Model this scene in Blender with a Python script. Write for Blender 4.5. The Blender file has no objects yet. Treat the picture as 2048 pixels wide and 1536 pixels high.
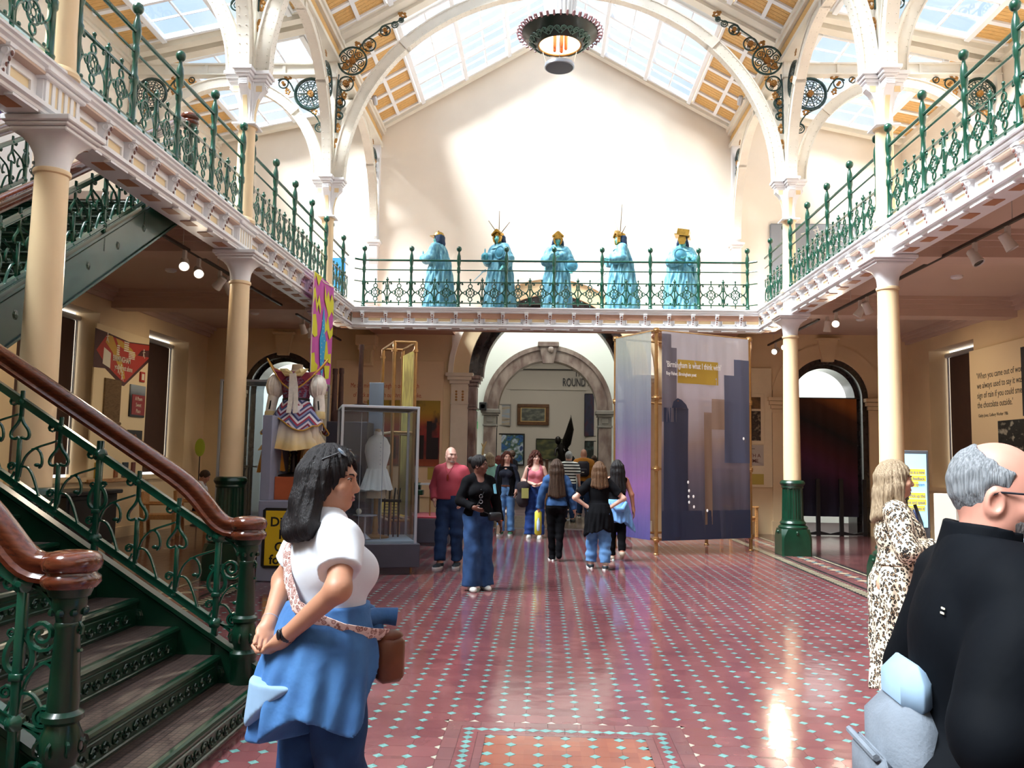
import bpy, bmesh, math, random
import numpy as np
from mathutils import Vector, Matrix
PI = math.pi
sc = bpy.context.scene
C = sc.collection
random.seed(7)
# ---------------------------------------------------------------- camera, sky, light, exposure
def look_camera():
    yaw, pitch, roll = .0381, .0900, .0169
    cy, sy = math.cos(yaw), math.sin(yaw)
    f = Vector((-sy*math.cos(pitch), cy*math.cos(pitch), math.sin(pitch)))
    r = Vector((cy, sy, 0)); u = r.cross(f)
    r2 = r*math.cos(roll)+u*math.sin(roll); u2 = -r*math.sin(roll)+u*math.cos(roll)
    cd = bpy.data.cameras.new('camera'); co = bpy.data.objects.new('camera', cd); C.objects.link(co)
    M = Matrix((r2, u2, -f)).transposed().to_4x4(); M.translation = (-.1864, 0, 1.6)
    co.matrix_world = M
    cd.sensor_width = 36; cd.lens = 1668.75/2048*36; cd.clip_start = .05; cd.clip_end = 300
    sc.camera = co
look_camera()
sc.view_settings.view_transform = 'Standard'; sc.view_settings.look = 'None'
sc.view_settings.gamma = 1; sc.view_settings.use_curve_mapping = False
sc.view_settings.exposure = 0.25
SKY = 1.1; SUN = 33.0
w = bpy.data.worlds.new('sky'); sc.world = w; w.use_nodes = True
nt = w.node_tree; nt.nodes.clear()
o_ = nt.nodes.new('ShaderNodeOutputWorld'); bg = nt.nodes.new('ShaderNodeBackground')
tc = nt.nodes.new('ShaderNodeTexCoord'); nz = nt.nodes.new('ShaderNodeTexNoise'); rp = nt.nodes.new('ShaderNodeValToRGB')
nz.inputs['Scale'].default_value = 3.0; nz.inputs['Detail'].default_value = 6
nt.links.new(tc.outputs['Generated'], nz.inputs['Vector']); nt.links.new(nz.outputs['Fac'], rp.inputs['Fac'])
rp.color_ramp.elements[0].position = .38; rp.color_ramp.elements[0].color = (.62, .78, 1.0, 1)
rp.color_ramp.elements[1].position = .62; rp.color_ramp.elements[1].color = (1.0, 1.0, 1.0, 1)
nt.links.new(rp.outputs['Color'], bg.inputs['Color']); bg.inputs['Strength'].default_value = SKY
nt.links.new(bg.outputs['Background'], o_.inputs['Surface'])
def lamp(name, kind, loc, rot, energy, color=(1, 1, 1), **k):
    d = bpy.data.lights.new(name, kind); d.energy = energy; d.color = color
    for a, b in k.items(): setattr(d, a, b)
    o = bpy.data.objects.new(name, d); C.objects.link(o); o.location = loc; o.rotation_euler = rot
    return o
# hazy sun from the left, high over the roof
s_ = lamp('hazy_sun', 'SUN', (0, 0, 30), (0, 0, 0), SUN, (1, .97, .92), angle=math.radians(32))
s_.rotation_euler = Vector((.62, .30, -1)).to_track_quat('-Z', 'Y').to_euler()
def portal(cx, cy, cz, sx, sy, rot):
    o = lamp('skylight_portal', 'AREA', (cx, cy, cz), rot, 1, shape='RECTANGLE', size=sx, size_y=sy)
    o.data.cycles.is_portal = True; o.visible_camera = True
# ---------------------------------------------------------------- helpers
def lin(c):
    if isinstance(c, str):
        c = [int(c[i:i+2], 16)/255 for i in (0, 2, 4)]
        return tuple(x/12.92 if x <= .04045 else ((x+.055)/1.055)**2.4 for x in c)
    return tuple(c)
class MB:
    def __init__(s): s.v = []; s.f = []; s.m = []
    def add(s, vs, fs, mi=0, M=None):
        n = len(s.v)
        if M is not None: vs = [M @ Vector(p) for p in vs]
        s.v.extend([tuple(p) for p in vs]); s.f.extend([tuple(i+n for i in f) for f in fs]); s.m.extend([mi]*len(fs))
        return s
    def merge(s, o, M=None, mi=None):
        n = len(s.v)
        s.v.extend([tuple(M @ Vector(p)) for p in o.v] if M is not None else o.v)
        s.f.extend([tuple(i+n for i in f) for f in o.f]); s.m.extend(o.m if mi is None else [mi]*len(o.f)); return s
    def box(s, x0, x1, y0, y1, z0, z1, mi=0, M=None):
        v = [(x0,y0,z0),(x1,y0,z0),(x1,y1,z0),(x0,y1,z0),(x0,y0,z1),(x1,y0,z1),(x1,y1,z1),(x0,y1,z1)]
        return s.add(v, [(0,3,2,1),(4,5,6,7),(0,1,5,4),(1,2,6,5),(2,3,7,6),(3,0,4,7)], mi, M)
    def cbox(s, x0, x1, y0, y1, z0, z1, c=.01, mi=0, M=None):
        # box with every edge chamfered by c
        xs, ys, zs = (x0, x1), (y0, y1), (z0, z1); v = []
        sg = [(i, j, k) for k in (0, 1) for j in (0, 1) for i in (0, 1)]
        for i, j, k in sg:
            p = (xs[i], ys[j], zs[k]); d = (c if i == 0 else -c, c if j == 0 else -c, c if k == 0 else -c)
            v += [(p[0], p[1]+d[1], p[2]+d[2]), (p[0]+d[0], p[1], p[2]+d[2]), (p[0]+d[0], p[1]+d[1], p[2])]
        I = lambda i, j, k, a: ((k*2+j)*2+i)*3+a
        f = [(I(0,0,0,0),I(0,0,1,0),I(0,1,1,0),I(0,1,0,0)), (I(1,0,0,0),I(1,1,0,0),I(1,1,1,0),I(1,0,1,0)),
             (I(0,0,0,1),I(1,0,0,1),I(1,0,1,1),I(0,0,1,1)), (I(0,1,0,1),I(0,1,1,1),I(1,1,1,1),I(1,1,0,1)),
             (I(0,0,0,2),I(0,1,0,2),I(1,1,0,2),I(1,0,0,2)), (I(0,0,1,2),I(1,0,1,2),I(1,1,1,2),I(0,1,1,2))]
        for i in (0, 1):
            for j in (0, 1): f.append((I(i,j,0,0), I(i,j,0,1), I(i,j,1,1), I(i,j,1,0)))
            for k in (0, 1): f.append((I(i,0,k,0), I(i,0,k,2), I(i,1,k,2), I(i,1,k,0)))
        for j in (0, 1):
            for k in (0, 1): f.append((I(0,j,k,1), I(0,j,k,2), I(1,j,k,2), I(1,j,k,1)))
        for i, j, k in sg: f.append((I(i,j,k,0), I(i,j,k,1), I(i,j,k,2)))
        return s.add(v, f, mi, M)
    def tube(s, pts, r, n=6, closed=False, mi=0, cap=True, flat=1.0, up=None, M=None, rot=0):
        P = [Vector(p) for p in pts]; L = len(P); R = r if hasattr(r, '__len__') else [r]*L
        v = []; pu = None
        for i in range(L):
            a = P[i-1] if (i > 0 or closed) else P[i]; b = P[(i+1) % L] if (i < L-1 or closed) else P[i]
            t = (b-a)
            if t.length < 1e-9: t = Vector((0, 0, 1))
            t.normalize()
            if up is not None: u = Vector(up)
            elif pu is None: u = Vector((0, 0, 1)) if abs(t.z) < .9 else Vector((1, 0, 0))
            else: u = pu
            u = (u - t*u.dot(t))
            if u.length < 1e-6: u = Vector((1, 0, 0)) - t*t.x
            u.normalize(); w_ = t.cross(u); pu = u
            for k in range(n):
                an = 2*PI*(k+rot)/n
                v.append(P[i] + u*(math.cos(an)*R[i]*flat) + w_*(math.sin(an)*R[i]))
        f = [(i*n+k, i*n+(k+1) % n, ((i+1) % L)*n+(k+1) % n, ((i+1) % L)*n+k) for i in range(L if closed else L-1) for k in range(n)]
        if cap and not closed: f += [tuple(range(n-1, -1, -1)), tuple((L-1)*n+k for k in range(n))]
        return s.add(v, f, mi, M)
    def bar(s, pts, w_, h, up=(0, 0, 1), closed=False, mi=0, M=None):
        # rectangular section swept along pts: h along 'up', w across
        P = [Vector(p) for p in pts]; L = len(P); v = []
        for i in range(L):
            a = P[i-1] if (i > 0 or closed) else P[i]; b = P[(i+1) % L] if (i < L-1 or closed) else P[i]
            t = (b-a).normalized(); u = Vector(up); 
            side = t.cross(u)
            if side.length < 1e-6: side = Vector((1, 0, 0))
            side.normalize(); nrm = side.cross(t)
            for sx, sy in ((-1,-1),(1,-1),(1,1),(-1,1)): v.append(P[i]+side*(sx*w_/2)+nrm*(sy*h/2))
        f = [(i*4+k, i*4+(k+1) % 4, ((i+1) % L)*4+(k+1) % 4, ((i+1) % L)*4+k) for i in range(L if closed else L-1) for k in range(4)]
        if not closed: f += [(3, 2, 1, 0), tuple((L-1)*4+k for k in range(4))]
        return s.add(v, f, mi, M)
    def lathe(s, prof, n=16, c=(0, 0, 0), mi=0, M=None, rot=0, sx=1, sy=1, cap=True):
        v = []
        for r, z in prof:
            for k in range(n):
                a = 2*PI*(k+rot)/n; v.append((c[0]+math.cos(a)*r*sx, c[1]+math.sin(a)*r*sy, c[2]+z))
        L = len(prof)
        f = [(i*n+k, i*n+(k+1) % n, (i+1)*n+(k+1) % n, (i+1)*n+k) for i in range(L-1) for k in range(n)]
        if cap: f += [tuple(range(n-1, -1, -1)), tuple((L-1)*n+k for k in range(n))]
        return s.add(v, f, mi, M)
    def ball(s, c, r, nu=10, nv=6, mi=0, sc_=(1, 1, 1), M=None):
        prof = [(r*math.sin(PI*i/nv), -r*math.cos(PI*i/nv)) for i in range(nv+1)]
        prof[0] = (r*.02, -r); prof[-1] = (r*.02, r)
        v = MB().lathe(prof, nu)
        T = Matrix.Translation(c) @ Matrix.Diagonal((*sc_, 1))
        return s.merge(v, M @ T if M is not None else T, mi)
    def torus(s, c, R, r, normal='y', n=16, m=5, mi=0, M=None, a0=0, a1=2*PI, flat=1):
        full = abs(a1-a0-2*PI) < 1e-6; k = n if full else n+1; P = []
        for i in range(k):
            a = a0+(a1-a0)*i/n; x, z = math.cos(a)*R, math.sin(a)*R
            P.append({'y': (c[0]+x, c[1], c[2]+z), 'x': (c[0], c[1]+x, c[2]+z), 'z': (c[0]+x, c[1]+z, c[2])}[normal])
        up = {'y': (0, 1, 0), 'x': (1, 0, 0), 'z': (0, 0, 1)}[normal]
        return s.tube(P, r, m, full, mi, up=up, M=M, flat=flat)
    def prism(s, poly, axis, c0, c1, mi=0, M=None):
        def p3(a, b, c): return {'x': (c, a, b), 'y': (a, c, b), 'z': (a, b, c)}[axis]
        n = len(poly); v = [p3(a, b, c0) for a, b in poly]+[p3(a, b, c1) for a, b in poly]
        f = [tuple(range(n)), tuple(range(2*n-1, n-1, -1))]+[(i, i+n, (i+1) % n+n, (i+1) % n) for i in range(n)]
        return s.add(v, f, mi, M)
    def sweep(s, prof, pts, frames, mi=0, closed=False):
        # prof: [(a,b)], frames: per point (A,B) vectors
        n = len(prof); v = []
        for p, (A, B) in zip(pts, frames):
            for a, b in prof: v.append(Vector(p)+Vector(A)*a+Vector(B)*b)
        L = len(pts)
        f = [(i*n+k, i*n+(k+1) % n, ((i+1) % L)*n+(k+1) % n, ((i+1) % L)*n+k) for i in range(L if closed else L-1) for k in range(n)]
        if not closed: f += [tuple(range(n-1, -1, -1)), tuple((L-1)*n+k for k in range(n))]
        return s.add(v, f, mi)
    def mesh(s, name, mats, smooth=35):
        me = bpy.data.meshes.new(name); me.from_pydata(s.v, [], s.f)
        for m in (mats if isinstance(mats, (list, tuple)) else [mats]): me.materials.append(m)
        if len(me.polygons) == len(s.m): me.polygons.foreach_set('material_index', s.m)
        b = bmesh.new(); b.from_mesh(me); bmesh.ops.recalc_face_normals(b, faces=b.faces); b.to_mesh(me); b.free()
        if smooth:
            me.polygons.foreach_set('use_smooth', [True]*len(me.polygons)); me.set_sharp_from_angle(angle=math.radians(smooth))
        me.update(); return me
    def build(s, name, mats, parent=None, smooth=35, loc=None):
        o = bpy.data.objects.new(name, s.mesh(name, mats, smooth)); C.objects.link(o)
        if parent is not None: o.parent = parent
        if loc is not None: o.location = loc
        return o
def place(name, me, parent=None, loc=(0, 0, 0), rot=(0, 0, 0), scale=None):
    o = bpy.data.objects.new(name, me); C.objects.link(o); o.parent = parent; o.location = loc; o.rotation_euler = rot
    if scale is not None: o.scale = scale
    return o
def tag(o, label=None, cat=None, group=None, kind=None):
    if label: o['label'] = label
    if cat: o['category'] = cat
    if group: o['group'] = group
    if kind: o['kind'] = kind
    return o
def thing(name, label, cat, loc=(0, 0, 0), rotz=0, group=None):
    o = bpy.data.objects.new(name, None); C.objects.link(o); o.location = loc; o.rotation_euler = (0, 0, rotz)
    o.empty_display_size = .1
    return tag(o, label, cat, group)
def struct(o): o['kind'] = 'structure'; return o
def stuff(o): o['kind'] = 'stuff'; return o
def dup(root, loc=None, rotz=None, label=None, group=None):
    r = root.copy(); C.objects.link(r)
    if loc is not None: r.location = loc
    if rotz is not None: r.rotation_euler = (0, 0, rotz)
    if label: r['label'] = label
    if group: r['group'] = group
    for ch in list(root.children):
        c = ch.copy(); C.objects.link(c); c.parent = r
        for g in list(ch.children):
            d = g.copy(); C.objects.link(d); d.parent = c
    return r
def arc(cx, cz, a, b, t0, t1, n):
    return [(cx+a*math.cos(t0+(t1-t0)*i/n), cz+b*math.sin(t0+(t1-t0)*i/n)) for i in range(n+1)]
def spiral(cx, cz, r0, r1, t0, t1, n=16):
    return [(cx+(r0+(r1-r0)*i/n)*math.cos(t0+(t1-t0)*i/n), cz+(r0+(r1-r0)*i/n)*math.sin(t0+(t1-t0)*i/n)) for i in range(n+1)]
def bez(p0, p1, p2, p3, n=10):
    P = [Vector(p) for p in (p0, p1, p2, p3)]
    return [P[0]*(1-t)**3+P[1]*3*t*(1-t)**2+P[2]*3*t*t*(1-t)+P[3]*t**3 for t in [i/n for i in range(n+1)]]
# ---------------------------------------------------------------- materials
MATS = {}
def mat(name, col, rough=.5, metal=0, var=0, vs=6, bump=0, bs=60, coat=0, emit=None, es=0, spec=.5, col2=None, sheen=0, alpha=None, trans=0, stretch=None):
    if name in MATS: return MATS[name]
    m = bpy.data.materials.new(name); m.use_nodes = True; t = m.node_tree; p = t.nodes['Principled BSDF']
    c = lin(col); p.inputs['Base Color'].default_value = (*c, 1); p.inputs['Roughness'].default_value = rough
    p.inputs['Metallic'].default_value = metal; p.inputs['Specular IOR Level'].default_value = spec
    p.inputs['Coat Weight'].default_value = coat; p.inputs['Coat Roughness'].default_value = .1
    if sheen: p.inputs['Sheen Weight'].default_value = sheen
    if trans: p.inputs['Transmission Weight'].default_value = trans
    if emit is not None: p.inputs['Emission Color'].default_value = (*lin(emit), 1); p.inputs['Emission Strength'].default_value = es
    if var or col2 or bump:
        co = t.nodes.new('ShaderNodeTexCoord'); vec = co.outputs['Object']
        if stretch:
            mp = t.nodes.new('ShaderNodeMapping'); mp.inputs['Scale'].default_value = stretch
            t.links.new(vec, mp.inputs['Vector']); vec = mp.outputs['Vector']
    if var or col2:
        n = t.nodes.new('ShaderNodeTexNoise'); n.inputs['Scale'].default_value = vs; n.inputs['Detail'].default_value = 5
        t.links.new(vec, n.inputs['Vector'])
        mx = t.nodes.new('ShaderNodeMix'); mx.data_type = 'RGBA'
        d = lin(col2) if col2 else tuple(x*(1-var) for x in c)
        e = c if col2 else tuple(min(1, x*(1+var)) for x in c)
        mx.inputs[6].default_value = (*e, 1); mx.inputs[7].default_value = (*d, 1)
        r = t.nodes.new('ShaderNodeValToRGB'); r.color_ramp.elements[0].position = .35; r.color_ramp.elements[1].position = .65
        t.links.new(n.outputs['Fac'], r.inputs['Fac']); t.links.new(r.outputs['Color'], mx.inputs[0])
        t.links.new(mx.outputs[2], p.inputs['Base Color'])
    if bump:
        n2 = t.nodes.new('ShaderNodeTexNoise'); n2.inputs['Scale'].default_value = bs; n2.inputs['Detail'].default_value = 3
        b = t.nodes.new('ShaderNodeBump'); b.inputs['Strength'].default_value = bump; b.inputs['Distance'].default_value = .01
        t.links.new(vec, n2.inputs['Vector']); t.links.new(n2.outputs['Fac'], b.inputs['Height']); t.links.new(b.outputs['Normal'], p.inputs['Normal'])
    MATS[name] = m; return m
def glass(name, tint=(.93, .97, 1.0), gloss=.1, rough=.02):
    if name in MATS: return MATS[name]
    m = bpy.data.materials.new(name); m.use_nodes = True; t = m.node_tree; t.nodes.clear()
    o = t.nodes.new('ShaderNodeOutputMaterial'); a = t.nodes.new('ShaderNodeBsdfTransparent'); g = t.nodes.new('ShaderNodeBsdfGlossy')
    lw = t.nodes.new('ShaderNodeLayerWeight'); lw.inputs['Blend'].default_value = .5; pw = t.nodes.new('ShaderNodeMath'); pw.operation = 'POWER'; pw.inputs[1].default_value = 4; fr = t.nodes.new('ShaderNodeMath'); fr.operation = 'MULTIPLY_ADD'; fr.inputs[1].default_value = .6; fr.inputs[2].default_value = gloss*.5; t.links.new(lw.outputs['Facing'], pw.inputs[0]); t.links.new(pw.outputs[0], fr.inputs[0]); x = t.nodes.new('ShaderNodeMixShader')
    a.inputs['Color'].default_value = (*tint, 1); g.inputs['Roughness'].default_value = rough
    t.links.new(fr.outputs[0], x.inputs[0]); t.links.new(a.outputs[0], x.inputs[1]); t.links.new(g.outputs[0], x.inputs[2])
    t.links.new(x.outputs[0], o.inputs['Surface']); MATS[name] = m; return m
WHITE = mat('white_paint', 'ECEBEC', .42, var=.03, vs=3)
CREAM = mat('cream_column_paint', 'EBCFA3', .35, var=.03, vs=2)
PALE = mat('pale_ironwork_paint', 'E6E0D2', .4, var=.04, vs=3)
WALLC = mat('cream_wall_paint', 'EFE3D2', .7, var=.025, vs=1.2)
AISLE = mat('aisle_wall_paint', 'E3C99E', .65, var=.04, vs=1.5)
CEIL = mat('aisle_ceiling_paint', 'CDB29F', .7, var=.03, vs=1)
GREEN = mat('green_gloss_paint', '0C4634', .25, coat=.35, var=.15, vs=9)
GREEND = mat('dark_green_gloss_paint', '07301F', .3, coat=.25, var=.15, vs=7)
GOLD = mat('gilded_paint', 'A5753A', .45, .35, var=.2, vs=20)
TIMBER = mat('tan_roof_boards', 'D9AE6C', .6, var=.12, vs=4, stretch=(1, 12, 12))
WOODR = mat('polished_mahogany', '5A2A18', .18, coat=.8, var=.3, vs=5, stretch=(2, 14, 14))
BRASS = mat('brass_tube', 'B48A58', .3, .85, var=.08, vs=10)
GLASS = glass('clear_glass'); SKYGLASS = glass('skylight_glass', (.9, .95, 1.0))
BLACK = mat('black_paint', '16161A', .4); DGREY = mat('dark_grey_plinth', '3B3944', .55, var=.05)
STEEL = mat('pale_metal', 'B9BEC6', .3, .6)
# ================================================================ THE SETTING
CY = [6.57, 10.87, 15.16]; CX = 4.27; BAY = 4.295
ZF = 4.70                                    # gallery floor
YB = 19.45                                   # back wall
# ---------------------------------------------------------------- floor
S = .1565; GX = -.4252; GY = 5.412
def tile_mat(name, c1, c2, rough=.13):
    m = bpy.data.materials.new(name); m.use_nodes = True; t = m.node_tree; p = t.nodes['Principled BSDF']
    g = t.nodes.new('ShaderNodeNewGeometry'); a = t.nodes.new('ShaderNodeVectorMath'); a.operation = 'SUBTRACT'
    a.inputs[1].default_value = (GX, GY, 0); d = t.nodes.new('ShaderNodeVectorMath'); d.operation = 'SCALE'; d.inputs['Scale'].default_value = 1/S
    f = t.nodes.new('ShaderNodeVectorMath'); f.operation = 'FLOOR'; wn = t.nodes.new('ShaderNodeTexWhiteNoise')
    t.links.new(g.outputs['Position'], a.inputs[0]); t.links.new(a.outputs[0], d.inputs[0]); t.links.new(d.outputs[0], f.inputs[0])
    t.links.new(f.outputs[0], wn.inputs['Vector'])
    mx = t.nodes.new('ShaderNodeMix'); mx.data_type = 'RGBA'; mx.inputs[6].default_value = (*lin(c1), 1); mx.inputs[7].default_value = (*lin(c2), 1)
    t.links.new(wn.outputs['Value'], mx.inputs[0])
    n = t.nodes.new('ShaderNodeTexNoise'); n.inputs['Scale'].default_value = 1.3; n.inputs['Detail'].default_value = 4
    t.links.new(g.outputs['Position'], n.inputs['Vector'])
    m2 = t.nodes.new('ShaderNodeMix'); m2.data_type = 'RGBA'; m2.blend_type = 'MULTIPLY'; m2.inputs[0].default_value = .5
    t.links.new(mx.outputs[2], m2.inputs[6]); t.links.new(n.outputs['Fac'], m2.inputs[7])
    gm = t.nodes.new('ShaderNodeGamma'); gm.inputs[1].default_value = .85; t.links.new(m2.outputs[2], gm.inputs[0])
    t.links.new(gm.outputs[0], p.inputs['Base Color']); p.inputs['Roughness'].default_value = rough
    p.inputs['Specular IOR Level'].default_value = .85
    n2 = t.nodes.new('ShaderNodeTexNoise'); n2.inputs['Scale'].default_value = 7; n2.inputs['Detail'].default_value = 1
    t.links.new(g.outputs['Position'], n2.inputs['Vector'])
    b = t.nodes.new('ShaderNodeBump'); b.inputs['Strength'].default_value = .12; b.inputs['Distance'].default_value = .01
    t.links.new(n2.outputs['Fac'], b.inputs['Height']); t.links.new(b.outputs['Normal'], p.inputs['Normal'])
    return m
TRED = tile_mat('red_quarry_tile', '7C4446', '6A383C'); TTEAL = tile_mat('teal_tile', '74ADA6', '578F8C')
TORG = tile_mat('orange_tile', '94513E', '854638'); TMAU = tile_mat('mauve_border_tile', '7A4A4A', '6A4244')
TPALE = tile_mat('pale_tile', 'C9C3AE', 'B5AC98'); TDARK = tile_mat('dark_tile', '33302F', '282626'); TCREAM = tile_mat('cream_tile', 'CDBE9C', 'BCA987')
GROUT = mat('dark_grout', '3E2B2B', .6)
bf = MB().box(-8.6, 8.6, -7, YB+.5, -.3, -.004)
floor = struct(bf.build('floor', GROUT, smooth=0))
def octo(h, cut): return [(-h+cut, -h), (h-cut, -h), (h, -h+cut), (h, h-cut), (h-cut, h), (-h+cut, h), (-h, h-cut), (-h, -h+cut)]
def slab(poly, mi=0, z0=-.004, z1=0): 
    m = MB(); n = len(poly)
    return m.add([(x, y, z0) for x, y in poly]+[(x, y, z1) for x, y in poly], [tuple(range(n, 2*n))]+[(i, (i+1) % n, n+(i+1) % n, n+i) for i in range(n)], mi)
OCT = slab(octo(S/2-.0007, .0325)); DIA = slab([(0, -.0305), (.0305, 0), (0, .0305), (-.0305, 0)])
oct_me = OCT.mesh('floor_tile', TRED, 0); dia_me = DIA.mesh('inset_tile', TTEAL, 0); octo_me = OCT.mesh('floor_tile', TORG, 0)
X0, X1, Y1 = GX-2*S, GX+7*S, GY-S; Y0 = Y1-14*S      # the inlaid panel
inp = lambda x, y: X0 < x < X1 and Y0 < y < Y1
rest = MB(); restd = MB(); cells = []
for i in range(-21, 26):
    for j in range(-27, 90):
        x, y = GX+(i+.5)*S, GY+(j+.5)*S
        if inp(x, y) or y > YB: continue
        cells.append((x, y))
vis = lambda x, y: y > 3.9 and -.68*y+.1 < x < .62*y-.2
near = sorted([c for c in cells if vis(*c)], key=lambda c: c[1]+.0*abs(c[0]))[:300]; ns = set(near)
for x, y in near:
    place('floor_tile', oct_me, floor, (x, y, random.uniform(-.0004, .0004)), (random.gauss(0, .0016), random.gauss(0, .0016), 0))
for x, y in cells:
    if (x, y) not in ns: rest.merge(OCT, Matrix.Translation((x, y, random.uniform(-.0004, .0003))) @ Matrix.Rotation(random.gauss(0, .0012), 4, 'X') @ Matrix.Rotation(random.gauss(0, .0012), 4, 'Y'))
stuff(rest.build('distant_floor_tiles', TRED, floor, 0))
dots = [(GX+i*S, GY+j*S) for i in range(-21, 27) for j in range(-27, 90)]
dots = [d for d in dots if not (X0-.01 < d[0] < X1+.01 and Y0-.01 < d[1] < Y1+.01) and d[1] < YB-.1]
nd = sorted([d for d in dots if vis(*d)], key=lambda c: c[1])[:300]; nds = set(nd)
for x, y in nd: place('inset_tile', dia_me, floor, (x, y, .0002))
for x, y in dots:
    if (x, y) not in nds: restd.merge(DIA, Matrix.Translation((x, y, .0002)))
stuff(restd.build('distant_inset_tiles', TTEAL, floor, 0))
# half insets round the panel, its strips and its orange middle
tri = MB()
for i in range(10):
    x = X0+i*S; tri.add([(x-.03, Y1, 0), (x+.03, Y1, 0), (x, Y1+.03, 0)], [(0, 1, 2)])
for j in range(15):
    y = Y1-j*S
    tri.add([(X0, y-.03, 0), (X0, y+.03, 0), (X0-.03, y, 0)], [(0, 1, 2)]); tri.add([(X1, y-.03, 0), (X1, y+.03, 0), (X1+.03, y, 0)], [(0, 1, 2)])
stuff(tri.build('half_inset_tiles', TPALE, floor, 0))
def strip_tiles(x0, x1, y0, y1, L, m, nm, g=.001):
    lx, ly = x1-x0, y1-y0; n = max(1, round(max(lx, ly)/L))
    for k in range(n):
        if lx > ly: b = (x0+lx*k/n+g, x0+lx*(k+1)/n-g, y0+g, y1-g)
        else: b = (x0+g, x1-g, y0+ly*k/n+g, y0+ly*(k+1)/n-g)
        slab([(b[0], b[2]), (b[1], b[2]), (b[1], b[3]), (b[0], b[3])]).build(nm, m, floor, 0)
for a, wd, m in ((0, .088, TMAU), (.088, .105, TRED), (.193, .048, TMAU)):
    b = a+wd
    strip_tiles(X0+a, X1-a, Y1-b, Y1-a, .19, m, 'border_tile')
    strip_tiles(X0+a, X0+b, Y0, Y1-b, .19, m, 'border_tile'); strip_tiles(X1-b, X1-a, Y0, Y1-b, .19, m, 'border_tile')
sd = slab([(0, -.03), (.042, 0), (0, .03), (-.042, 0)]).mesh('inset_tile', TTEAL, 0)
sd2 = slab([(0, -.042), (.03, 0), (0, .042), (-.03, 0)]).mesh('inset_tile', TTEAL, 0)
q = .088+.0525
for k in range(16): place('inset_tile', sd, floor, (X0+q+k*(X1-X0-2*q)/15, Y1-q, .0012))
for k in range(1, 22):
    for x in (X0+q, X1-q): place('inset_tile', sd2, floor, (x, Y1-q-k*.0757, .0012), scale=(1, .8, 1))
xi, yi = X0+.241, Y1-.241; so = (X1-X0-.482)/6
for i in range(6):
    for j in range(11):
        place('floor_tile', octo_me, floor, (xi+(i+.5)*so, yi-(j+.5)*so, 0), scale=(so/S, so/S, 1))
for i in range(7):
    for j in range(11):
        if 0 < i < 7 or True: place('inset_tile', dia_me, floor, (min(max(xi+i*so, xi+.03), X1-.241-.03), yi-max(j*so, .03), .0012))
# mosaic border under each colonnade, aisle paving
for sx, nm in ((-1, 'left'), (1, 'right')):
    f0 = 3.71 if sx < 0 else 3.644
    def st(a, b, m, z=0.0, g=.0012, nm='border_strip'):
        x0, x1 = sorted((sx*a, sx*b)); o = MB().box(x0+g, x1-g, -6.5, YB-.02, -.004, z).build(nm, m, floor, 0)
    st(f0, 3.75, TRED); st(3.75, 3.79, TDARK); st(3.79, 3.94, TDARK, -.001); st(3.94, 3.99, TMAU); st(3.99, 4.05, TDARK); st(4.05, 4.09, TMAU)
    st(4.09, 4.50, TMAU, -.001); st(4.50, 4.54, TDARK); st(4.54, 4.58, TCREAM); st(4.58, 4.66, TDARK)
    bars = MB(); med = MB()
    for k in range(150):
        y = 4+k*.1; bars.merge(slab([(sx*3.80, y-.03), (sx*3.93, y+.02), (sx*3.93, y+.07), (sx*3.80, y+.02)], 0, -.001, .0006))
    for k in range(40):
        y = 4+k*.38
        for dx, dy, r, mi in ((0, 0, .085, 0), (0, .19, .06, 1), (-.12, .1, .04, 2), (.12, .1, .04, 2), (-.12, -.1, .04, 2), (.12, -.1, .04, 2)):
            x = sx*4.295+dx; med.merge(slab([(x-r, y+dy), (x, y+dy-r), (x+r, y+dy), (x, y+dy+r)], mi, -.001, .0006))
    stuff(bars.build('mosaic_bars', TCREAM, floor, 0)); stuff(med.build('mosaic_lozenges', [TCREAM, TTEAL, TORG], floor, 0))
    ai = MB(); 
    for i in range(12):
        for j in range(86):
            x = sx*(4.66+(i+.5)*.295); y = -5.5+(j+.5)*.29; ai.box(x-.146, x+.146, y-.1435, y+.1435, -.004, random.uniform(-.0003, .0003))
    stuff(ai.build('aisle_paving_tiles', tile_mat('aisle_tile', '5A3230', '4A2A2A', .16), floor, 0))
vm = MB()
for i in range(20):
    for j in range(27): vm.box(-3+i*.3+.004, -3+i*.3+.296, YB+.5+j*.15+.003, YB+.5+j*.15+.147, -.05, random.uniform(-.001, .001))
vf = struct(MB().box(-8.6, 8.6, YB+.5, 36, -.3, -.004).build('floor', GROUT, smooth=0)); stuff(vm.build('vestibule_paving', tile_mat('vestibule_tile', '7A6450', '5C4A3E', .2), vf, 0))
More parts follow.
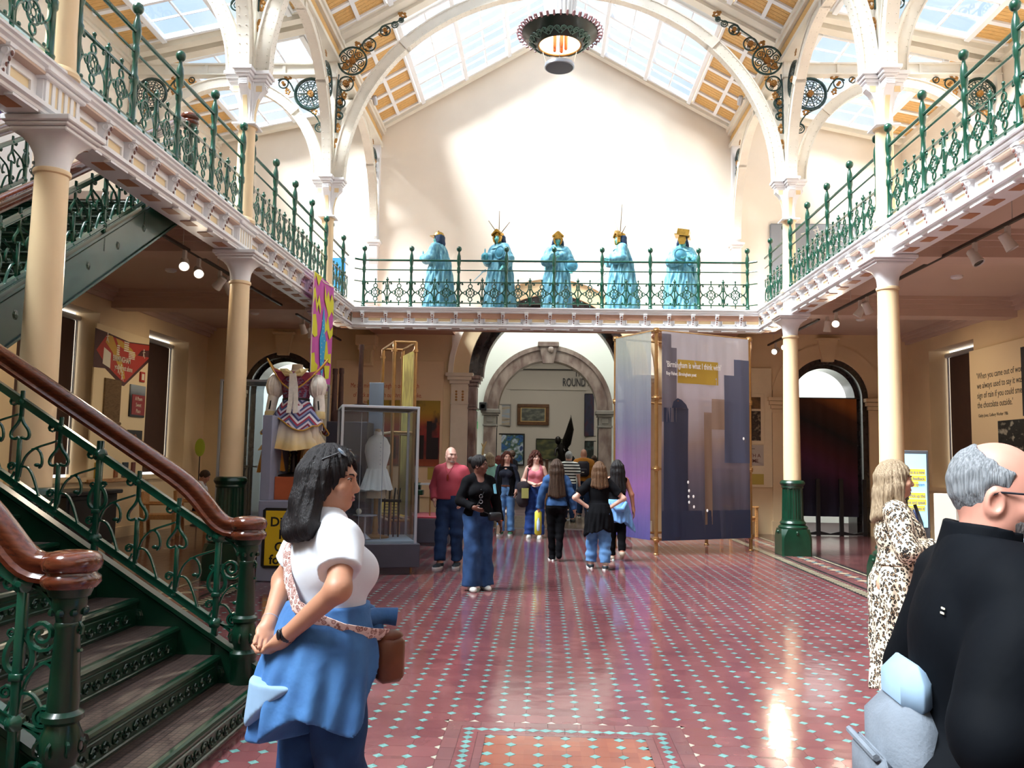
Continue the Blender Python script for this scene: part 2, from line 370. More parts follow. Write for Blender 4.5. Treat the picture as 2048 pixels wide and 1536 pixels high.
# ---------------------------------------------------------------- walls
def door_notch(cx, r, zs, n=20): return [(cx-r, -.05)]+[(cx-r, zs)]+[(cx-r*math.cos(PI*i/n), zs+r*math.sin(PI*i/n)) for i in range(1, n)]+[(cx+r, zs), (cx+r, -.05)]
gable = [(8.6, -.05), (8.6, 9.1), (4.4, 10.05), (4.25, 9.5), (0, 11.95), (-4.25, 9.5), (-4.4, 10.05), (-8.6, 9.1), (-8.6, -.05)]
DX = 6.35
wb = MB().prism(door_notch(-DX, .92, 3.12)+door_notch(-.03, 1.92, 3.56, 30)+door_notch(DX, .92, 3.12)+gable, 'y', YB, YB+.5)
wall_back = struct(wb.build('wall_back', WALLC, smooth=0))
def holed(x0, x1, cx, r, zs, top, n=20):
    return [(x0, 0)]+door_notch(cx, r, zs, n)+[(x1, 0), (x1, top), (x0, top)]
ll = MB().prism([(a, max(b, 0)) for a, b in holed(-8.2, -2.36, -DX, .92, 3.12, 4.6)], 'y', YB-.012, YB+.001).prism([(a, max(b, 0)) for a, b in holed(2.30, 8.2, DX, .92, 3.12, 4.6)], 'y', YB-.012, YB+.001)
ll.build('lower_lining', AISLE, wall_back, 0)
struct(MB().prism(gable, 'y', -6.6, -6.2).build('wall_front', WALLC, smooth=0))
WIN = [(8.0, 10.25), (12.3, 14.6), (16.5, 18.4)]
BLIND = mat('dark_brown_blind_cloth', '4A3226', .8, var=.05); 
for sx, nm in ((-1, 'left'), (1, 'right')):
    b = MB(); xa, xb = sorted((sx*8.2, sx*8.75)); y = -6.5
    for a, c in WIN+[(YB, YB)]:
        b.box(xa, xb, y, a, -.05, 4.66)
        if c > a: b.box(xa, xb, a, c, -.05, 1.15).box(xa, xb, a, c, 4.1, 4.66)
        y = c
    b.box(xa, xb, -6.5, YB, 4.66, 9.35)
    wl = struct(b.build('wall_'+nm, AISLE, smooth=0))
    up = MB().box(sx*8.2-.012*(sx > 0), sx*8.2+.012*(sx < 0), -6.4, YB, 4.75, 9.3).build('upper_lining', WALLC, wl, 0)
    # dado rail, skirting, cornice
    t = MB()
    for a, c in ((-6.4, WIN[0][0]-.1), (WIN[0][1]+.1, WIN[1][0]-.1), (WIN[1][1]+.1, WIN[2][0]-.1), (WIN[2][1]+.1, YB)):
        t.box(*sorted((sx*8.2, sx*8.165)), a, c, 1.0, 1.06).box(*sorted((sx*8.2, sx*8.175)), a, c, 0, .2)
    struct(t.build('baseboard_'+nm, AISLE, smooth=0))
    # windows: frame, roller blind, light at the blind's edge
    for k, (a, c) in enumerate(WIN):
        wn = thing('window_%d' % (k+1 if sx < 0 else k+4), None, None, (sx*8.2, (a+c)/2, 0)); struct(wn)
        hw = (c-a)/2; fx = sx*.42
        MB().box(fx-.01, fx+.01, -hw, hw-.07, 1.2, 3.98).build('roller_blind', BLIND, wn, 0)
        MB().tube([(fx-sx*.03, -hw, 4.0), (fx-sx*.03, hw, 4.0)], .055, 10).build('blind_roller', STEEL, wn)
        MB().cbox(*sorted((fx-sx*.05, fx-sx*.02)), hw-.075, hw-.03, 1.2, 3.95, .006).build('blind_channel', STEEL, wn)
        MB().box(fx+sx*.03, fx+sx*.05, -hw, hw, 1.15, 4.1).build('pane', mat('daylit_pane', 'F4F8FF', .5, emit='F0F6FF', es=2.0), wn, 0)
        MB().box(*sorted((0, sx*-.05)), -hw-.1, hw+.1, 1.08, 1.16).build('window_sill', AISLE, wn, 0)
# arch surrounds on the back wall
MARB = mat('brown_veined_marble', '6B5350', .18, var=.4, vs=4, col2='A08C84', coat=.4, stretch=(1, 1, .5)); MARBD = mat('dark_marble', '2C2627', .2, var=.3, vs=6, coat=.4)
MARB2 = mat('rose_grey_marble', '6E5A54', .2, vs=3, col2='9A8A82', coat=.4, stretch=(1.5, 1.5, .7))
def archring(cx, zs, r0, r1, y0, y1, n=28, legs=None):
    out = [(cx-r1*math.cos(PI*i/n), zs+r1*math.sin(PI*i/n)) for i in range(n+1)]; inn = [(cx-r0*math.cos(PI*i/n), zs+r0*math.sin(PI*i/n)) for i in range(n+1)]
    if legs is not None: out = [(out[0][0], legs)]+out+[(out[-1][0], legs)]; inn = [(inn[0][0], legs)]+inn+[(inn[-1][0], legs)]
    m = MB(); k = len(out)
    v = [(x, y0, z) for x, z in out]+[(x, y0, z) for x, z in inn]+[(x, y1, z) for x, z in out]+[(x, y1, z) for x, z in inn]
    f = []
    for i in range(k-1):
        f += [(i, i+1, k+i+1, k+i), (2*k+i, 3*k+i, 3*k+i+1, 2*k+i+1), (i, 2*k+i, 2*k+i+1, i+1), (k+i, k+i+1, 3*k+i+1, 3*k+i)]
    f += [(0, k, 3*k, 2*k), (k-1, 3*k-1, 4*k-1, 2*k-1)]
    return m.add(v, f)
def doorway(n, cx, r, zs, cream):
    d = thing('door_%d' % n, None, None, (0, 0, 0)); struct(d)
    archring(cx, zs, r-.13, r, YB-.02, YB+.75, 28, -.01).build('dark_marble_lining', MARBD, d)
    archring(cx, zs, r-.2, r-.12, YB+.25, YB+.8, 28, -.01).build('inner_moulding', MARBD, d)
    archring(cx, zs, r, r+.07, YB-.07, YB+.01).build('archivolt_bead', cream, d)
    archring(cx, zs, r+.07, r+.34, YB-.05, YB+.01).build('archivolt', cream, d)
    MB().prism([(cx-.13, zs+r-.08), (cx+.13, zs+r-.08), (cx+.22, zs+r+.42), (cx-.22, zs+r+.42)], 'y', YB-.13, YB+.02).cbox(cx-.26, cx+.26, YB-.17, YB, zs+r+.42, zs+r+.47, .01).build('keystone', cream, d, 0)
    for s in (-1, 1):
        x = cx+s*(r+.18); m = MB().box(x-.17, x+.17, YB-.05, YB+.01, .3, zs-.35).box(x-.2, x+.2, YB-.08, YB+.01, 0, .3)
        for k, e in enumerate((0, .03, .07, .1)): m.box(x-.18-e, x+.18+e, YB-.07-e, YB+.01, zs-.35+k*.09, zs-.27+k*.09)
        m.build('pilaster', cream, d, 0)
doorway(1, -DX, .92, 3.12, AISLE); doorway(2, DX, .92, 3.12, AISLE)
d3 = thing('door_3', None, None, (0, 0, 0)); struct(d3)
archring(-.03, 3.56, 1.74, 1.92, YB+.03, YB+.8, 34).build('dark_marble_soffit', MARBD, d3)
archring(-.03, 3.56, 1.62, 1.75, YB+.5, YB+.9, 34).build('inner_moulding', MARBD, d3)
archring(-.03, 3.56, 1.92, 2.32, YB-.06, YB+.03, 34).build('archivolt', AISLE, d3)
archring(-.03, 3.56, 2.28, 2.40, YB-.12, YB, 34).build('outer_moulding', WALLC, d3)
for s in (-1, 1):
    x = -.03+s*2.12; m = MB().box(x-.19, x+.19, YB-.1, YB+.02, .25, 2.86).box(x-.23, x+.23, YB-.14, YB+.02, 0, .25).box(x-.21, x+.21, YB-.12, YB+.02, 2.86, 2.9).box(x-.19, x+.19, YB-.1, YB+.02, 2.9, 3.25)
    for k, e in enumerate((0, .04, .09, .13)): m.box(x-.19-e, x+.19+e, YB-.11-e, YB+.02, 3.25+k*.085, 3.33+k*.085)
    m.build('cream_pilaster', mat('stone_cream_paint', 'DDD0BA', .6, var=.03), d3, 0)
    g = MB()
    for e in (-.07, .08):
        for k in range(4): g.ball((x+e, YB-.11, 2.96+k*.065), .028, 6, 4, sc_=(1, .6, 1))
    g.build('gilded_ornament', GOLD, d3)
    xm = -.03+s*1.83; m = MB().cbox(xm-.1, xm+.1, YB+.0, YB+.5, .3, 2.75, .03).cbox(xm-.13, xm+.13, YB-.02, YB+.55, 0, .3, .02).cbox(xm-.13, xm+.13, YB-.03, YB+.55, 2.75, 2.8, .01).cbox(xm-.1, xm+.1, YB, YB+.5, 2.8, 3.3, .02)
    for k, e in enumerate((.02, .06, .1)): m.cbox(xm-.1-e, xm+.1+e, YB-.01-e, YB+.5+e, 3.3+k*.08, 3.38+k*.08, .01)
    m.build('marble_pilaster', MARB, d3, 0)
# the vestibule and the round gallery beyond the big arch
VW = mat('vestibule_white_paint', 'EEF1EC', .7); VY = 23.0
vest = struct(MB().box(-3.1, -2.9, YB+.5, VY, 0, 7).box(2.9, 3.1, YB+.5, VY, 0, 7).build('wall_vestibule_sides', VW, smooth=0))
struct(MB().prism(door_notch(-.07, 1.4, 2.97, 28)+[(3.1, -.05), (3.1, 7), (-3.1, 7), (-3.1, -.05)], 'y', VY, VY+.4).build('wall_vestibule_back', VW, smooth=0))
struct(MB().box(-3.1, 3.1, YB+.5, VY+.4, 7, 7.1).build('ceiling_vestibule', VW, smooth=0))
lamp('vestibule_fill', 'AREA', (0, 21.4, 6.95), (0, 0, 0), 130, (.93, 1, .97), shape='RECTANGLE', size=3.5, size_y=2)  # unseen area lamp added under the ceiling to brighten the vestibule
d4 = thing('door_4', None, None, (0, 0, 0)); struct(d4)
archring(-.07, 2.97, 1.4, 1.7, VY-.08, VY+.42, 34).build('marble_archivolt', MARB2, d4)
archring(-.07, 2.97, 1.66, 1.78, VY-.13, VY, 34).build('outer_moulding', MARB2, d4); archring(-.07, 2.97, 1.36, 1.43, VY-.11, VY+.42, 34).build('inner_moulding', MARB2, d4)
MB().prism([(-.22, 4.25), (.08, 4.25), (.16, 4.7), (-.3, 4.7)], 'y', VY-.2, VY).cbox(-.36, .22, VY-.26, VY, 4.7, 4.84, .02).ball((-.0, VY-.2, 4.62), .1, 8, 6).build('keystone', MARB2, d4, 30)
for s in (-1, 1):
    x = -.07+s*1.58; m = MB().cbox(x-.18, x+.18, VY-.07, VY+.4, 0, 2.5, .015)
    m.build('marble_pilaster', MARB2, d4, 0)
    m = MB().cbox(x-.2, x+.2, VY-.1, VY+.4, 2.5, 2.56, .01).cbox(x-.18, x+.18, VY-.08, VY+.4, 2.56, 2.8, .01).cbox(x-.1, x+.1, VY-.1, VY, 2.6, 2.76, .02).cbox(x-.22, x+.22, VY-.13, VY+.4, 2.8, 2.86, .01).cbox(x-.26, x+.26, VY-.17, VY+.4, 2.86, 2.97, .015)
    m.build('capital', mat('grey_stone', '7F7872', .5, var=.1), d4, 0)
RW = mat('round_gallery_wall_paint', 'BDB6AA', .75)
rr = MB()
for k in range(16):
    a0, a1 = PI*k/16, PI*(k+1)/16; ry = 28.7
    p = [(6.2*math.cos(a), ry+5.6*math.sin(a)) for a in (a0, a1)]
    rr.add([(*p[0], 0), (*p[1], 0), (*p[1], 6.4), (*p[0], 6.4)], [(0, 1, 2, 3)])
rr.box(-6.25, -6.2, VY+.4, 28.7, 0, 6.4).box(6.2, 6.25, VY+.4, 28.7, 0, 6.4)
rw = struct(rr.build('wall_round_gallery', RW, smooth=0))
MB().box(-3.2, 3.2, 34.1, 34.2, 0, 6.4).box(-3.2, 3.2, 34.05, 34.1, 4.45, 4.5).box(-4, 4, 33.9, 34.1, 5.3, 5.42).build('flat_bay', [RW], rw, 0)
MB().box(-4, 4, 33.95, 34.1, 5.28, 5.33).build('black_strip', BLACK, rw, 0)  # solid black strip along the underside of the moulding
struct(MB().box(-6.3, 6.3, VY+.4, 35, 6.4, 6.5).build('ceiling_round_gallery', RW, smooth=0))
lamp('round_gallery_laylight', 'AREA', (0, 29, 6.3), (0, 0, 0), 170, (1, .96, .88), shape='DISK', size=5)
# white rooms behind the two aisle doorways
for sx, nm in ((-1, 'left'), (1, 'right')):
    x0, x1 = sorted((sx*4.6, sx*8.6))
    struct(MB().box(x0, x1, 23.6, 23.8, 0, 5.5).box(x0-.1, x0, YB+.5, 23.8, 0, 5.5).box(x1, x1+.1, YB+.5, 23.8, 0, 5.5).box(x0, x1, YB+.5, 23.8, 5.5, 5.6).build('wall_side_room_'+nm, VW, smooth=0))
    lamp('side_room_fill', 'AREA', (sx*6.6, 22, 5.45), (0, 0, 0), 150, (.95, .98, 1), shape='RECTANGLE', size=2.5, size_y=2)  # added lamp, out of view, that makes the side room bright
wr = thing('window_7', None, None, (6.5, 23.58, 0)); struct(wr)
MB().box(-.75, .35, -.04, 0, 4.3, 4.4).box(-.75, -.65, -.04, 0, 2.6, 4.4).box(.25, .35, -.04, 0, 2.6, 4.4).box(-.25, -.19, -.03, 0, 2.6, 4.3).build('window_frame', mat('grey_window_frame', 'A9B4BC', .5), wr, 0)
MB().box(-.65, .25, -.02, 0, 3.95, 4.3).build('roller_blind', mat('grey_blind', '8FA0AA', .7), wr, 0)
MB().box(-.65, .25, -.01, 0, 2.6, 3.95).build('pane', mat('bright_pane', 'FFFFFF', .3, emit='FFFFFF', es=1.5), wr, 0)
# ---------------------------------------------------------------- galleries (aisle ceilings)
for sx, nm in ((-1, 'left'), (1, 'right')):
    b = MB(); X = lambda a, c: sorted((sx*a, sx*c))
    if sx < 0:
        b.box(*X(6.6, 8.2), -6.2, YB, 4.6, ZF).box(*X(4.2, 6.6), 9.5, YB, 4.6, ZF).box(*X(4.2, 4.52), 4.7, 9.5, 4.6, ZF).box(*X(4.2, 6.6), -6.2, 4.7, 4.6, ZF)
    else: b.box(*X(4.2, 8.2), -6.2, YB, 4.6, ZF)
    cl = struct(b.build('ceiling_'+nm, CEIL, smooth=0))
    for y in ([10.87, 15.16] if sx < 0 else [2.28, 6.57, 10.87, 15.16]):
        m = MB().box(*X(4.5, 8.2), y-.2, y+.2, 4.27, 4.6)
        for k, e in enumerate((.24, .29, .35)): m.box(*X(4.5, 8.2), y-e, y+e, 4.40+k*.07, 4.6)
        m.build('cross_beam', CEIL, cl, 0)
    m = MB()
    for k, e in enumerate((.06, .13, .2)): m.box(*X(8.2-e, 8.2), -6.2 if sx > 0 else 9.5, YB, 4.38+k*.075, 4.6)
    m.build('ceiling_cornice', CEIL, cl, 0)
    for y in (8.8, 13.2, 17.2):
        if sx > 0 or y > 9.5: MB().lathe([(.09, 0), (.09, -.03), (.06, -.05)], 12, (sx*6.3, y, 4.6)).build('smoke_detector', WHITE, cl)
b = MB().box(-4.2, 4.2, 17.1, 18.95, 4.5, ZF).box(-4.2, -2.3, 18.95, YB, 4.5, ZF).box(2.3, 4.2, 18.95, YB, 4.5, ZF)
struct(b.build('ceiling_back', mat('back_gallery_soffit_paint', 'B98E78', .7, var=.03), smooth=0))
for sx in (-1, 1):                           # fluted corbels that carry the back gallery
    m = MB(); x = sx*4.35
    for k, e in enumerate((.16, .19, .24)): m.cbox(x-e, x+e, YB-.16-e*.6, YB, 3.72+k*.0+(.0 if k == 0 else .28+k*.1), 4.1 if k == 0 else 4.2+k*.12, .01)
    for k in range(7): m.box(x-.15+k*.044, x-.125+k*.044, YB-.28, YB-.2, 3.78, 4.05)
    struct(m.build('trim_%d' % (7 if sx < 0 else 8), AISLE, smooth=0))
# ---------------------------------------------------------------- balcony entablature
TAN = mat('panel_tan_paint', 'EBD3A6', .5); BROWN = mat('bracket_brown_leaf', '6E3F33', .5, var=.2, vs=30)
br = MB()                                    # a scroll bracket, facing -y in its own frame, top at z=0
pr = [(-.10, 0), (-.115, -.03), (-.10, -.06), (-.075, -.075), (-.06, -.11), (-.05, -.16), (-.035, -.2), (-.04, -.225), (-.02, -.245), (0, -.245), (0, 0)]
br.prism([(a, b) for a, b in pr], 'x', -.026, .026, 0)
for k in range(5): br.ball((0, -.112+k*.019, -.05-k*.043), .02-k*.0018, 6, 4, mi=1, sc_=(.8, .5, 1.2))
br.box(-.04, .04, -.12, 0, -.005, .02)
for s in (-1, 1): br.torus((s*.028, -.075, -.04), .028, .008, 'x', 10, 4)
br_me = br.mesh('scroll_bracket', [WHITE, BROWN])
pn = MB()
for a, b, t_ in ((.17, .085, .012), (.145, .06, .026)):
    for x0, x1, z0, z1 in ((-a, a, b-.018, b), (-a, a, -b, -b+.018), (-a, -a+.018, -b, b), (a-.018, a, -b, b)): pn.box(x0, x1, -t_, 0, z0, z1)
pn.box(-.127, .127, -.006, 0, -.042, .042, 1)
pn_me = pn.mesh('moulded_panel', [WHITE, TAN], 0)
sl_me = MB().box(-.16, .16, -.02, .05, -.02, 0).box(-.1, .1, .06, .2, -.008, 0, 1).mesh('soffit_slat', [WHITE, mat('soffit_tan', 'B5805E', .6)], 0)
PROF = [(0, 4.29), (-.015, 4.30), (-.015, 4.325), (-.05, 4.335), (-.05, 4.37), (.06, 4.375), (.06, 4.60), (.0, 4.61), (-.03, 4.625), (-.03, 4.65), (-.06, 4.665), (-.06, 4.69), (-.085, 4.70), (-.085, 4.72), (.3, 4.72), (.3, 4.29)]
# in the profile a: into the building from the front plane (negative = proud), b: z
def entab(name, p0, p1, inward, ys, skip=()):
    # p0->p1 along the edge, inward = horizontal unit vector away from the nave
    P0, P1 = Vector(p0), Vector(p1); I = Vector(inward)
    m = MB(); m.sweep(PROF, [P0, P1], [(I, Vector((0, 0, 1)))]*2); o = struct(m.build(name, WHITE, smooth=0))
    t = (P1-P0).normalized(); rz = math.atan2(-I.x, I.y)
    n = 0
    for d in ys:
        q = P0+t*d+I*.06
        if not any(abs(d-k) < .3 for k in skip):
            place('scroll_bracket', br_me, o, (q.x, q.y, 4.60), (0, 0, rz))
        d2 = d+.245; q = P0+t*d2+I*.06
        if not any(abs(d2-k) < .26 for k in skip): place('moulded_panel', pn_me, o, (q.x, q.y, 4.475), (0, 0, rz))
        q = P0+t*d2; place('soffit_slat', sl_me, o, (q.x, q.y, 4.29), (0, 0, rz))
    return o
FE = 4.055                                    # front plane of the entablature (nose of the cornice stands at 4.14-ish)
FX = 4.225
fl_me = MB()
fl_me.box(-.26, .26, -.05, .02, -.205, .205)
for k in range(5): fl_me.box(-.2+k*.088, -.2+k*.088+.045, -.058, -.02, -.19, .19, 1)
for k in range(6): fl_me.box(-.244+k*.088, -.244+k*.088+.044, -.068, -.02, -.2, .2)
fl_me.cbox(-.31, .31, -.13, .02, .15, .205, .012).cbox(-.29, .29, -.1, .02, .11, .15, .01)
fl_me = fl_me.mesh('fluted_block', [WHITE, TAN], 0)
for sx, nm, k in ((-1, 'left', 1), (1, 'right', 2)):
    y0 = 2.0; n = int((17.0-y0)/.478)
    o = entab('trim_%d' % k, (sx*FX, y0 if sx < 0 else y0, 0), (sx*FX, 17.08, 0), (sx, 0, 0), [i*.478 for i in range(n+1)], [c-y0 for c in CY+[2.28]])
    for y in CY:
        for d in ((0,) if y > 7 or sx > 0 else (0, 1)):
            if d == 0: place('fluted_block', fl_me, o, (sx*(FX+.06), y, 4.475), (0, 0, PI/2*(1 if sx < 0 else -1)))
entab('trim_3', (-FX, 17.085, 0), (FX, 17.085, 0), (0, 1, 0), [.24+i*.489 for i in range(17)])
# the near left corner block that faces the stair
b = MB().box(-4.55, -4.2, 6.28, 6.86, 4.27, 4.72)
# ---------------------------------------------------------------- columns
def loft(rings, mi=0):
    m = MB(); n = len(rings[0]); v = [p for r in rings for p in r]; L = len(rings)
    return m.add(v, [(i*n+k, i*n+(k+1) % n, (i+1)*n+(k+1) % n, (i+1)*n+k) for i in range(L-1) for k in range(n)]+[tuple(range(n-1, -1, -1)), tuple((L-1)*n+k for k in range(n))], mi)
def sring(r, sq, z, n=24):                   # circle (sq=0) to square (sq=1)
    out = []
    for k in range(n):
        a = 2*PI*(k+.5)/n; c, s = math.cos(a), math.sin(a); q = 1/max(abs(c), abs(s)); e = 1+(q-1)*sq; out.append((r*c*e, r*s*e, z))
    return out
low = MB().lathe([(.150, 1.3), (.15, 1.6), (.143, 2.4), (.128, 3.84), (.128, 3.86), (.142, 3.87), (.146, 3.89), (.14, 3.905), (.128, 3.91)], 28)
low_me = low.mesh('shaft', CREAM)
cap = loft([sring(.128, 0, 3.90), sring(.13, 0, 3.96), sring(.138, .25, 4.03), sring(.158, .6, 4.10), sring(.195, .85, 4.15), sring(.225, 1, 4.17)])
for e, z0, z1 in ((.235, 4.17, 4.205), (.26, 4.205, 4.235), (.285, 4.235, 4.285)): cap.cbox(-e, e, -e, e, z0, z1, .008)
cap_me = cap.mesh('capital', WHITE)
gb = MB(); N = 24
def flu(r0, z0, r1, z1):                     # fluted drum
    rings = []
    for r, z in ((r0, z0), (r1, z1)): rings.append([((r-(.012 if k % 2 else 0))*math.cos(2*PI*k/48), (r-(.012 if k % 2 else 0))*math.sin(2*PI*k/48), z) for k in range(48)])
    return loft(rings)
gb.merge(flu(.185, .62, .172, 1.18))
gb.lathe([(.18, 1.17), (.19, 1.19), (.185, 1.21), (.205, 1.235), (.215, 1.26), (.205, 1.29), (.18, 1.31), (.155, 1.315)], 24)
gb.lathe([(.25, .46), (.255, .49), (.235, .515), (.21, .53), (.225, .555), (.215, .58), (.195, .6), (.19, .63)], 24)
r8 = lambda r, c, z: [(r-c, -r, z), (r, -r+c, z), (r, r-c, z), (r-c, r, z), (-r+c, r, z), (-r, r-c, z), (-r, -r+c, z), (-r+c, -r, z)]
gb.merge(loft([r8(.26, .03, 0), r8(.26, .03, .3), r8(.255, .06, .38), r8(.245, .09, .46)]))
for a in range(4): gb.ball((math.cos(a*PI/2)*.262, math.sin(a*PI/2)*.262, .4), .03, 8, 5)
gb_me = gb.mesh('green_base', GREEND)
upp = MB().lathe([(.16, 4.70), (.165, 4.73), (.15, 4.76), (.128, 4.78), (.118, 5.1), (.11, 6.0), (.115, 6.02), (.14, 6.03)], 24); upp_me = upp.mesh('upper_shaft', CREAM)
uc = MB().cbox(-.16, .16, -.16, .16, 6.03, 6.06, .008)
uc.box(-.085, .085, -.085, .085, 6.06, 6.8)
for a in range(4):
    R = Matrix.Rotation(a*PI/2, 4, 'Z')
    p = [(.07, 6.06), (.095, 6.06), (.10, 6.25), (.13, 6.40), (.18, 6.50), (.235, 6.55), (.235, 6.66), (.07, 6.66)]
    uc.merge(MB().prism(p, 'y', -.062, .062), R)
    uc.merge(MB().prism([(.096, 6.1), (.1015, 6.25), (.131, 6.395), (.15, 6.44), (.152, 6.43), (.135, 6.39), (.105, 6.25), (.10, 6.1)], 'y', -.03, .03, 1), R)
    uc.merge(MB().box(.12, .2, -.067, .067, 6.52, 6.6, 1), R)
    for e, z0, z1 in ((.015, 6.655, 6.69), (.035, 6.69, 6.74), (.06, 6.74, 6.79)): uc.merge(MB().cbox(-.01, .25+e, -.075-e, .075+e, z0, z1, .006), R)
    for k in range(3): uc.merge(MB().box(.225, .25, -.055, .055, 6.56+k*.028, 6.575+k*.028), R)
uc_me = uc.mesh('bracket_capital', [WHITE, TAN], 25)
CW = [('left', 'beside the upper stair flight'), ('left', 'second along the left colonnade, beside the costume stand'), ('left', 'furthest of the left colonnade, behind the zigzag banner'), ('right', 'nearest of the right colonnade, mostly outside the frame'), ('right', 'second along the right colonnade, behind the woman in leopard print'), ('right', 'furthest of the right colonnade, beside the hanging printed screens')]
k = 0
for sx in (-1, 1):
    for y in CY:
        t = thing('iron_column', 'cream iron column with green base and white capitals, '+CW[k][1], 'column', (sx*CX, y, 0), 0, 'cast iron columns'); k += 1
        place('green_base', gb_me, t); place('shaft', low_me, t); place('capital', cap_me, t); place('upper_shaft', upp_me, t); place('bracket_capital', uc_me, t)
# ================================================================ ARCHES, SPANDRELS
def rib_pts_ellipse(cx, cz, a, b, t0, t1, n): return arc(cx, cz, a, b, t0, t1, n)
def rib(pts, tw, dep, to3):
    # box web with two flanges along pts (inner edge), dep measured outwards, to3(a, z, lateral) -> xyz
    m = MB(); n = len(pts); inn, out = [], []
    for i in range(n):
        a = Vector(pts[max(i-1, 0)]); b = Vector(pts[min(i+1, n-1)]); t = (b-a).normalized(); nr = Vector((-t.y, t.x))
        inn.append(Vector(pts[i])); out.append(Vector(pts[i])+nr*dep)
    def band(A, B, w_):
        v = []
        for p, q in zip(A, B): v += [to3(p.x, p.y, -w_), to3(q.x, q.y, -w_), to3(q.x, q.y, w_), to3(p.x, p.y, w_)]
        f = [(i*4+k, i*4+(k+1) % 4, (i+1)*4+(k+1) % 4, (i+1)*4+k) for i in range(len(A)-1) for k in range(4)]+[(3, 2, 1, 0), tuple((len(A)-1)*4+k for k in range(4))]
        m.add(v, f)
    mid = lambda A, B, t_: [a*(1-t_)+b*t_ for a, b in zip(A, B)]
    band(mid(inn, out, .08), mid(inn, out, .92), tw*.40)
    band(inn, mid(inn, out, .12), tw*.5); band(mid(inn, out, .88), out, tw*.5)
    # cover plates at joints
    for j in (n//4, n//2, 3*n//4):
        if 0 < j < n-1: band([inn[j]-(inn[j+1]-inn[j])*.25, inn[j]+(inn[j+1]-inn[j])*.25], [out[j]-(out[j+1]-out[j])*.25, out[j]+(out[j+1]-out[j])*.25], tw*.55)
    rv = MB(); L = 0; last = 0
    for i in range(n-1):
        seg = (inn[i+1]-inn[i]).length; k = max(1, int(round(seg/.11)))
        for q in range(k):
            t_ = (q+.5)/k
            for rr in (.22, .78):
                p = mid(inn, out, rr); c = p[i]*(1-t_)+p[i+1]*t_
                for s in (-1, 1): rv.ball(to3(c.x, c.y, s*tw*.40), .011, 5, 2)
            c = inn[i]*(1-t_)+inn[i+1]*t_
            for s in (-.28, .28): rv.ball(to3(c.x, c.y, s*tw), .011, 5, 2)
    return m, rv
def flat(m_, f3): 
    o = MB(); o.add([f3(*v) for v in m_.v], m_.f); o.m = list(m_.m); return o
def scroll_set(items):
    # items in (a,z): rings, spirals, leaves -> (iron MB, gold MB) in local a,?,z with y lateral
    ir, gd = MB(), MB()
    for it in items:
        k = it[0]
        if k == 'ring': ir.torus((it[1], 0, it[2]), it[3], it[4], 'y', 24, 5)
        elif k == 'boss': gd.lathe([(it[3], -.03), (it[3]*.9, -.05), (it[3]*.5, -.045), (it[3]*.3, -.065)], 10, M=Matrix.Translation((it[1], 0, it[2])) @ Matrix.Rotation(PI/2, 4, 'X') @ Matrix.Translation((0, 0, .0))); gd.lathe([(it[3], .03), (it[3]*.9, .05), (it[3]*.5, .045), (it[3]*.3, .065)], 10, M=Matrix.Translation((it[1], 0, it[2])) @ Matrix.Rotation(PI/2, 4, 'X'))
        elif k == 'spi': ir.tube([(a, 0, z) for a, z in spiral(*it[1:8])], it[8], 5)
        elif k == 'curve': ir.tube([(a, 0, z) for a, z in it[1]], it[2], 5)
        elif k == 'leaf':
            x, z, an, L = it[1:5]; d = Vector((math.cos(an), math.sin(an))); q = Vector((-d.y, d.x))
            for t_, sw in ((.15, .0), (.4, .5), (.4, -.5), (.75, .32), (.75, -.32), (1, 0)):
                c = Vector((x, z))+d*L*t_+q*sw*L*.5; gd.ball((c.x, 0, c.y), L*.2, 6, 4, sc_=(1, .35, 1))
    return ir, gd
def roundel(cx, cz, R):
    it = [('ring', cx, cz, R, .022), ('boss', cx, cz, R*.22)]
    for k in range(6):
        a = 2*PI*k/6+.3; x, z = cx+math.cos(a)*R*.6, cz+math.sin(a)*R*.6
        it.append(('spi', x, z, R*.32, R*.06, a+PI, a+PI+3.4*PI, 16, .011))
        it.append(('curve', [(cx+math.cos(a+.5)*R*.24, cz+math.sin(a+.5)*R*.24), (cx+math.cos(a+.52)*R*.6, cz+math.sin(a+.52)*R*.6), (cx+math.cos(a+.5)*R*.97, cz+math.sin(a+.5)*R*.97)], .012))
    it.append(('leaf', cx, cz, -.7, R*.8)); it.append(('leaf', cx, cz, 2.2, R*.7))
    return it
def lace(cx, cz, R):                          # the finer round grilles
    it = [('ring', cx, cz, R, .026), ('ring', cx, cz, R*.9, .012), ('boss', cx, cz, R*.2), ('ring', cx, cz, R*.5, .01)]
    for k in range(10):
        a = 2*PI*k/10
        it.append(('curve', [(cx+math.cos(a)*R*.2, cz+math.sin(a)*R*.2), (cx+math.cos(a)*R*.9, cz+math.sin(a)*R*.9)], .011))
        for s in (-1, 1):
            b = a+s*.16; x, z = cx+math.cos(b)*R*.7, cz+math.sin(b)*R*.7
            it.append(('ring', x, z, R*.105, .009))
        b = a+PI/10; it.append(('ring', cx+math.cos(b)*R*.34, cz+math.sin(b)*R*.34, R*.09, .009))
    return it
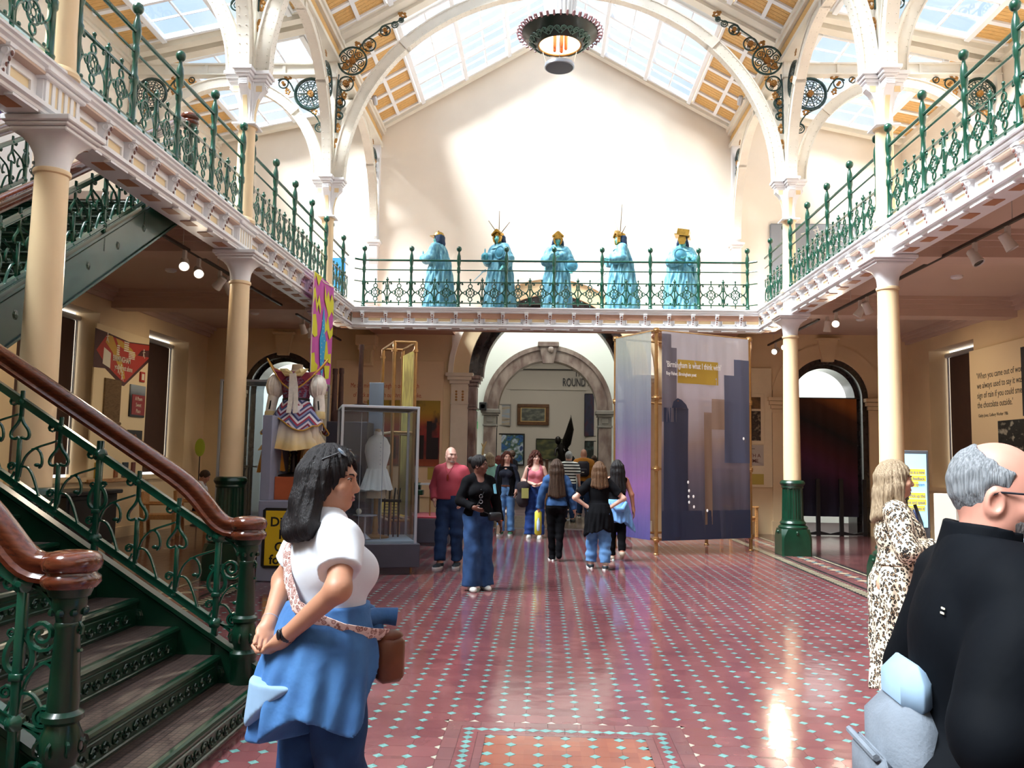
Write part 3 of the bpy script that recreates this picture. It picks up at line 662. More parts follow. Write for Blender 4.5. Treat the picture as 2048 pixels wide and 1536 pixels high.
def nave_scroll():                            # a = |X|
    it = roundel(3.91, 9.11, .27)
    for x, z, r, tw in ((3.60, 9.43, .125, 1), (3.30, 9.71, .095, 1), (4.02, 8.66, .14, -1), (4.12, 8.28, .095, -1), (4.13, 8.03, .07, 1)):
        it += [('ring', x, z, r, .016), ('boss', x, z, r*.45)]
        for k in range(3): it.append(('spi', x+math.cos(k*2.1)*r*.62, z+math.sin(k*2.1)*r*.62, r*.34, r*.05, k*2.1, k*2.1+3*PI, 12, .008))
        it.append(('leaf', x+.03, z-r*1.1, -.6+tw, r*1.0))
    it += [('curve', [(p.x, p.y) for p in bez((3.78, 9.36, 0), (3.66, 9.62, 0), (3.45, 9.62, 0), (3.36, 9.8, 0))], .018), ('curve', [(p.x, p.y) for p in bez((3.36, 9.8, 0), (3.22, 9.88, 0), (3.1, 9.84, 0), (2.93, 9.98, 0))], .014)]
    for x, z, r in ((3.12, 9.83, .06), (3.0, 9.92, .045)): it += [('ring', x, z, r, .012), ('spi', x, z, r*.8, .01, 0, 4*PI, 12, .008)]
    it += [('curve', [(p.x, p.y) for p in bez((4.16, 8.84, 0), (4.2, 8.6, 0), (4.17, 8.3, 0), (4.19, 7.7, 0))], .016), ('leaf', 4.15, 7.7, 1.6, .16), ('leaf', 4.17, 7.4, 1.6, .16), ('leaf', 3.86, 8.8, -.8, .14), ('leaf', 3.75, 9.35, .9, .16), ('leaf', 2.9, 9.98, .5, .16)]
    return it
def aisle_scroll(mir):                         # local a from the column outwards (|X|-4.27)
    it = lace(.42, 8.46, .3) 
    it += [('ring', .95, 8.66, .09, .013), ('boss', .95, 8.66, .035), ('curve', [(p.x, p.y) for p in bez((.74, 8.5, 0), (.82, 8.7, 0), (.9, 8.82, 0), (1.06, 8.72, 0))], .016), ('ring', 1.2, 8.73, .055, .012), ('boss', 1.2, 8.73, .025), ('leaf', .8, 8.76, .4, .15), ('leaf', .84, 8.44, 1.2, .13), ('leaf', .3, 8.05, 1.0, .15), ('ring', .22, 7.8, .09, .012), ('spi', .22, 7.8, .08, .02, 0, 4*PI, 14, .009), ('curve', [(p.x, p.y) for p in bez((.6, 8.2, 0), (.4, 8.1, 0), (.25, 8.1, 0), (.14, 7.6, 0))], .014)]
    return it
def arcade_scroll():
    it = lace(.42, 8.55, .31); it += [('leaf', .2, 8.1, 1.4, .14), ('ring', .16, 7.85, .06, .011), ('curve', [(.13, 8.2), (.1, 7.9), (.09, 7.4)], .013), ('leaf', .5, 8.95, .6, .12)]
    return it
IRON = mat('spandrel_iron', '1B3B36', .3, coat=.3, var=.25, vs=12)
irn, gdn = scroll_set(nave_scroll()); nave_i = irn.mesh('scrollwork', IRON, 60); nave_g = gdn.mesh('gilded_leaves', GOLD, 60)
ira, gda = scroll_set(aisle_scroll(0)); ais_i = ira.mesh('scrollwork', IRON, 60); ais_g = gda.mesh('gilded_leaves', GOLD, 60)
irc, gdc = scroll_set(arcade_scroll()); arc_i = irc.mesh('scrollwork', IRON, 60); arc_g = gdc.mesh('gilded_leaves', GOLD, 60)
nm_n = ['first', 'second', 'third']
# transverse arches over the nave
npts = arc(0, 6.79, 3.98, 3.62, 0, PI, 40)
m, rv = rib(npts, .17, -.22, lambda a, z, l: (a, l, z)); na_m = m.mesh('arch_rib', PALE, 30); na_r = rv.mesh('rivets', PALE, 0)
lab = ['nearest, over the stair', 'middle, above the second columns', 'furthest, before the gable wall']
for k, y in enumerate([2.28]+CY):
    if k == 0: continue
    t = thing('nave_arch', 'pale riveted iron arch with scrollwork across the nave, '+lab[k-1], 'arch', (0, y, 0), 0, 'nave arches')
    place('arch_rib', na_m, t); stuff(place('rivets', na_r, t))
    for s in (1, -1):
        place('scrollwork', nave_i, t, scale=(s, 1, 1)); place('gilded_leaves', nave_g, t, scale=(s, 1, 1))
# arcade arches along the nave
apts = arc(0, 6.79, BAY/2-.27, 2.14, 0, PI, 28)
m, rv = rib(apts, .17, -.2, lambda a, z, l: (l, a, z)); aa_m = m.mesh('arch_rib', PALE, 30); aa_r = rv.mesh('rivets', PALE, 0)
bays = [(CY[0]-BAY/2, 'nearest bay'), (CY[0]+BAY/2, 'second bay'), (CY[1]+BAY/2, 'third bay'), (CY[2]+BAY/2, 'bay against the gable wall')]
for sx, nm in ((-1, 'left'), (1, 'right')):
    for y, bn in bays:
        t = thing('arcade_arch', 'pale riveted iron arch along the %s colonnade, %s' % (nm, bn), 'arch', (sx*CX, y, 0), 0, 'arcade arches')
        place('arch_rib', aa_m, t); stuff(place('rivets', aa_r, t))
        for s in (1, -1):
            if y > 17 and s < 0 or True:
                R = (0, 0, PI/2 if s > 0 else -PI/2)
                place('scrollwork', arc_i, t, (0, -s*BAY/2, 0), R); place('gilded_leaves', arc_g, t, (0, -s*BAY/2, 0), R)
# aisle arches
ipts = arc(1.965, 6.79, 1.66, 1.78, 0, PI, 28)
m, rv = rib(ipts, .16, -.2, lambda a, z, l: (a, l, z)); ia_m = m.mesh('arch_rib', PALE, 30); ia_r = rv.mesh('rivets', PALE, 0)
ib = MB().box(.07, 3.90, -.05, .05, 8.84, 9.0).box(.0, 3.90, -.09, .09, 8.8, 8.83).box(.0, 3.90, -.09, .09, 9.0, 9.03)
for k in range(4): ib.box(.9+k*.75, .96+k*.75, -.075, .075, 8.82, 9.0)
ib_m = ib.mesh('tie_beam', PALE, 0)
wp_m = MB().cbox(3.7, 3.90, -.1, .1, 6.5, 6.8, .02).box(3.8, 3.90, -.07, .07, 5.9, 8.84).mesh('wall_post', PALE, 0)
for sx, nm in ((-1, 'left'), (1, 'right')):
    for k, y in enumerate(CY):
        t = thing('aisle_arch', 'pale iron arch with tie beam across the %s upper aisle at its %s column' % (nm, nm_n[k]), 'arch', (sx*CX, y, 0), 0 if sx > 0 else PI, 'aisle arches')
        place('arch_rib', ia_m, t); stuff(place('rivets', ia_r, t)); place('tie_beam', ib_m, t); place('wall_post', wp_m, t)
        place('scrollwork', ais_i, t); place('gilded_leaves', ais_g, t)
        place('scrollwork', ais_i, t, (3.93, 0, 0), scale=(-1, 1, 1)); place('gilded_leaves', ais_g, t, (3.93, 0, 0), scale=(-1, 1, 1))
# uprights above the columns and wall pilasters with corbels
up_m = MB().box(-.07, .07, -.07, .07, 6.79, 9.5).cbox(-.1, .1, -.1, .1, 8.72, 8.8, .01).mesh('post', PALE, 0)
for sx in (-1, 1):
    m = MB()
    for y in CY: 
        m.box(sx*CX-.07, sx*CX+.07, y-.07, y+.07, 6.79, 9.5).cbox(sx*CX-.1, sx*CX+.1, y-.1, y+.1, 8.74, 8.82, .01)
    struct(m.build('trim_%d' % (9 if sx < 0 else 10), PALE, smooth=0))
    m = MB(); x = sx*CX
    m.box(x-.085, x+.085, YB-.16, YB, 6.65, 9.5)
    for e, z0, z1 in ((.13, 6.6, 6.66), (.17, 6.66, 6.71), (.1, 6.3, 6.6), (.13, 5.15, 5.2), (.16, 5.2, 5.25), (.1, 4.98, 5.15)): m.cbox(x-e, x+e, YB-.14-e*.7, YB, z0, z1, .008)
    m.merge(MB().prism([(YB, 5.25), (YB-.10, 5.25), (YB-.11, 5.9), (YB-.15, 6.15), (YB-.21, 6.3), (YB, 6.3)], 'x', x-.1, x+.1))
    o = struct(m.build('trim_%d' % (11 if sx < 0 else 12), WHITE, smooth=0))
# ================================================================ ROOF
RS = .57; ang = math.atan(RS); RZ = lambda ax: 9.45+RS*(4.25-ax)
AZ = lambda ax: 10.04-.22*(ax-4.27); aang = math.atan(.22)
FRAME = mat('white_glazing_frame', 'EEF1F5', .45)
YS = [-6.2, CY[0]-2*BAY+.0, CY[0]-BAY, CY[0], CY[1], CY[2], YB]
def slope(name, sx, xa, xb, Z, y0, y1, parent, kind):
    # a part of roof between |X|=xa (outer, low) and xb: transforms (u along slope from xa inward, v along Y, w below surface)
    za, zb = Z(xa), Z(xb); L = math.hypot(xa-xb, zb-za); d = Vector((-sx*(xa-xb)/L, 0, (zb-za)/L)); n = Vector((-sx*(zb-za)/L*-1, 0, -(xa-xb)/L))
    n = Vector((-d.z*(-sx), 0, -abs(d.x))) ; n = Vector((-sx*d.z*1.0, 0, -abs(d.x))) if False else Vector((d.z*(1 if -sx*1 < 0 else -1)*-1, 0, -abs(d.x)))
    M = Matrix((( d.x, 0, n.x, sx*xa), (0, 1, 0, y0), (d.z, 0, n.z, za), (0, 0, 0, 1)))
    return M, L
def coffers(M, L, W, nu, nv, mb_w, mb_t):
    # timber-lined coffer: white ribs, tan boards (each board strip has its own groove)
    mb_t.box(0, L, 0, W, -.06, -.03, 0, M)
    nb = max(2, int(W/.1))
    for k in range(nb): mb_t.box(0, L, W*k/nb+.004, W*(k+1)/nb-.004, -.03, -.018, 0, M)
    for i in range(nu+1):
        u = L*i/nu; mb_w.box(max(0, u-.04), min(L, u+.04), 0, W, -.03, .035, 0, M)
    for j in range(nv+1):
        v = W*j/nv; mb_w.box(0, L, max(0, v-.05), min(W, v+.05), -.03, .02, 0, M)
def skylight(nm, M, L, W, nu, nv, label, sub=2, hw=.04):
    t = thing('skylight', label, 'skylight', M.translation, 0, 'roof skylights'); Mi = Matrix.Translation(-M.translation) @ M
    fr = MB()
    for i in range(nu+1):
        u = L*i/nu; fr.cbox(u-hw*1.2, u+hw*1.2, -.06, W+.06, -.05, .085, .008, 0, Mi)
    for j in range(nv+1):
        v = W*j/nv; fr.cbox(0, L, v-hw*.8, v+hw*.8, -.045, .06, .008, 0, Mi)
    fr.build('frame', FRAME, t, 0)
    gb_ = MB()
    for i in range(nu):
        for k in range(1, 2): u = L*(i+k/2)/nu; gb_.box(u-.014, u+.014, 0, W, -.03, .03, 0, Mi)
    for j in range(nv):
        for k in range(1, sub): v = W*(j+k/sub)/nv; gb_.box(0, L, v-.009, v+.009, -.02, .018, 0, Mi)
    gb_.build('glazing_bars', FRAME, t, 0)
    pw, ph = L/nu, W/nv
    pm = MB().box(-pw/4+.01, pw/4-.01, -ph/2+.01, ph/2-.01, -.004, .004, 0, Mi.to_3x3().to_4x4()).mesh('pane', SKYGLASS, 0)
    for i in range(nu*2):
        for j in range(nv):
            c = Mi @ Vector((L*(i+.5)/(nu*2), W*(j+.5)/nv, 0)); place('pane', pm, t, c)
    return t
roof = thing('roof_slope', None, None); bpy.data.objects.remove(roof)
bn = ['behind the viewer', 'over the viewer', 'over the near stair', 'over the first bay', 'over the second bay', 'next to the gable wall']
for bi in range(len(YS)-1):
    ya, yb = YS[bi], YS[bi+1]; last = bi == len(YS)-2
    v0, v1 = ya+.38, yb-(.36 if last else .38)
    for sx, nm in ((-1, 'left'), (1, 'right')):
        wm, tm, rm = MB(), MB(), MB()
        # nave slope: solid eaves strip 4.25..3.22, glass 3.2..0.14
        M, L = slope('', sx, 4.25, 3.22, RZ, ya, yb, None, 0)
        Mv = M @ Matrix.Translation((0, v0-ya, 0)); coffers(Mv, L, v1-v0, 2, 6, wm, tm)
        M2, L2 = slope('', sx, 3.16, .12, RZ, v0+.05, v1-.05, None, 0)
        # transverse rafters (white) at both ends of the bay, ridge
        Mf, Lf = slope('', sx, 4.3, 0, RZ, ya, yb, None, 0)
        for a, b in ((0, v0-ya), (v1-ya, yb-ya)):
            rm.box(0, Lf+.1, a, b, -.08, .0, 0, Mf); rm.box(0, Lf, a+.06 if a == 0 else a+.1, b-.1, .0, .06, 0, Mf)
        # portals
        c = M2 @ Vector((L2/2, (v1-v0-.1)/2, -.12)); portal(c.x, c.y, c.z, L2, v1-v0, (0, sx*ang, 0))
        skylight('skylight', M2, L2, v1-v0-.1, 3, 4, 'white framed roof skylight on the %s nave slope, %s' % (nm, bn[bi]))
        # aisle roof: strips 8.2..7.42 and 5.02..4.3, glass between
        for xa, xb, k in ((8.2, 7.44, 1), (5.0, 4.3, 1)):
            M, L = slope('', sx, xa, xb, AZ, ya, yb, None, 0); coffers(M @ Matrix.Translation((0, v0-ya, 0)), L, v1-v0, k, 6, wm, tm)
        M3, L3 = slope('', sx, 7.40, 5.05, AZ, v0+.05, v1-.05, None, 0)
        Mf, Lf = slope('', sx, 8.25, 4.3, AZ, ya, yb, None, 0)
        for a, b in ((0, v0-ya), (v1-ya, yb-ya)): rm.box(0, Lf, a, b, -.08, 0, 0, Mf); rm.box(0, Lf, a+.06 if a == 0 else a+.1, b-.1, .0, .1, 0, Mf)
        c = M3 @ Vector((L3/2, (v1-v0-.1)/2, -.12)); portal(c.x, c.y, c.z, L3, v1-v0, (0, sx*aang, 0))
        skylight('skylight', M3, L3, v1-v0-.1, 2, 3, 'white framed roof skylight on the %s aisle slope, %s' % (nm, bn[bi]))
        rf = struct(rm.build('roof_'+nm, PALE, smooth=0)); tm.build('tan_boarding', TIMBER, rf, 0); wm.build('coffer_ribs', FRAME, rf, 0)
for sx, nm in ((-1, 'left'), (1, 'right')):
    m = MB(); X = lambda a, b: sorted((sx*a, sx*b))
    m.box(*X(4.2, 4.34), -6.2, YB, 9.12, 10.0).box(*X(4.14, 4.4), -6.2, YB, 9.06, 9.14).box(*X(4.12, 4.22), -6.2, YB, 9.36, 9.5).box(*X(4.08, 4.22), -6.2, YB, 9.44, 9.52)
    o = struct(m.build('trim_%d' % (13 if sx < 0 else 14), PALE, smooth=0)); MB().box(*X(4.18, 4.22), -6.2, YB, 9.2, 9.34).build('tan_band', TIMBER, o, 0)
    m = MB()
    for k, e in enumerate((.05, .1)): m.box(*X(8.2-e, 8.2), -6.2, YB, 9.0+k*.06, 9.2)
    struct(m.build('trim_%d' % (15 if sx < 0 else 16), PALE, smooth=0))
struct(MB().box(-.13, .13, -6.2, YB, 11.72, 12.0).build('roof_ridge', FRAME, smooth=0))
# ================================================================ BALCONY RAILINGS
pp = [(.045, 0), (.05, .03), (.035, .05), (.042, .08), (.03, .1), (.028, .42), (.04, .44), (.042, .5), (.03, .52), (.024, .66), (.034, .68), (.038, .72), (.036, .77), (.026, .79), (.03, .81), (.04, .86), (.043, .93), (.036, 1.0), (.022, 1.04), (.018, 1.07), (.024, 1.085)]
post = MB().lathe(pp, 12); post.ball((0, 0, 1.13), .055, 12, 8); post_me = post.mesh('rail_post', GREEN, 40)
pw = .2325                                    # half width of an ornament panel, along local x, z from 0
pm = MB(); zc_ = .28
pm.torus((0, 0, zc_), .085, .012, 'y', 20, 5); pm.torus((0, 0, zc_+.125), .038, .011, 'y', 12, 5); pm.torus((0, 0, zc_-.125), .038, .011, 'y', 12, 5)
for a in range(4):
    an = PI/4+a*PI/2; pm.torus((math.cos(an)*.0, 0, zc_), .034, .007, 'y', 10, 4) if a == 0 else None
    pm.tube([(math.cos(an)*.03, 0, zc_+math.sin(an)*.03), (math.cos(an)*.085, 0, zc_+math.sin(an)*.085)], .008, 5)
for s in (-1, 1):
    pm.torus((s*.095, 0, zc_), .034, .010, 'y', 10, 5)
    pm.ball((0, 0, zc_+s*.055), .018, 6, 4, sc_=(1, .5, 1)); pm.ball((s*.145, 0, zc_), .02, 6, 4, sc_=(1.2, .6, .8))
    for q in (-1, 1):
        P = [(p.x, 0, p.y) for p in bez((s*.15, zc_, 0), (s*.2, zc_+q*.02, 0), (s*.225, zc_+q*.1, 0), (s*.205, zc_+q*.17, 0), 8)]
        pm.tube(P, [.015, .015, .014, .013, .013, .012, .012, .011, .01], 5)
        P = [(p.x, 0, p.y) for p in bez((s*.205, zc_+q*.17, 0), (s*.19, zc_+q*.2, 0), (s*.15, zc_+q*.195, 0), (s*.15, zc_+q*.165, 0), 6)]
        pm.tube(P, .01, 5); pm.ball((s*.158, 0, zc_+q*.165), .02, 6, 4, sc_=(1.2, .6, .9))
pm.tube([(0, 0, zc_-.24), (0, 0, zc_-.163)], .012, 5); pm.ball((0, 0, zc_-.235), .017, 6, 4); pm.tube([(0, 0, zc_+.16), (0, 0, zc_+.24)], .012, 5); pm.ball((0, 0, zc_+.25), .02, 6, 4)
pan_me = pm.mesh('ornament_panel', GREEN, 60)
bl = MB().cbox(-.014, .014, -.014, .014, .08, .5, .003); bl.lathe([(.02, .48), (.014, .5), (.034, .53), (.03, .545), (.012, .56), (.014, .575), (.004, .585)], 8); bl.ball((0, 0, .075), .022, 6, 4)
for z in (.2, .36): bl.ball((0, 0, z), .024, 6, 4)
bal_me = bl.mesh('baluster', GREEN, 50)
def railing(label, posts, ends=None, n_pan=2, knob=()):
    # posts: list of xy along the edge; ends: rail start/end overrides
    P = [Vector((x, y, ZF+.02)) for x, y in posts]; o0 = P[0]; K = 1.11
    t = thing('balcony_railing', label, 'railing', o0, 0, 'gallery railings')
    pts = [p-o0 for p in P]
    line = ([Vector((*ends[0], ZF+.02))-o0] if ends and ends[0] else [])+pts+([Vector((*ends[1], ZF+.02))-o0] if ends and ends[1] else [])
    for z, r, nme in ((1.005, .022, 'top_rail'), (.80, .013, 'middle_rail')):
        MB().tube([p+Vector((0, 0, z)) for p in line], r, 8).build(nme, GREEN, t)
    MB().bar([p+Vector((0, 0, .49*K)) for p in line], .03, .02).build('panel_rail', GREEN, t, 0)
    MB().bar([p+Vector((0, 0, .095*K)) for p in line], .03, .02).build('foot_rail', GREEN, t, 0)
    for p in pts: place('rail_post', post_me, t, p, scale=(1, 1, K))
    for a, b in zip(line[:-1], line[1:]):
        d = b-a; L = d.length; rz = math.atan2(d.y, d.x)
        n = max(1, round(L/.475))
        if L < .3: continue
        for k in range(n):
            c = a+d*((k+.5)/n); place('ornament_panel', pan_me, t, c+Vector((0, 0, .012)), (0, 0, rz), scale=(L/n/.475, 1, K))
            if k: place('baluster', bal_me, t, a+d*(k/n), scale=(1, 1, K))
    return t
RX = 4.24
for sx, nm in ((-1, 'left'), (1, 'right')):
    railing('green scrollwork railing on the %s gallery, bay nearest the viewer' % nm, [(sx*RX, 6.76+.978*k) for k in range(5)])
    railing('green scrollwork railing on the %s gallery, between its two far columns' % nm, [(sx*RX, 11.06+.978*k) for k in range(5)])
    railing('green scrollwork railing on the %s gallery, corner past the last column' % nm, [(sx*RX, 15.35), (sx*RX, 16.3)], (None, (sx*RX, 16.72)))
    railing('green scrollwork railing on the %s gallery, stretch before the first column' % nm, [(sx*RX, 6.38-.978*k) for k in range(4)][::-1])
bx = [-3.99+i*.9975 for i in range(9)]
railing('green scrollwork railing along the far gallery in front of the robed figures', [(x, 17.13) for x in bx], ((-4.16, 17.0), (4.16, 17.0)))
# ================================================================ STAIRCASE
RISE, RUN = .17, .27; SX0 = -1.94; SY0, SY1 = 3.38, 5.34
NL = 11; ZL = RISE*NL; LX = SX0-RUN*(NL-1)                     # landing
RISE2 = (ZF-ZL)/17; RUN2 = .262; S2Y = 5.42; S2X0, S2X1 = -6.5, -4.62
TREAD = mat('worn_studded_tread', '4A3A34', .5, var=.3, vs=14, bump=.0)
def tread_stud():
    m = MATS['worn_studded_tread']; t = m.node_tree; p = t.nodes['Principled BSDF']
    co = t.nodes.new('ShaderNodeTexCoord'); b = t.nodes.new('ShaderNodeTexBrick'); b.inputs['Scale'].default_value = 14; b.offset = 0
    b.inputs['Mortar Size'].default_value = .06; b.inputs['Color1'].default_value = (1, 1, 1, 1); b.inputs['Color2'].default_value = (1, 1, 1, 1); b.inputs['Mortar'].default_value = (0, 0, 0, 1)
    b.inputs['Brick Width'].default_value = .5; b.inputs['Row Height'].default_value = .5
    bp = t.nodes.new('ShaderNodeBump'); bp.inputs['Strength'].default_value = .5; bp.inputs['Distance'].default_value = .01
    t.links.new(co.outputs['Object'], b.inputs['Vector']); src = p.inputs['Base Color'].links[0].from_socket; mm = t.nodes.new('ShaderNodeMix'); mm.data_type = 'RGBA'; mm.blend_type = 'MULTIPLY'; mm.inputs[0].default_value = .65; t.links.new(src, mm.inputs[6]); t.links.new(b.outputs['Color'], mm.inputs[7]); t.links.new(mm.outputs[2], p.inputs['Base Color']); t.links.new(b.outputs['Color'], bp.inputs['Height']); t.links.new(bp.outputs['Normal'], p.inputs['Normal'])
tread_stud()
st = thing('staircase', 'dark green iron staircase with mahogany handrails rising from the left of the hall', 'staircase', (0, 0, 0))
W1 = SY1-SY0; yc = (SY0+SY1)/2
tr = MB().cbox(-RUN-.01, -.03, -W1/2+.02, W1/2-.02, -.03, 0, .004); tr_me = tr.mesh('tread', TREAD, 0)
def riser_mesh(W, rise, w_first=0):
    m = MB().box(-.02, 0, -W/2, W/2, -rise, -.03)
    m.tube([(-.005, -W/2, -.018), (-.005, W/2, -.018)], .02, 8); m.box(-.03, -.004, -W/2, W/2, -.035, .001)
    m.tube([(.003, -W/2+.08, -.055), (.003, W/2-.08, -.055)], .007, 5); m.tube([(.003, -W/2+.08, -rise+.018), (.003, W/2-.08, -rise+.018)], .008, 5)
    n = int(W/.11)
    for k in range(n):
        y = -W/2+.15+(W-.3)*k/(n-1); z = -rise/2-.02
        m.tube([(.004, y+a, z+b) for a, b in spiral(0, 0, .034, .008, 0 if k % 2 else PI, (0 if k % 2 else PI)+3*PI, 10)], .0055, 4); m.ball((.004, y+.05, z+(.014 if k % 2 else -.014)), .012, 5, 3, sc_=(.5, 1, .8))
    return m
ri_me = riser_mesh(W1-.04, RISE).mesh('riser', GREEND, 40)
for k in range(NL):
    z = RISE*(k+1); x = SX0-RUN*k
    place('riser', ri_me, st, (x, yc, z), (0, 0, 0))
    if k < NL-1: place('tread', tr_me, st, (x, yc, z))
# landing
MB().cbox(-6.62, LX-.03, SY0, S2Y+.02, ZL-.05, ZL, .004).build('landing', TREAD, st, 0)
MB().box(-6.62, LX-.02, SY0-.04, SY0, ZL-.3, ZL+.06).box(-6.66, -6.62, SY0, S2Y, ZL-.3, ZL+.06).box(-6.6, -6.5, SY0, SY0+.1, 0, ZL).box(-6.6, -6.5, S2Y-.1, S2Y, 0, ZL).build('landing_beam', GREEND, st, 0)
t2 = MB().cbox(-(S2X1-S2X0)/2+.02, (S2X1-S2X0)/2-.02, .02, RUN2+.01, -.03, 0, .004).mesh('tread', TREAD, 0)
r2_me = riser_mesh(S2X1-S2X0-.04, RISE2).mesh('riser', GREEND, 40); xc2 = (S2X0+S2X1)/2
for k in range(17):
    z = ZL+RISE2*(k+1); y = S2Y+RUN2*k
    place('riser', r2_me, st, (xc2, y, z), (0, 0, -PI/2))
    if k < 16: place('tread', t2, st, (xc2, y, z))
# strings: side plates with moulded edges and bosses
def string(pt, n, lo, hi, lat, first, rise):
    # pt(k) nosing position; plate in the vertical plane, lat = lateral unit vector
    a, b = Vector(pt(0)), Vector(pt(n-1)); L = Vector(lat); m = MB()
    base = Vector((a.x, a.y, 0 if first else a.z-rise))
    pts = [a+Vector((0, 0, hi)), b+Vector((0, 0, hi)), b+Vector((0, 0, lo)), a+(b-a)*max(0, (-lo-(a.z-(0 if first else a.z-.4)))/(b.z-a.z)+0)+Vector((0, 0, lo))]
    if first:
        d = (b-a).normalized(); t_ = (-lo-a.z)/(b.z-a.z) if -lo > a.z else 0
        pts[3] = a+(b-a)*max(0, t_)+Vector((0, 0, lo)); pts.append(Vector((a.x+.02, a.y, .0)))
    m.add([p-L*.018 for p in pts]+[p+L*.018 for p in pts], [tuple(range(len(pts))), tuple(range(2*len(pts)-1, len(pts)-1, -1))]+[(i, (i+1) % len(pts), len(pts)+(i+1) % len(pts), len(pts)+i) for i in range(len(pts))])
    m.bar([pts[0], pts[1]], .075, .025); m.bar([pts[3], pts[2]], .075, .022)
    for s in (-1, 1):
        m.tube([pts[0]+Vector((0, 0, -.03))+L*s*.02, pts[1]+Vector((0, 0, -.03))+L*s*.02], .008, 5)
    k = 1
    while k < n-1:
        c = Vector(pt(k))+Vector((0, 0, (hi+lo)/2)); 
        for s in (-1, 1):
            for r_, o_ in ((.05, .02), (.035, .035), (.018, .045)): m.ball(c+L*s*o_*.6, r_, 8, 4, sc_=(1 if abs(L.x) < .5 else .3, 1 if abs(L.y) < .5 else .3, 1))
        k += 2
    return m
n1 = lambda y: (lambda k: (SX0-RUN*k, y, RISE*(k+1)))
n2 = lambda x: (lambda k: (x, S2Y+RUN2*k, ZL+RISE2*(k+1)))
for y in (SY0, SY1): string(n1(y), NL, -.30, .085, (0, 1, 0), True, RISE).build('string', GREEND, st, 0)
for x in (S2X0, S2X1): string(n2(x), 17, -.36, .085, (1, 0, 0), False, RISE2).build('string', GREEND, st, 0)
# balustrade unit: along a (0..1 = one step, downhill), b = height between the two iron bars
def unit(run, rise, big):
    m = MB(); H0, H1 = .17, .71
    q = lambda a, b: (a*run, 0, -a*rise+H0+(H1-H0)*b)           # x runs downhill
    vb = lambda h: (0, 0, h)
    if big:
        m.cbox(-.018, .018, -.018, .018, -.1 if big == 1 else -.02, .80, .004)
        m.lathe([(.045, -.012), (.045, .012), (.02, .03), (.012, .04)], 10, M=Matrix.Translation((0, -.0, H1)) @ Matrix.Rotation(PI/2, 4, 'X')); m.lathe([(.045, -.012), (.045, .012), (.02, .03), (.012, .04)], 10, M=Matrix.Translation((0, 0, H1)) @ Matrix.Rotation(-PI/2, 4, 'X'))
        for s in (-1, 1): m.lathe([(.04, -.01), (.04, .012), (.018, .028), (.01, .035)], 10, M=Matrix.Translation((0, 0, H0)) @ Matrix.Rotation(s*PI/2, 4, 'X'))
        m.cbox(-.026, .026, -.026, .026, .33, .36, .004)
        for s in (-1, 1):
            m.tube([(p.x, 0, p.y) for p in bez((s*.02, .36, 0), (s*.075, .38, 0), (s*.06, .46, 0), (s*.02, .5, 0), 8)], .009, 5, flat=1.6)
            m.tube([(x, 0, z) for x, z in spiral(s*.035, .515, .022, .006, 0, s*3*PI, 10)], .007, 5)
    else:
        m.cbox(-.012, .012, -.012, .012, H0, H0+.30, .003); m.cbox(-.013, .013, -.01, .01, H0+.42, .78, .003)
        for s in (-1, 1):
            P = bez((s*.004, H0+.44, 0), (s*.01, H0+.38, 0), (s*.06, H0+.37, 0), (s*.062, H0+.32, 0), 8)+bez((s*.062, H0+.32, 0), (s*.06, H0+.285, 0), (s*.03, H0+.29, 0), (s*.008, H0+.305, 0), 6)[1:]
            m.tube([(p.x, 0, p.y) for p in P], .010, 5, flat=1.4, up=(0, 1, 0))
        m.ball((0, 0, H1), .026, 8, 5, sc_=(1, 1, 1)); m.ball((0, 0, H0), .022, 8, 5)
    # long S scroll from the foot of this baluster up to the head of the uphill one
    P = bez(q(.06, .12), q(.1, .5), q(.45, .55), q(.86, .98), 10)
    P = [Vector(p) for p in P]
    m.tube([Vector(q(.05, .10)), *[Vector(p) for p in bez(q(.06, .14), q(.12, .5), q(.5, .6), q(.93, .82), 12)]], .0075, 5, flat=1.7, up=(0, 1, 0))
    c = Vector(q(.80, .93)); m.tube([(c.x+x, 0, c.z+z) for x, z in spiral(0, 0, .036, .007, -.6, -.6+3.3*PI, 14)], .0075, 5, flat=1.5, up=(0, 1, 0))
    m.tube([Vector(p) for p in bez(q(.32, .52), q(.55, .66), q(.68, .44), q(.52, .36), 8)], .008, 5, flat=1.6, up=(0, 1, 0)); m.ball(q(.47, .38), .017, 6, 4, sc_=(1.4, .6, .8))
    # lower scroll
    m.tube([Vector(p) for p in bez(q(.06, .22), q(.3, .36), q(.42, .2), q(.55, .05), 10)]+[Vector(p) for p in bez(q(.55, .05), q(.66, -.06), q(.86, -.02), q(.93, .13), 8)][1:], .008, 5, flat=1.8, up=(0, 1, 0))
    c = Vector(q(.84, .16)); m.tube([(c.x+x, 0, c.z+z) for x, z in spiral(0, 0, .03, .006, 0, 3.2*PI, 12)], .007, 5, flat=1.4, up=(0, 1, 0))
    return m
def bars(pt, a, b, parent):
    for h, wd, ht in ((.71, .03, .035), (.17, .03, .035)):
        A, B = Vector(pt(a))+Vector((0, 0, h)), Vector(pt(b))+Vector((0, 0, h))
        m = MB().bar([A, B], wd, ht).bar([A+Vector((0, 0, .022)), B+Vector((0, 0, .022))], wd*1.5, .007).bar([A-Vector((0, 0, .022)), B-Vector((0, 0, .022))], wd*1.5, .007)
        m.build('iron_bar', GREEN, parent, 0)
us = unit(RUN, RISE, 0).mesh('baluster', GREEN, 50); ub = unit(RUN, RISE, 1).mesh('baluster', GREEN, 50)
us2 = unit(RUN2, RISE2, 0).mesh('baluster', GREEN, 50); ub2 = unit(RUN2, RISE2, 1).mesh('baluster', GREEN, 50)
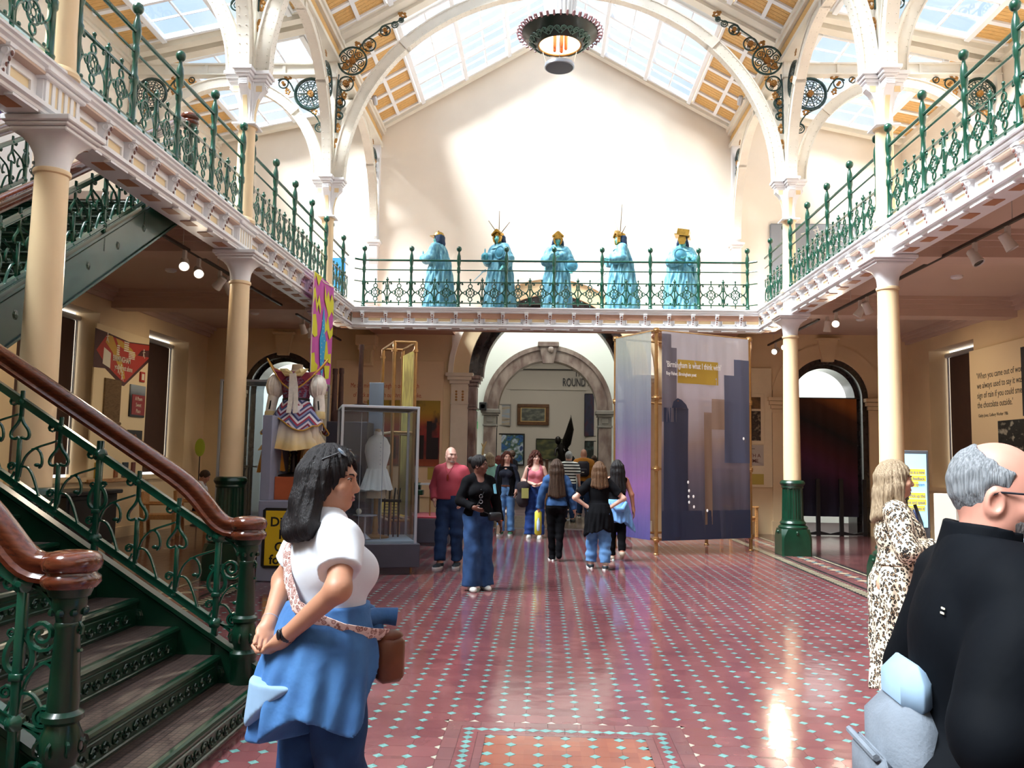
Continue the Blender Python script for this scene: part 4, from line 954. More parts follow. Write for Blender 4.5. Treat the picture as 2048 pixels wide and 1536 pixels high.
HR = [(-.045, -.055), (-.03, -.06), (.03, -.06), (.045, -.055), (.05, -.035), (.035, -.02), (.04, .0), (.052, .02), (.045, .045), (.02, .06), (-.02, .06), (-.045, .045), (-.052, .02), (-.04, 0), (-.035, -.02), (-.05, -.035)]
def handrail(pts, parent):
    P = [Vector(p) for p in pts]; fr = []
    for i in range(len(P)):
        t = (P[min(i+1, len(P)-1)]-P[max(i-1, 0)]).normalized(); s = t.cross(Vector((0, 0, 1))).normalized(); fr.append((s, s.cross(t)))
    return MB().sweep(HR, P, fr).build('handrail', WOODR, parent, 50)
nw = [(.075, .0), (.078, .22), (.085, .23), (.085, .26), (.06, .28), (.062, .30), (.08, .33), (.082, .38), (.066, .42), (.06, .44), (.078, .455), (.078, .475), (.058, .49), (.06, .52), (.046, .80), (.05, .81), (.05, .825), (.046, .83), (.05, .85), (.062, .88), (.066, .90), (.064, .925), (.075, .93), (.085, .955), (.086, .965)]
newel = MB().lathe(nw, 20)
for k in range(8):
    a = k*PI/4
    newel.tube([(math.cos(a)*(.08+.018*math.cos(t_)), math.sin(a)*(.08+.018*math.cos(t_)), .355+.026*math.sin(t_)) for t_ in [j*2*PI/8 for j in range(8)]], .008, 4, True); newel.ball((math.cos(a)*.062, math.sin(a)*.062, .87), .016, 5, 4)
newel_me = newel.mesh('newel_post', GREEND, 40)
cap_ = MB().lathe([(.05, .96), (.1, .965), (.112, .985), (.11, 1.005), (.096, 1.015), (.093, 1.025), (.108, 1.035), (.114, 1.06), (.108, 1.085), (.09, 1.10), (.05, 1.108), (.01, 1.11)], 28).mesh('newel_cap', WOODR, 50)
NX = -2.06
for y in (SY0-.06, SY1+.0):
    base = RISE*1 - .0
    place('newel_post', newel_me, st, (NX, y, .10)); place('newel_cap', cap_, st, (NX, y, .10))
    MB().cbox(NX-.09, NX+.09, y-.09, y+.09, 0, .16, .01).build('newel_base', GREEND, st, 0)
    p = n1(y); bars(p, 1.15, NL-1, st)
    for k in range(1, NL):
        if k == 1: place('baluster', ub, st, p(k+.15)); continue
        place('baluster', ub if k % 3 == 1 else us, st, Vector(p(k+.15)))
    zt = .10+1.035
    top = Vector(p(NL-1))+Vector((0, 0, .9))
    zz = lambda x: RISE+(SX0-x)/RUN*RISE+.90
    P = [(NX-.03, y, zt)]+[(p_.x, y, p_.z) for p_ in bez((NX-.10, y, zt), (NX-.24, y, zt), (NX-.26, y, zz(NX-.26)-.0), (NX-.5, y, zz(NX-.5)), 10)]+[(x_, y, zz(x_)) for x_ in (-3.2, -4.0, top.x)]+[(LX-.08, y, top.z+.02)]
    handrail(P, st)
    # scrolled ends where the bars meet the newel
    c = Vector(p(1.15)); 
    for h, q in ((.71, 1), (.17, -1)):
        o = c+Vector((0, 0, h)); m = MB()
        for s, r_ in ((1, .045), (-1, .07)):
            m.tube([(o.x+.02+t_[0]*1.0, o.y, o.z+t_[1]) for t_ in [(b_.x, b_.y) for b_ in bez((0, 0, 0), (.08, -.03*1, 0), (.14, -.05 if s > 0 else -.1, 0), (.14, .02 if s > 0 else -.2, 0), 8)]], .010, 5, flat=1.6, up=(0, 1, 0))
            e = (.14-r_, .02 if s > 0 else -.2); m.tube([(o.x+.02+e[0]+a_, o.y, o.z+e[1]+b_) for a_, b_ in spiral(0, 0, r_, .012, 0, s*3.4*PI, 20)], .010, 5, flat=1.6, up=(0, 1, 0))
        m.build('scrolled_end', GREEN, st, 50)
for x in (S2X0, S2X1):
    p = n2(x); bars(p, 0, 16, st)
    for k in range(17):
        o = place('baluster', ub2 if k % 3 == 1 else us2, st, p(k), (0, 0, -PI/2))
    handrail([(x, S2Y-.25, ZL+.98)]+[Vector(p(k))+Vector((0, 0, .9)) for k in (0, 5, 10, 16)]+[(x, S2Y+RUN2*16.9, ZF+.95)], st)
for y in (S2Y-.1, S2Y+RUN2*17):
    for x in (S2X0, S2X1):
        z = ZL if y < 6 else ZF; place('newel_post', newel_me, st, (x, y, z)); place('newel_cap', cap_, st, (x, y, z))
# gallery rail round the stair well
railing('short green railing on the left gallery beside the stair well', [(-6.62, 5.0), (-6.62, 6.0), (-6.62, 7.0), (-6.62, 8.0), (-6.62, 9.0)])
# ================================================================ EXHIBITS AND FITTINGS
def text(body, size, loc, m, parent, name='lettering', rot=(PI/2, 0, 0), align='LEFT', ext=.001, sp=1.0, sx=1.0, lsp=1.0, bold=0.0):
    cu = bpy.data.curves.new(name, 'FONT'); cu.body = body; cu.size = size; cu.align_x = align; cu.extrude = ext; cu.space_character = sp; cu.space_line = lsp; cu.resolution_u = 3
    cu.offset = bold
    tmp = bpy.data.objects.new('tmp', cu); C.objects.link(tmp)
    me = bpy.data.meshes.new_from_object(tmp.evaluated_get(bpy.context.evaluated_depsgraph_get())); bpy.data.objects.remove(tmp); bpy.data.curves.remove(cu)
    me.materials.clear(); me.materials.append(m); me.name = name
    return place(name, me, parent, loc, rot, (sx, 1, 1))
def flatpoly(polys, t=.001):
    # polys: [(pts in (x,z), layer, mi)] printed layers in front (-y)
    m = MB()
    for pts, ly, mi in polys: m.prism(pts, 'y', -ly-t, -ly, mi)
    return m
def img_mat(name, cols, scale=3, rough=.6, stretch=(1, 1, 1), kind='noise', contrast=(.3, .7)):
    if name in MATS: return MATS[name]
    m = bpy.data.materials.new(name); m.use_nodes = True; t = m.node_tree; p = t.nodes['Principled BSDF']; p.inputs['Roughness'].default_value = rough
    co = t.nodes.new('ShaderNodeTexCoord'); mp = t.nodes.new('ShaderNodeMapping'); mp.inputs['Scale'].default_value = stretch
    t.links.new(co.outputs['Object'], mp.inputs['Vector'])
    if kind == 'z':
        s = t.nodes.new('ShaderNodeSeparateXYZ'); n = t.nodes.new('ShaderNodeTexNoise'); n.inputs['Scale'].default_value = scale
        t.links.new(mp.outputs[0], s.inputs[0]); t.links.new(mp.outputs[0], n.inputs['Vector'])
        a = t.nodes.new('ShaderNodeMath'); a.operation = 'MULTIPLY_ADD'; a.inputs[1].default_value = .25; t.links.new(n.outputs['Fac'], a.inputs[0]); t.links.new(s.outputs['Z'], a.inputs[2]); f = a.outputs[0]
    else:
        n = t.nodes.new('ShaderNodeTexNoise' if kind == 'noise' else 'ShaderNodeTexVoronoi'); n.inputs['Scale'].default_value = scale
        t.links.new(mp.outputs[0], n.inputs['Vector']); f = n.outputs[0]
    r = t.nodes.new('ShaderNodeValToRGB'); e = r.color_ramp.elements
    while len(e) < len(cols): e.new(.5)
    for i, c in enumerate(cols):
        pos, cc = c if isinstance(c, tuple) else (contrast[0]+(contrast[1]-contrast[0])*i/max(1, len(cols)-1), c)
        e[i].position = pos; e[i].color = (*lin(cc), 1)
    t.links.new(f, r.inputs[0]); t.links.new(r.outputs[0], p.inputs['Base Color']); MATS[name] = m; return m
GREYP = mat('grey_plinth_paint', '8E93A8', .55, var=.03); ORANGEP = mat('orange_plinth_paint', 'B4572F', .6, var=.05); YELS = mat('yellow_sign_face', 'E3BE22', .5)
INK = mat('black_print', '151312', .6); CREAMB = mat('cream_board', 'E8D6B0', .65, var=.02); OAK = mat('oak_wood', 'B98650', .45, var=.2, vs=5, stretch=(2, 12, 12)); REDCL = mat('crimson_cloth', '8E1B32', .85, sheen=.3)
# -------- costume stand with its sign
t = thing('exhibit_plinth', 'blue-grey stepped exhibition plinth with a tall fin beside the second left column', 'plinth', (-3.3, 11.3, 0))
MB().cbox(-.52, .42, -.63, -.36, 0, 1.02, .01).cbox(-.52, .12, -.36, .42, 0, 1.02, .01).build('plinth_body', GREYP, t, 0); MB().cbox(-.53, -.40, -.58, .4, 1.02, 2.12, .006).build('fin', GREYP, t, 0)
t = thing('sign', 'yellow sign with black border and black lettering on the grey plinth', 'sign', (-3.25, 10.66, .17))
MB().prism(octo(.5, .04), 'y', -.012, 0, 0).build('sign_board', [INK], t, 0).scale = (1, 1, .76)
o = t.children[0]; o.location = (0, 0, .38)
MB().cbox(-.46, .46, -.018, -.012, .035, .725, .004).build('sign_face', YELS, t, 0)
for k, (b, x) in enumerate((('Diver', -.4), ('R', -.285), ('C', -.335), ('fo', -.395))): text(b, .165, (x, -.018, .53-k*.158), INK, t, bold=.004)
t = thing('display_block', 'rust orange block under the ruffled costume', 'plinth', (-3.2, 11.35, 1.02)); MB().cbox(-.5, .1, -.45, .3, 0, .3, .006).build('block_body', ORANGEP, t, 0)
# costume on its dress form
cx, cyy = -3.56, 11.25
t = thing('stage_costume', 'ruffled stage costume with white puffed sleeves and striped peplum on a dress form', 'costume', (cx, cyy, 1.32))
CW_ = mat('ivory_cloth', 'E4DCD0', .8, var=.08, vs=20, bump=.2, bs=40)
SKIRT = img_mat('dip_dyed_skirt_cloth', [(0.0, 'B8741E'), (.32, 'C98A32'), (.55, 'D8BE86'), (.8, 'DAD2CC'), (1.0, 'DFDCE0')], 6, .85, (1, 1, 1), 'z')
def wavy(prof, n, amp, k, ph=0, a0=0, a1=2*PI, sx=1, sy=1):
    m = MB(); full = abs(a1-a0-2*PI) < 1e-6; N_ = n if full else n+1; v = []
    for i, (r, z) in enumerate(prof):
        f_ = i/(len(prof)-1)
        for j in range(N_):
            a = a0+(a1-a0)*j/n; rr = r+amp*f_*math.sin(k*a+ph+f_*1.5)+amp*.4*f_*math.sin(2.7*k*a+ph); v.append((math.cos(a)*rr*sx, math.sin(a)*rr*sy, z+amp*.5*f_*math.cos(k*a*.5)))
    L = len(prof); M_ = N_ if full else N_-1
    return m.add(v, [(i*N_+j, i*N_+(j+1) % N_, (i+1)*N_+(j+1) % N_, (i+1)*N_+j) for i in range(L-1) for j in range(M_)])
MB().lathe([(.26, 0), (.26, .02), (.1, .035), (.045, .06), (.035, .3), (.05, .31), (.05, .33), (.022, .35), (.018, 1.0)], 20).build('form_stand', mat('dark_turned_wood', '2B1A14', .35), t)
b = MB().lathe([(.115, .98), (.15, 1.06), (.165, 1.2), (.19, 1.3), (.175, 1.37), (.1, 1.42), (.07, 1.45), (.065, 1.52), (.02, 1.53)], 24, sx=1.15, sy=.8); b.build('dress_form', mat('linen_form', 'B9A58C', .8), t)
VEST = img_mat('woven_waistcoat', ['24203A', '8C1F33', '2B2A4E', 'A33A48', '6A6F8C'], 24, .8, (1, 1, 2), 'voronoi', (.1, .7))
MB().lathe([(.14, 1.0), (.152, 1.06), (.172, 1.2), (.2, 1.31), (.185, 1.375), (.12, 1.42)], 28, sx=1.18, sy=.86, cap=False).build('waistcoat', VEST, t)
TRIM = mat('old_gold_braid', 'C2963E', .5, .2)
def chevron():
    m = bpy.data.materials.new('chevron_stripe'); m.use_nodes = True; tt = m.node_tree; p = tt.nodes['Principled BSDF']; p.inputs['Roughness'].default_value = .8
    co = tt.nodes.new('ShaderNodeTexCoord'); s = tt.nodes.new('ShaderNodeSeparateXYZ'); ab = tt.nodes.new('ShaderNodeMath'); ab.operation = 'PINGPONG'; ab.inputs[1].default_value = .12
    ad = tt.nodes.new('ShaderNodeMath'); ad.operation = 'ADD'; mu = tt.nodes.new('ShaderNodeMath'); mu.operation = 'MULTIPLY'; mu.inputs[1].default_value = 4.2; fr = tt.nodes.new('ShaderNodeMath'); fr.operation = 'FRACT'
    r = tt.nodes.new('ShaderNodeValToRGB'); r.color_ramp.interpolation = 'CONSTANT'; e = r.color_ramp.elements
    for i, c in enumerate(('C9C2D2', '4A5A86', 'A0324A', 'D8CFD4', '35406B', '8E93B5', '7A1F3A')):
        if i > 1: e.new(i/7)
        e[i].position = i/7; e[i].color = (*lin(c), 1)
    tt.links.new(co.outputs['Object'], s.inputs[0]); tt.links.new(s.outputs['X'], ab.inputs[0]); tt.links.new(ab.outputs[0], ad.inputs[0]); tt.links.new(s.outputs['Z'], ad.inputs[1]); tt.links.new(ad.outputs[0], mu.inputs[0]); tt.links.new(mu.outputs[0], fr.inputs[0]); tt.links.new(fr.outputs[0], r.inputs[0]); tt.links.new(r.outputs[0], p.inputs['Base Color']); return m
pep = MB(); v = []; n = 40; L = 7
for i in range(L):
    f_ = i/(L-1)
    for j in range(n):
        a = 2*PI*j/n; hem = .30+.17*abs(math.sin(a*2+.78))**1.5-.05*(math.sin(a) < -.7); r = .165+.24*f_+.02*f_*math.sin(8*a); v.append((math.cos(a)*r*1.08, math.sin(a)*r*.85, 1.03-hem*f_))
pep.add(v, [(i*n+j, i*n+(j+1) % n, (i+1)*n+(j+1) % n, (i+1)*n+j) for i in range(L-1) for j in range(n)])
pp_ = pep.build('striped_peplum', chevron(), t, 60); MB().tube(v[-n:], .011, 5, True).build('peplum_braid', TRIM, t)
MB().lathe([(.155, .99), (.16, 1.0), (.16, 1.05), (.152, 1.06)], 24, sx=1.17, sy=.86, cap=False).build('waist_sash', BLACK, t)
wavy([(.2, .95), (.28, .7), (.36, .5), (.44, .36)], 72, .035, 9).build('upper_ruffle', SKIRT, t, 70)
wavy([(.22, .75), (.30, .45), (.36, .2), (.42, .05)], 72, .03, 8, 1, PI*.0-.9, PI+.9, 1, .9).build('back_train', SKIRT, t, 70)
for s in (-1, 1):
    P = [(s*(.16+.05*k), -.12+.03*k, .8-.13*k) for k in range(6)]; m = MB()
    for i, q in enumerate(P):
        pass
    m = wavy([(.05, .78), (.09, .55), (.12, .3), (.15, .06)], 36, .028, 6, s); o = m.build('front_ruffle', SKIRT, t, 70); o.location = (s*.27, -.12, 0)
    # sleeves: puff, forearm, glove
    m = MB().ball((s*.29, 0, 1.22), .125, 14, 10, sc_=(.95, .95, 1.35)).tube([(s*.31, 0, 1.1), (s*.335, -.01, .95), (s*.345, -.03, .8)], [.075, .07, .065], 12)
    for k in range(9):
        a = 2*PI*k/9; m.tube([(s*.29+math.cos(a)*.118*math.sin(q), math.sin(a)*.118*math.sin(q), 1.22+.16*math.cos(q)) for q in (.3, .9, 1.57, 2.2, 2.8)], .014, 5)
    m.build('puffed_sleeve', CW_, t, 60)
    m = MB().lathe([(.068, .78), (.075, .8), (.072, .86), (.066, .88)], 14, (s*.343, -.03, 0)).build('cuff', mat('pale_gold_cloth', 'D9C48C', .7), t)
    g = MB().ball((s*.35, -.04, .74), .05, 10, 7, sc_=(.8, .6, 1.1))
    for k in range(4): g.tube([(s*.35+(k-1.5)*.02, -.05, .72), (s*.35+(k-1.5)*.026, -.07, .66), (s*.35+(k-1.5)*.024, -.06, .62)], [.012, .011, .008], 6)
    g.build('glove', mat('pale_glove', 'C9CAD6', .7), t)
    MB().tube([(s*.325, -.07, 1.02), (s*.34, -.08, .9)], .012, 5).build('ribbon', BLACK, t)
    # winged collar
    c = [(s*.05, -.12, 1.40), (s*.16, -.17, 1.28), (s*.0, -.19, 1.14), (s*.14, -.17, 1.24), (s*.30, -.08, 1.42), (s*.42, -.0, 1.6), (s*.33, .02, 1.47), (s*.2, .05, 1.42)]
    m = MB(); m.add(c+[(x, y+.02, z) for x, y, z in c], [(0, 1, 4, 7), (1, 3, 4), (4, 5, 6, 7), (8, 15, 12, 9), (12, 15, 14, 13), (1, 2, 3)]); m.build('winged_collar', mat('crimson_collar', '7E1A30', .7), t, 0)
    MB().tube([c[2], c[3], c[4], c[5], c[6], c[7]], .012, 5).build('collar_braid', TRIM, t)
    MB().tube([(s*.02, -.17, 1.38), (s*.1, -.18, 1.42), (s*.17, -.15, 1.45), (s*.1, -.17, 1.37), (s*.02, -.18, 1.36)], [.02, .035, .03, .03, .015], 8).build('bow_loop', mat('pale_gold_cloth', 'D9C48C', .7), t)
    MB().bar([(s*.012, -.2, 1.38), (.02+s*.03, -.215, 1.2), (.04+s*.035, -.27, 1.0), (.05+s*.045, -.34, .84)], .062, .012, up=(0, 1, 0)).build('neck_tie', CW_, t, 0)
t = thing('sequined_gown', 'narrow gold and black sequined gown behind the grey fin', 'costume', (-3.70, 11.56, 1.02))
SEQ = img_mat('gold_sequins', ['17130F', 'D8C060', '2A2412', 'E8DC98'], 34, .3, (1, 1, .6), 'voronoi', (.05, .55))
wavy([(.07, 1.05), (.09, .95), (.1, .7), (.08, .5), (.11, .25), (.14, .0)], 30, .02, 5).build('gown_body', SEQ, t, 60); MB().lathe([(.06, 1.04), (.07, 1.1), (.04, 1.16), (.01, 1.17)], 14).build('gown_neck', mat('tan_leather', 'B07A45', .5), t)
# display case behind it
def case(label, loc, w_, d, z0, z1, rz, base_h, foot, parts=True):
    t = thing('display_case', label, 'display case', loc, rz); e = .018
    MB().cbox(-w_/2-.06, w_/2+.06, -d/2-.06, d/2+.06, foot, base_h, .008).build('plinth_body', DGREY, t, 0)
    if foot: MB().box(-w_/2+.06, w_/2-.06, -d/2+.06, d/2-.06, 0, foot).build('foot', mat('foot_grey', '6E6670', .6), t, 0)
    MB().box(-w_/2+.01, w_/2-.01, -d/2+.01, d/2-.01, base_h, base_h+.03).build('case_floor', mat('case_floor_grey', '8A97A0', .5), t, 0)
    f = MB()
    for x in (-w_/2, w_/2):
        for y in (-d/2, d/2): f.cbox(x-e, x+e, y-e, y+e, base_h, z1, .004)
        f.cbox(x-e, x+e, -d/2, d/2, z1-.035, z1, .004)
    for y in (-d/2, d/2): f.cbox(-w_/2, w_/2, y-e, y+e, z1-.035, z1, .004)
    f.build('metal_frame', STEEL, t, 0); MB().box(-w_/2, w_/2, -d/2, d/2, z1-.02, z1-.01).build('case_lid', mat('case_lid_dark', '2A2D33', .5), t, 0)
    for k, (x0, x1, y0, y1) in enumerate(((-w_/2, w_/2, -d/2-.004, -d/2+.004), (-w_/2, w_/2, d/2-.004, d/2+.004), (-w_/2-.004, -w_/2+.004, -d/2, d/2), (w_/2-.004, w_/2+.004, -d/2, d/2))):
        MB().box(x0, x1, y0, y1, base_h+.03, z1-.035).build('glass_pane', GLASS, t, 0)
    return t
rz = .29; ca, sa = math.cos(rz), math.sin(rz)
def rot2(x, y, c=(-2.58, 11.98)): return (c[0]+x*ca-y*sa, c[1]+x*sa+y*ca)
case('glass display case with pale metal frame and dark plinth holding the white dress', (-2.58, 11.98, 0), 1.04, 1.04, 0, 2.31, rz, .42, .1)
x, y = rot2(.02, .05)
t = thing('dress_form', 'small white pleated tennis dress on a wooden-poled dress form in the glass case', 'dress', (x, y, .45), .5)
MB().lathe([(.2, 0), (.2, .02), (.05, .05), (.035, .1), (.045, .14), (.03, .3), (.035, .6), (.03, .75), (.025, .95)], 16).build('wooden_pole', mat('waxed_pole', '8A6536', .4, var=.2), t)
DR = mat('white_cotton', 'D9DAD6', .8, var=.04, bump=.25, bs=30)
dp = [(.135, .95), (.12, 1.0), (.145, 1.1), (.17, 1.22), (.165, 1.32), (.12, 1.42), (.055, 1.47), (.05, 1.52)]
MB().lathe(dp, 24, sx=1.1, sy=.85).build('bodice', DR, t); wavy([(.135, .98), (.17, .85), (.215, .68)], 60, .014, 15, sx=1.1, sy=.9).build('pleated_skirt', DR, t, 50)
MB().lathe([(.045, 1.51), (.045, 1.55), (.01, 1.56)], 14).build('form_neck', mat('linen_form', 'B9A58C', .8), t); MB().lathe([(.13, .56), (.12, .72)], 16, sx=1.1, sy=.85).build('form_base', mat('linen_form', 'B9A58C', .8), t)
for k in range(6): MB().ball((.0, -.148+.0*k, 1.05+k*.06), .008, 6, 4).build('button', STEEL, t)
x, y = rot2(-.28, .2); t = thing('glass_vessel', 'clear tall glass tumbler on a shelf in the glass case', 'glass', (x+.1, y-.3, 1.16)); MB().lathe([(.03, 0), (.038, .13), (.036, .13), (.028, .01)], 14).build('tumbler', GLASS, t)
x, y = rot2(-.18, -.1); t = thing('glass_shelf', 'small glass shelf held by thin rods inside the glass case', 'shelf', (x, y, 1.12)); MB().box(-.02, .28, -.25, .0, 0, .012).build('shelf_plate', GLASS, t, 0)
for q in ((.0, -.24), (.27, -.02)): MB().tube([(q[0], q[1], -.67), (q[0], q[1], 1.1)], .005, 6).build('rod', STEEL, t)
x, y = rot2(-.15, -.2); t = thing('round_tray', 'silver tray with a cream ball low in the glass case', 'tray', (x, y, .78)); MB().lathe([(.02, -.33), (.09, -.32), (.012, -.25), (.012, -.02), (.17, 0), (.17, .012)], 18).build('tray_stand', STEEL, t); MB().ball((-.09, 0, .055), .042, 12, 8).build('ball', mat('cream_ball', 'D6CDB4', .5), t)
x, y = rot2(.25, .15); t = thing('tennis_net_post', 'dark folded bentwood rack in the glass case', 'rack', (x, y, .45))
for k in range(4): MB().tube([(-.1+k*.07, 0, 0), (-.1+k*.07, .02, .55), (-.1+k*.07, .1, .7)], .012, 6).build('rail', BLACK, t)
MB().box(-.14, .15, -.02, .02, .5, .54).build('cross_rail', BLACK, t, 0)
case('tall glass display case behind the second left column and the costume', (-4.5, 13.3, 0), 1.5, .8, 0, 2.78, 0, .5, .08)
# things standing behind the big case
t = thing('partition_board', 'narrow blue-grey upright board behind the glass case', 'board', (-2.93, 13.6, 0)); MB().cbox(-.12, .12, -.02, .02, 0, 2.82, .005).build('board_panel', mat('blue_grey_board', '7C8794', .6), t, 0)
t = thing('factory_model', 'brown model works with three tall chimneys on a dark stand behind the glass case', 'model', (-3.25, 13.3, 0))
BR = mat('model_brick', '4A2C24', .6, var=.2, vs=20); MB().cbox(-.35, .3, -.25, .25, 0, 2.15, .01).build('stand', DGREY, t, 0); MB().prism([(-.25, 2.15), (.2, 2.15), (.2, 2.45), (-.1, 2.4), (-.25, 2.3)], 'y', -.2, .2).build('shed', BR, t, 0)
for x, y, z in ((-.28, -.1, 3.0), (-.2, .0, 3.02), (.09, .1, 3.42)): MB().lathe([(.05, 2.15), (.035, z-.1), (.042, z-.08), (.042, z)], 12, (x, y, 0)).build('chimney', BR, t)
t = thing('brass_tube_tower', 'upright frame of brass tubes with one olive printed cloth behind the glass case', 'frame', (-2.6, 13.3, 0))
Q = [(0, 0), (.34, .04), (-.03, 1.0), (-.37, .96)]; zt = 3.46
for a in Q: MB().tube([(*a, 0), (*a, zt)], .028, 10).build('upright_tube', BRASS, t); MB().lathe([(.045, zt-.16), (.045, zt-.12)], 10, (*a, 0)).build('clamp_ring', BRASS, t)
for z in (zt, 2.0, .6):
    for a, b in ((0, 1), (1, 2), (2, 3), (3, 0)): MB().tube([(*Q[a], z), (*Q[b], z)], .022, 8).build('cross_tube', BRASS, t)
MB().bar([(.33, .1, 2.0), (-.02, .95, 2.0)], .004, 2.7).build('printed_cloth', img_mat('olive_print', ['5A4A1E', '8A7A32', '6E5A20', 'A89848'], 5, .8, (1, 1, .3)), t, 0)
# crimson-topped platform with small exhibits
t = thing('low_platform', 'low dark plinth with a crimson top beyond the glass case', 'plinth', (-2.55, 15.9, 0)); MB().cbox(-1.3, .68, -.6, .7, .06, .5, .008).build('plinth_body', DGREY, t, 0); MB().box(-1.25, .63, -.55, .65, 0, .06).build('foot', mat('foot_grey', '6E6670', .6), t, 0); MB().cbox(-1.3, .68, -.6, .7, .5, .53, .006).build('crimson_top', REDCL, t, 0)
t = thing('caption_stand', 'yellow wedge caption stand on the crimson platform', 'sign', (-2.9, 15.55, .53)); MB().prism([(-.25, 0), (.2, 0), (.2, .28)], 'x', -.3, .3).build('wedge', mat('dull_yellow', 'C2A23A', .6), t, 0)
for k in range(5): MB().box(-.22, .22, -.2+k*.08, -.17+k*.08, .045+k*.05, .053+k*.05).build('text_line', INK, t, 0)
t = thing('brass_stand', 'brass pedestal table with hooped legs on the crimson platform', 'stand', (-2.15, 15.6, .53)); MB().tube([(-.12, 0, .5), (-.1, 0, .56), (0, 0, .58), (.1, 0, .56), (.12, 0, .5), (.12, 0, 0)], .014, 8).tube([(-.12, 0, .5), (-.12, 0, 0)], .014, 8).lathe([(.07, 0), (.07, .02)], 12, (.12, 0, 0)).build('legs', BRASS, t); MB().box(-.3, .2, -.12, .12, .57, .6).build('top_plate', STEEL, t, 0)
t = thing('lectern', 'dark slanted reading desk at the end of the crimson platform', 'lectern', (-1.95, 16.1, .53)); MB().cbox(-.05, .1, -.15, .15, 0, .42, .01).prism([(-.2, .52), (.2, .4), (.2, .44), (-.2, .56)], 'y', -.2, .2).build('desk', BLACK, t, 0)
t = thing('model_locomotive', 'small dark green model machine on the platform shelf', 'model', (-2.75, 16.3, .53)); MB().cbox(-.25, .25, -.1, .1, .35, .45, .01).lathe([(.07, -.2), (.07, .2)], 12, M=Matrix.Translation((0, 0, .52)) @ Matrix.Rotation(PI/2, 4, 'Y')).lathe([(.025, .56), (.03, .68)], 8, (.12, 0, 0)).build('machine_body', GREEND, t)
for x in (-.15, .15): MB().cbox(x-.02, x+.02, -.08, .08, 0, .35, .005).build('leg', BLACK, t, 0)
# quotation panel and smoky print on the back wall
t = thing('wall_panel', 'cream wall panel with orange quotation on the back wall left of the big arch', 'panel', (-3.8, YB-.03, 0)); MB().cbox(-1.28, 1.27, -.03, .0, .7, 3.86, .004).build('panel_board', mat('wall_panel_tan', 'E6C9A2', .65), t, 0)
OT = mat('orange_print', 'B83C14', .6)
text('Me and mine in Birmingham our labyrinth', .155, (-.92, -.032, 3.22), OT, t, sx=.62); text('of brick and beneath our shroud of smoke.', .155, (-.85, -.032, 3.0), OT, t, sx=.6); text('Birmingham, 1838', .07, (-.6, -.032, 2.86), OT, t, sx=.8)
t = thing('smoky_print', 'large print of red glow and drifting chimney smoke on the cream wall panel', 'print', (-3.35, YB-.095, 2.17))
SM = bpy.data.materials.new('smoky_glow'); SM.use_nodes = True
def smoky(m):
    tt = m.node_tree; p = tt.nodes['Principled BSDF']; p.inputs['Roughness'].default_value = .6; co = tt.nodes.new('ShaderNodeTexCoord'); s = tt.nodes.new('ShaderNodeSeparateXYZ'); tt.links.new(co.outputs['Object'], s.inputs[0])
    r = tt.nodes.new('ShaderNodeValToRGB'); mr = tt.nodes.new('ShaderNodeMapRange'); mr.inputs[1].default_value = -.78; mr.inputs[2].default_value = .78; tt.links.new(s.outputs['Z'], mr.inputs[0]); tt.links.new(mr.outputs[0], r.inputs[0]); e = r.color_ramp.elements
    for i, (q, c) in enumerate(((0, 'A8502C'), (.2, '6A2420'), (.45, '8E2C2A'), (.6, 'A83E2C'), (.8, 'B08A2C'), (1, '9E842C'))):
        if i > 1: e.new(q)
        e[i].position = q; e[i].color = (*lin(c), 1)
    n = tt.nodes.new('ShaderNodeTexNoise'); n.inputs['Scale'].default_value = 2.2; n.inputs['Detail'].default_value = 6; mp = tt.nodes.new('ShaderNodeMapping'); mp.inputs['Scale'].default_value = (1.2, 1, .8); tt.links.new(co.outputs['Object'], mp.inputs[0]); tt.links.new(mp.outputs[0], n.inputs['Vector'])
    k = tt.nodes.new('ShaderNodeValToRGB'); k.color_ramp.elements[0].position = .52; k.color_ramp.elements[1].position = .68; tt.links.new(n.outputs['Fac'], k.inputs[0])
    mx = tt.nodes.new('ShaderNodeMix'); mx.data_type = 'RGBA'; mx.inputs[7].default_value = (.02, .015, .018, 1); tt.links.new(k.outputs[0], mx.inputs[0]); tt.links.new(r.outputs[0], mx.inputs[6]); tt.links.new(mx.outputs[2], p.inputs['Base Color'])
smoky(SM); MB().cbox(-.95, .76, -.02, .03, -.76, .76, .004).build('print_sheet', SM, t, 0)
m = MB()
for x, w_, h in ((.2, .05, .1), (.52, .06, .28), (-.1, .05, .0), (.35, .05, -.05), (-.45, .2, -.1), (.66, .08, -.1)): m.box(x-w_, x+w_, -.023, -.02, -.6, h)
m.build('chimney_silhouettes', mat('print_black', '1E1214', .6), t, 0)
t = thing('caption_label', 'small yellow caption on the cream panel below the smoky print', 'label', (-2.72, YB-.065, 1.24)); MB().cbox(-.13, .13, -.006, .03, -.14, .14, .002).build('label_card', mat('caption_yellow', 'B8A24A', .6), t, 0)
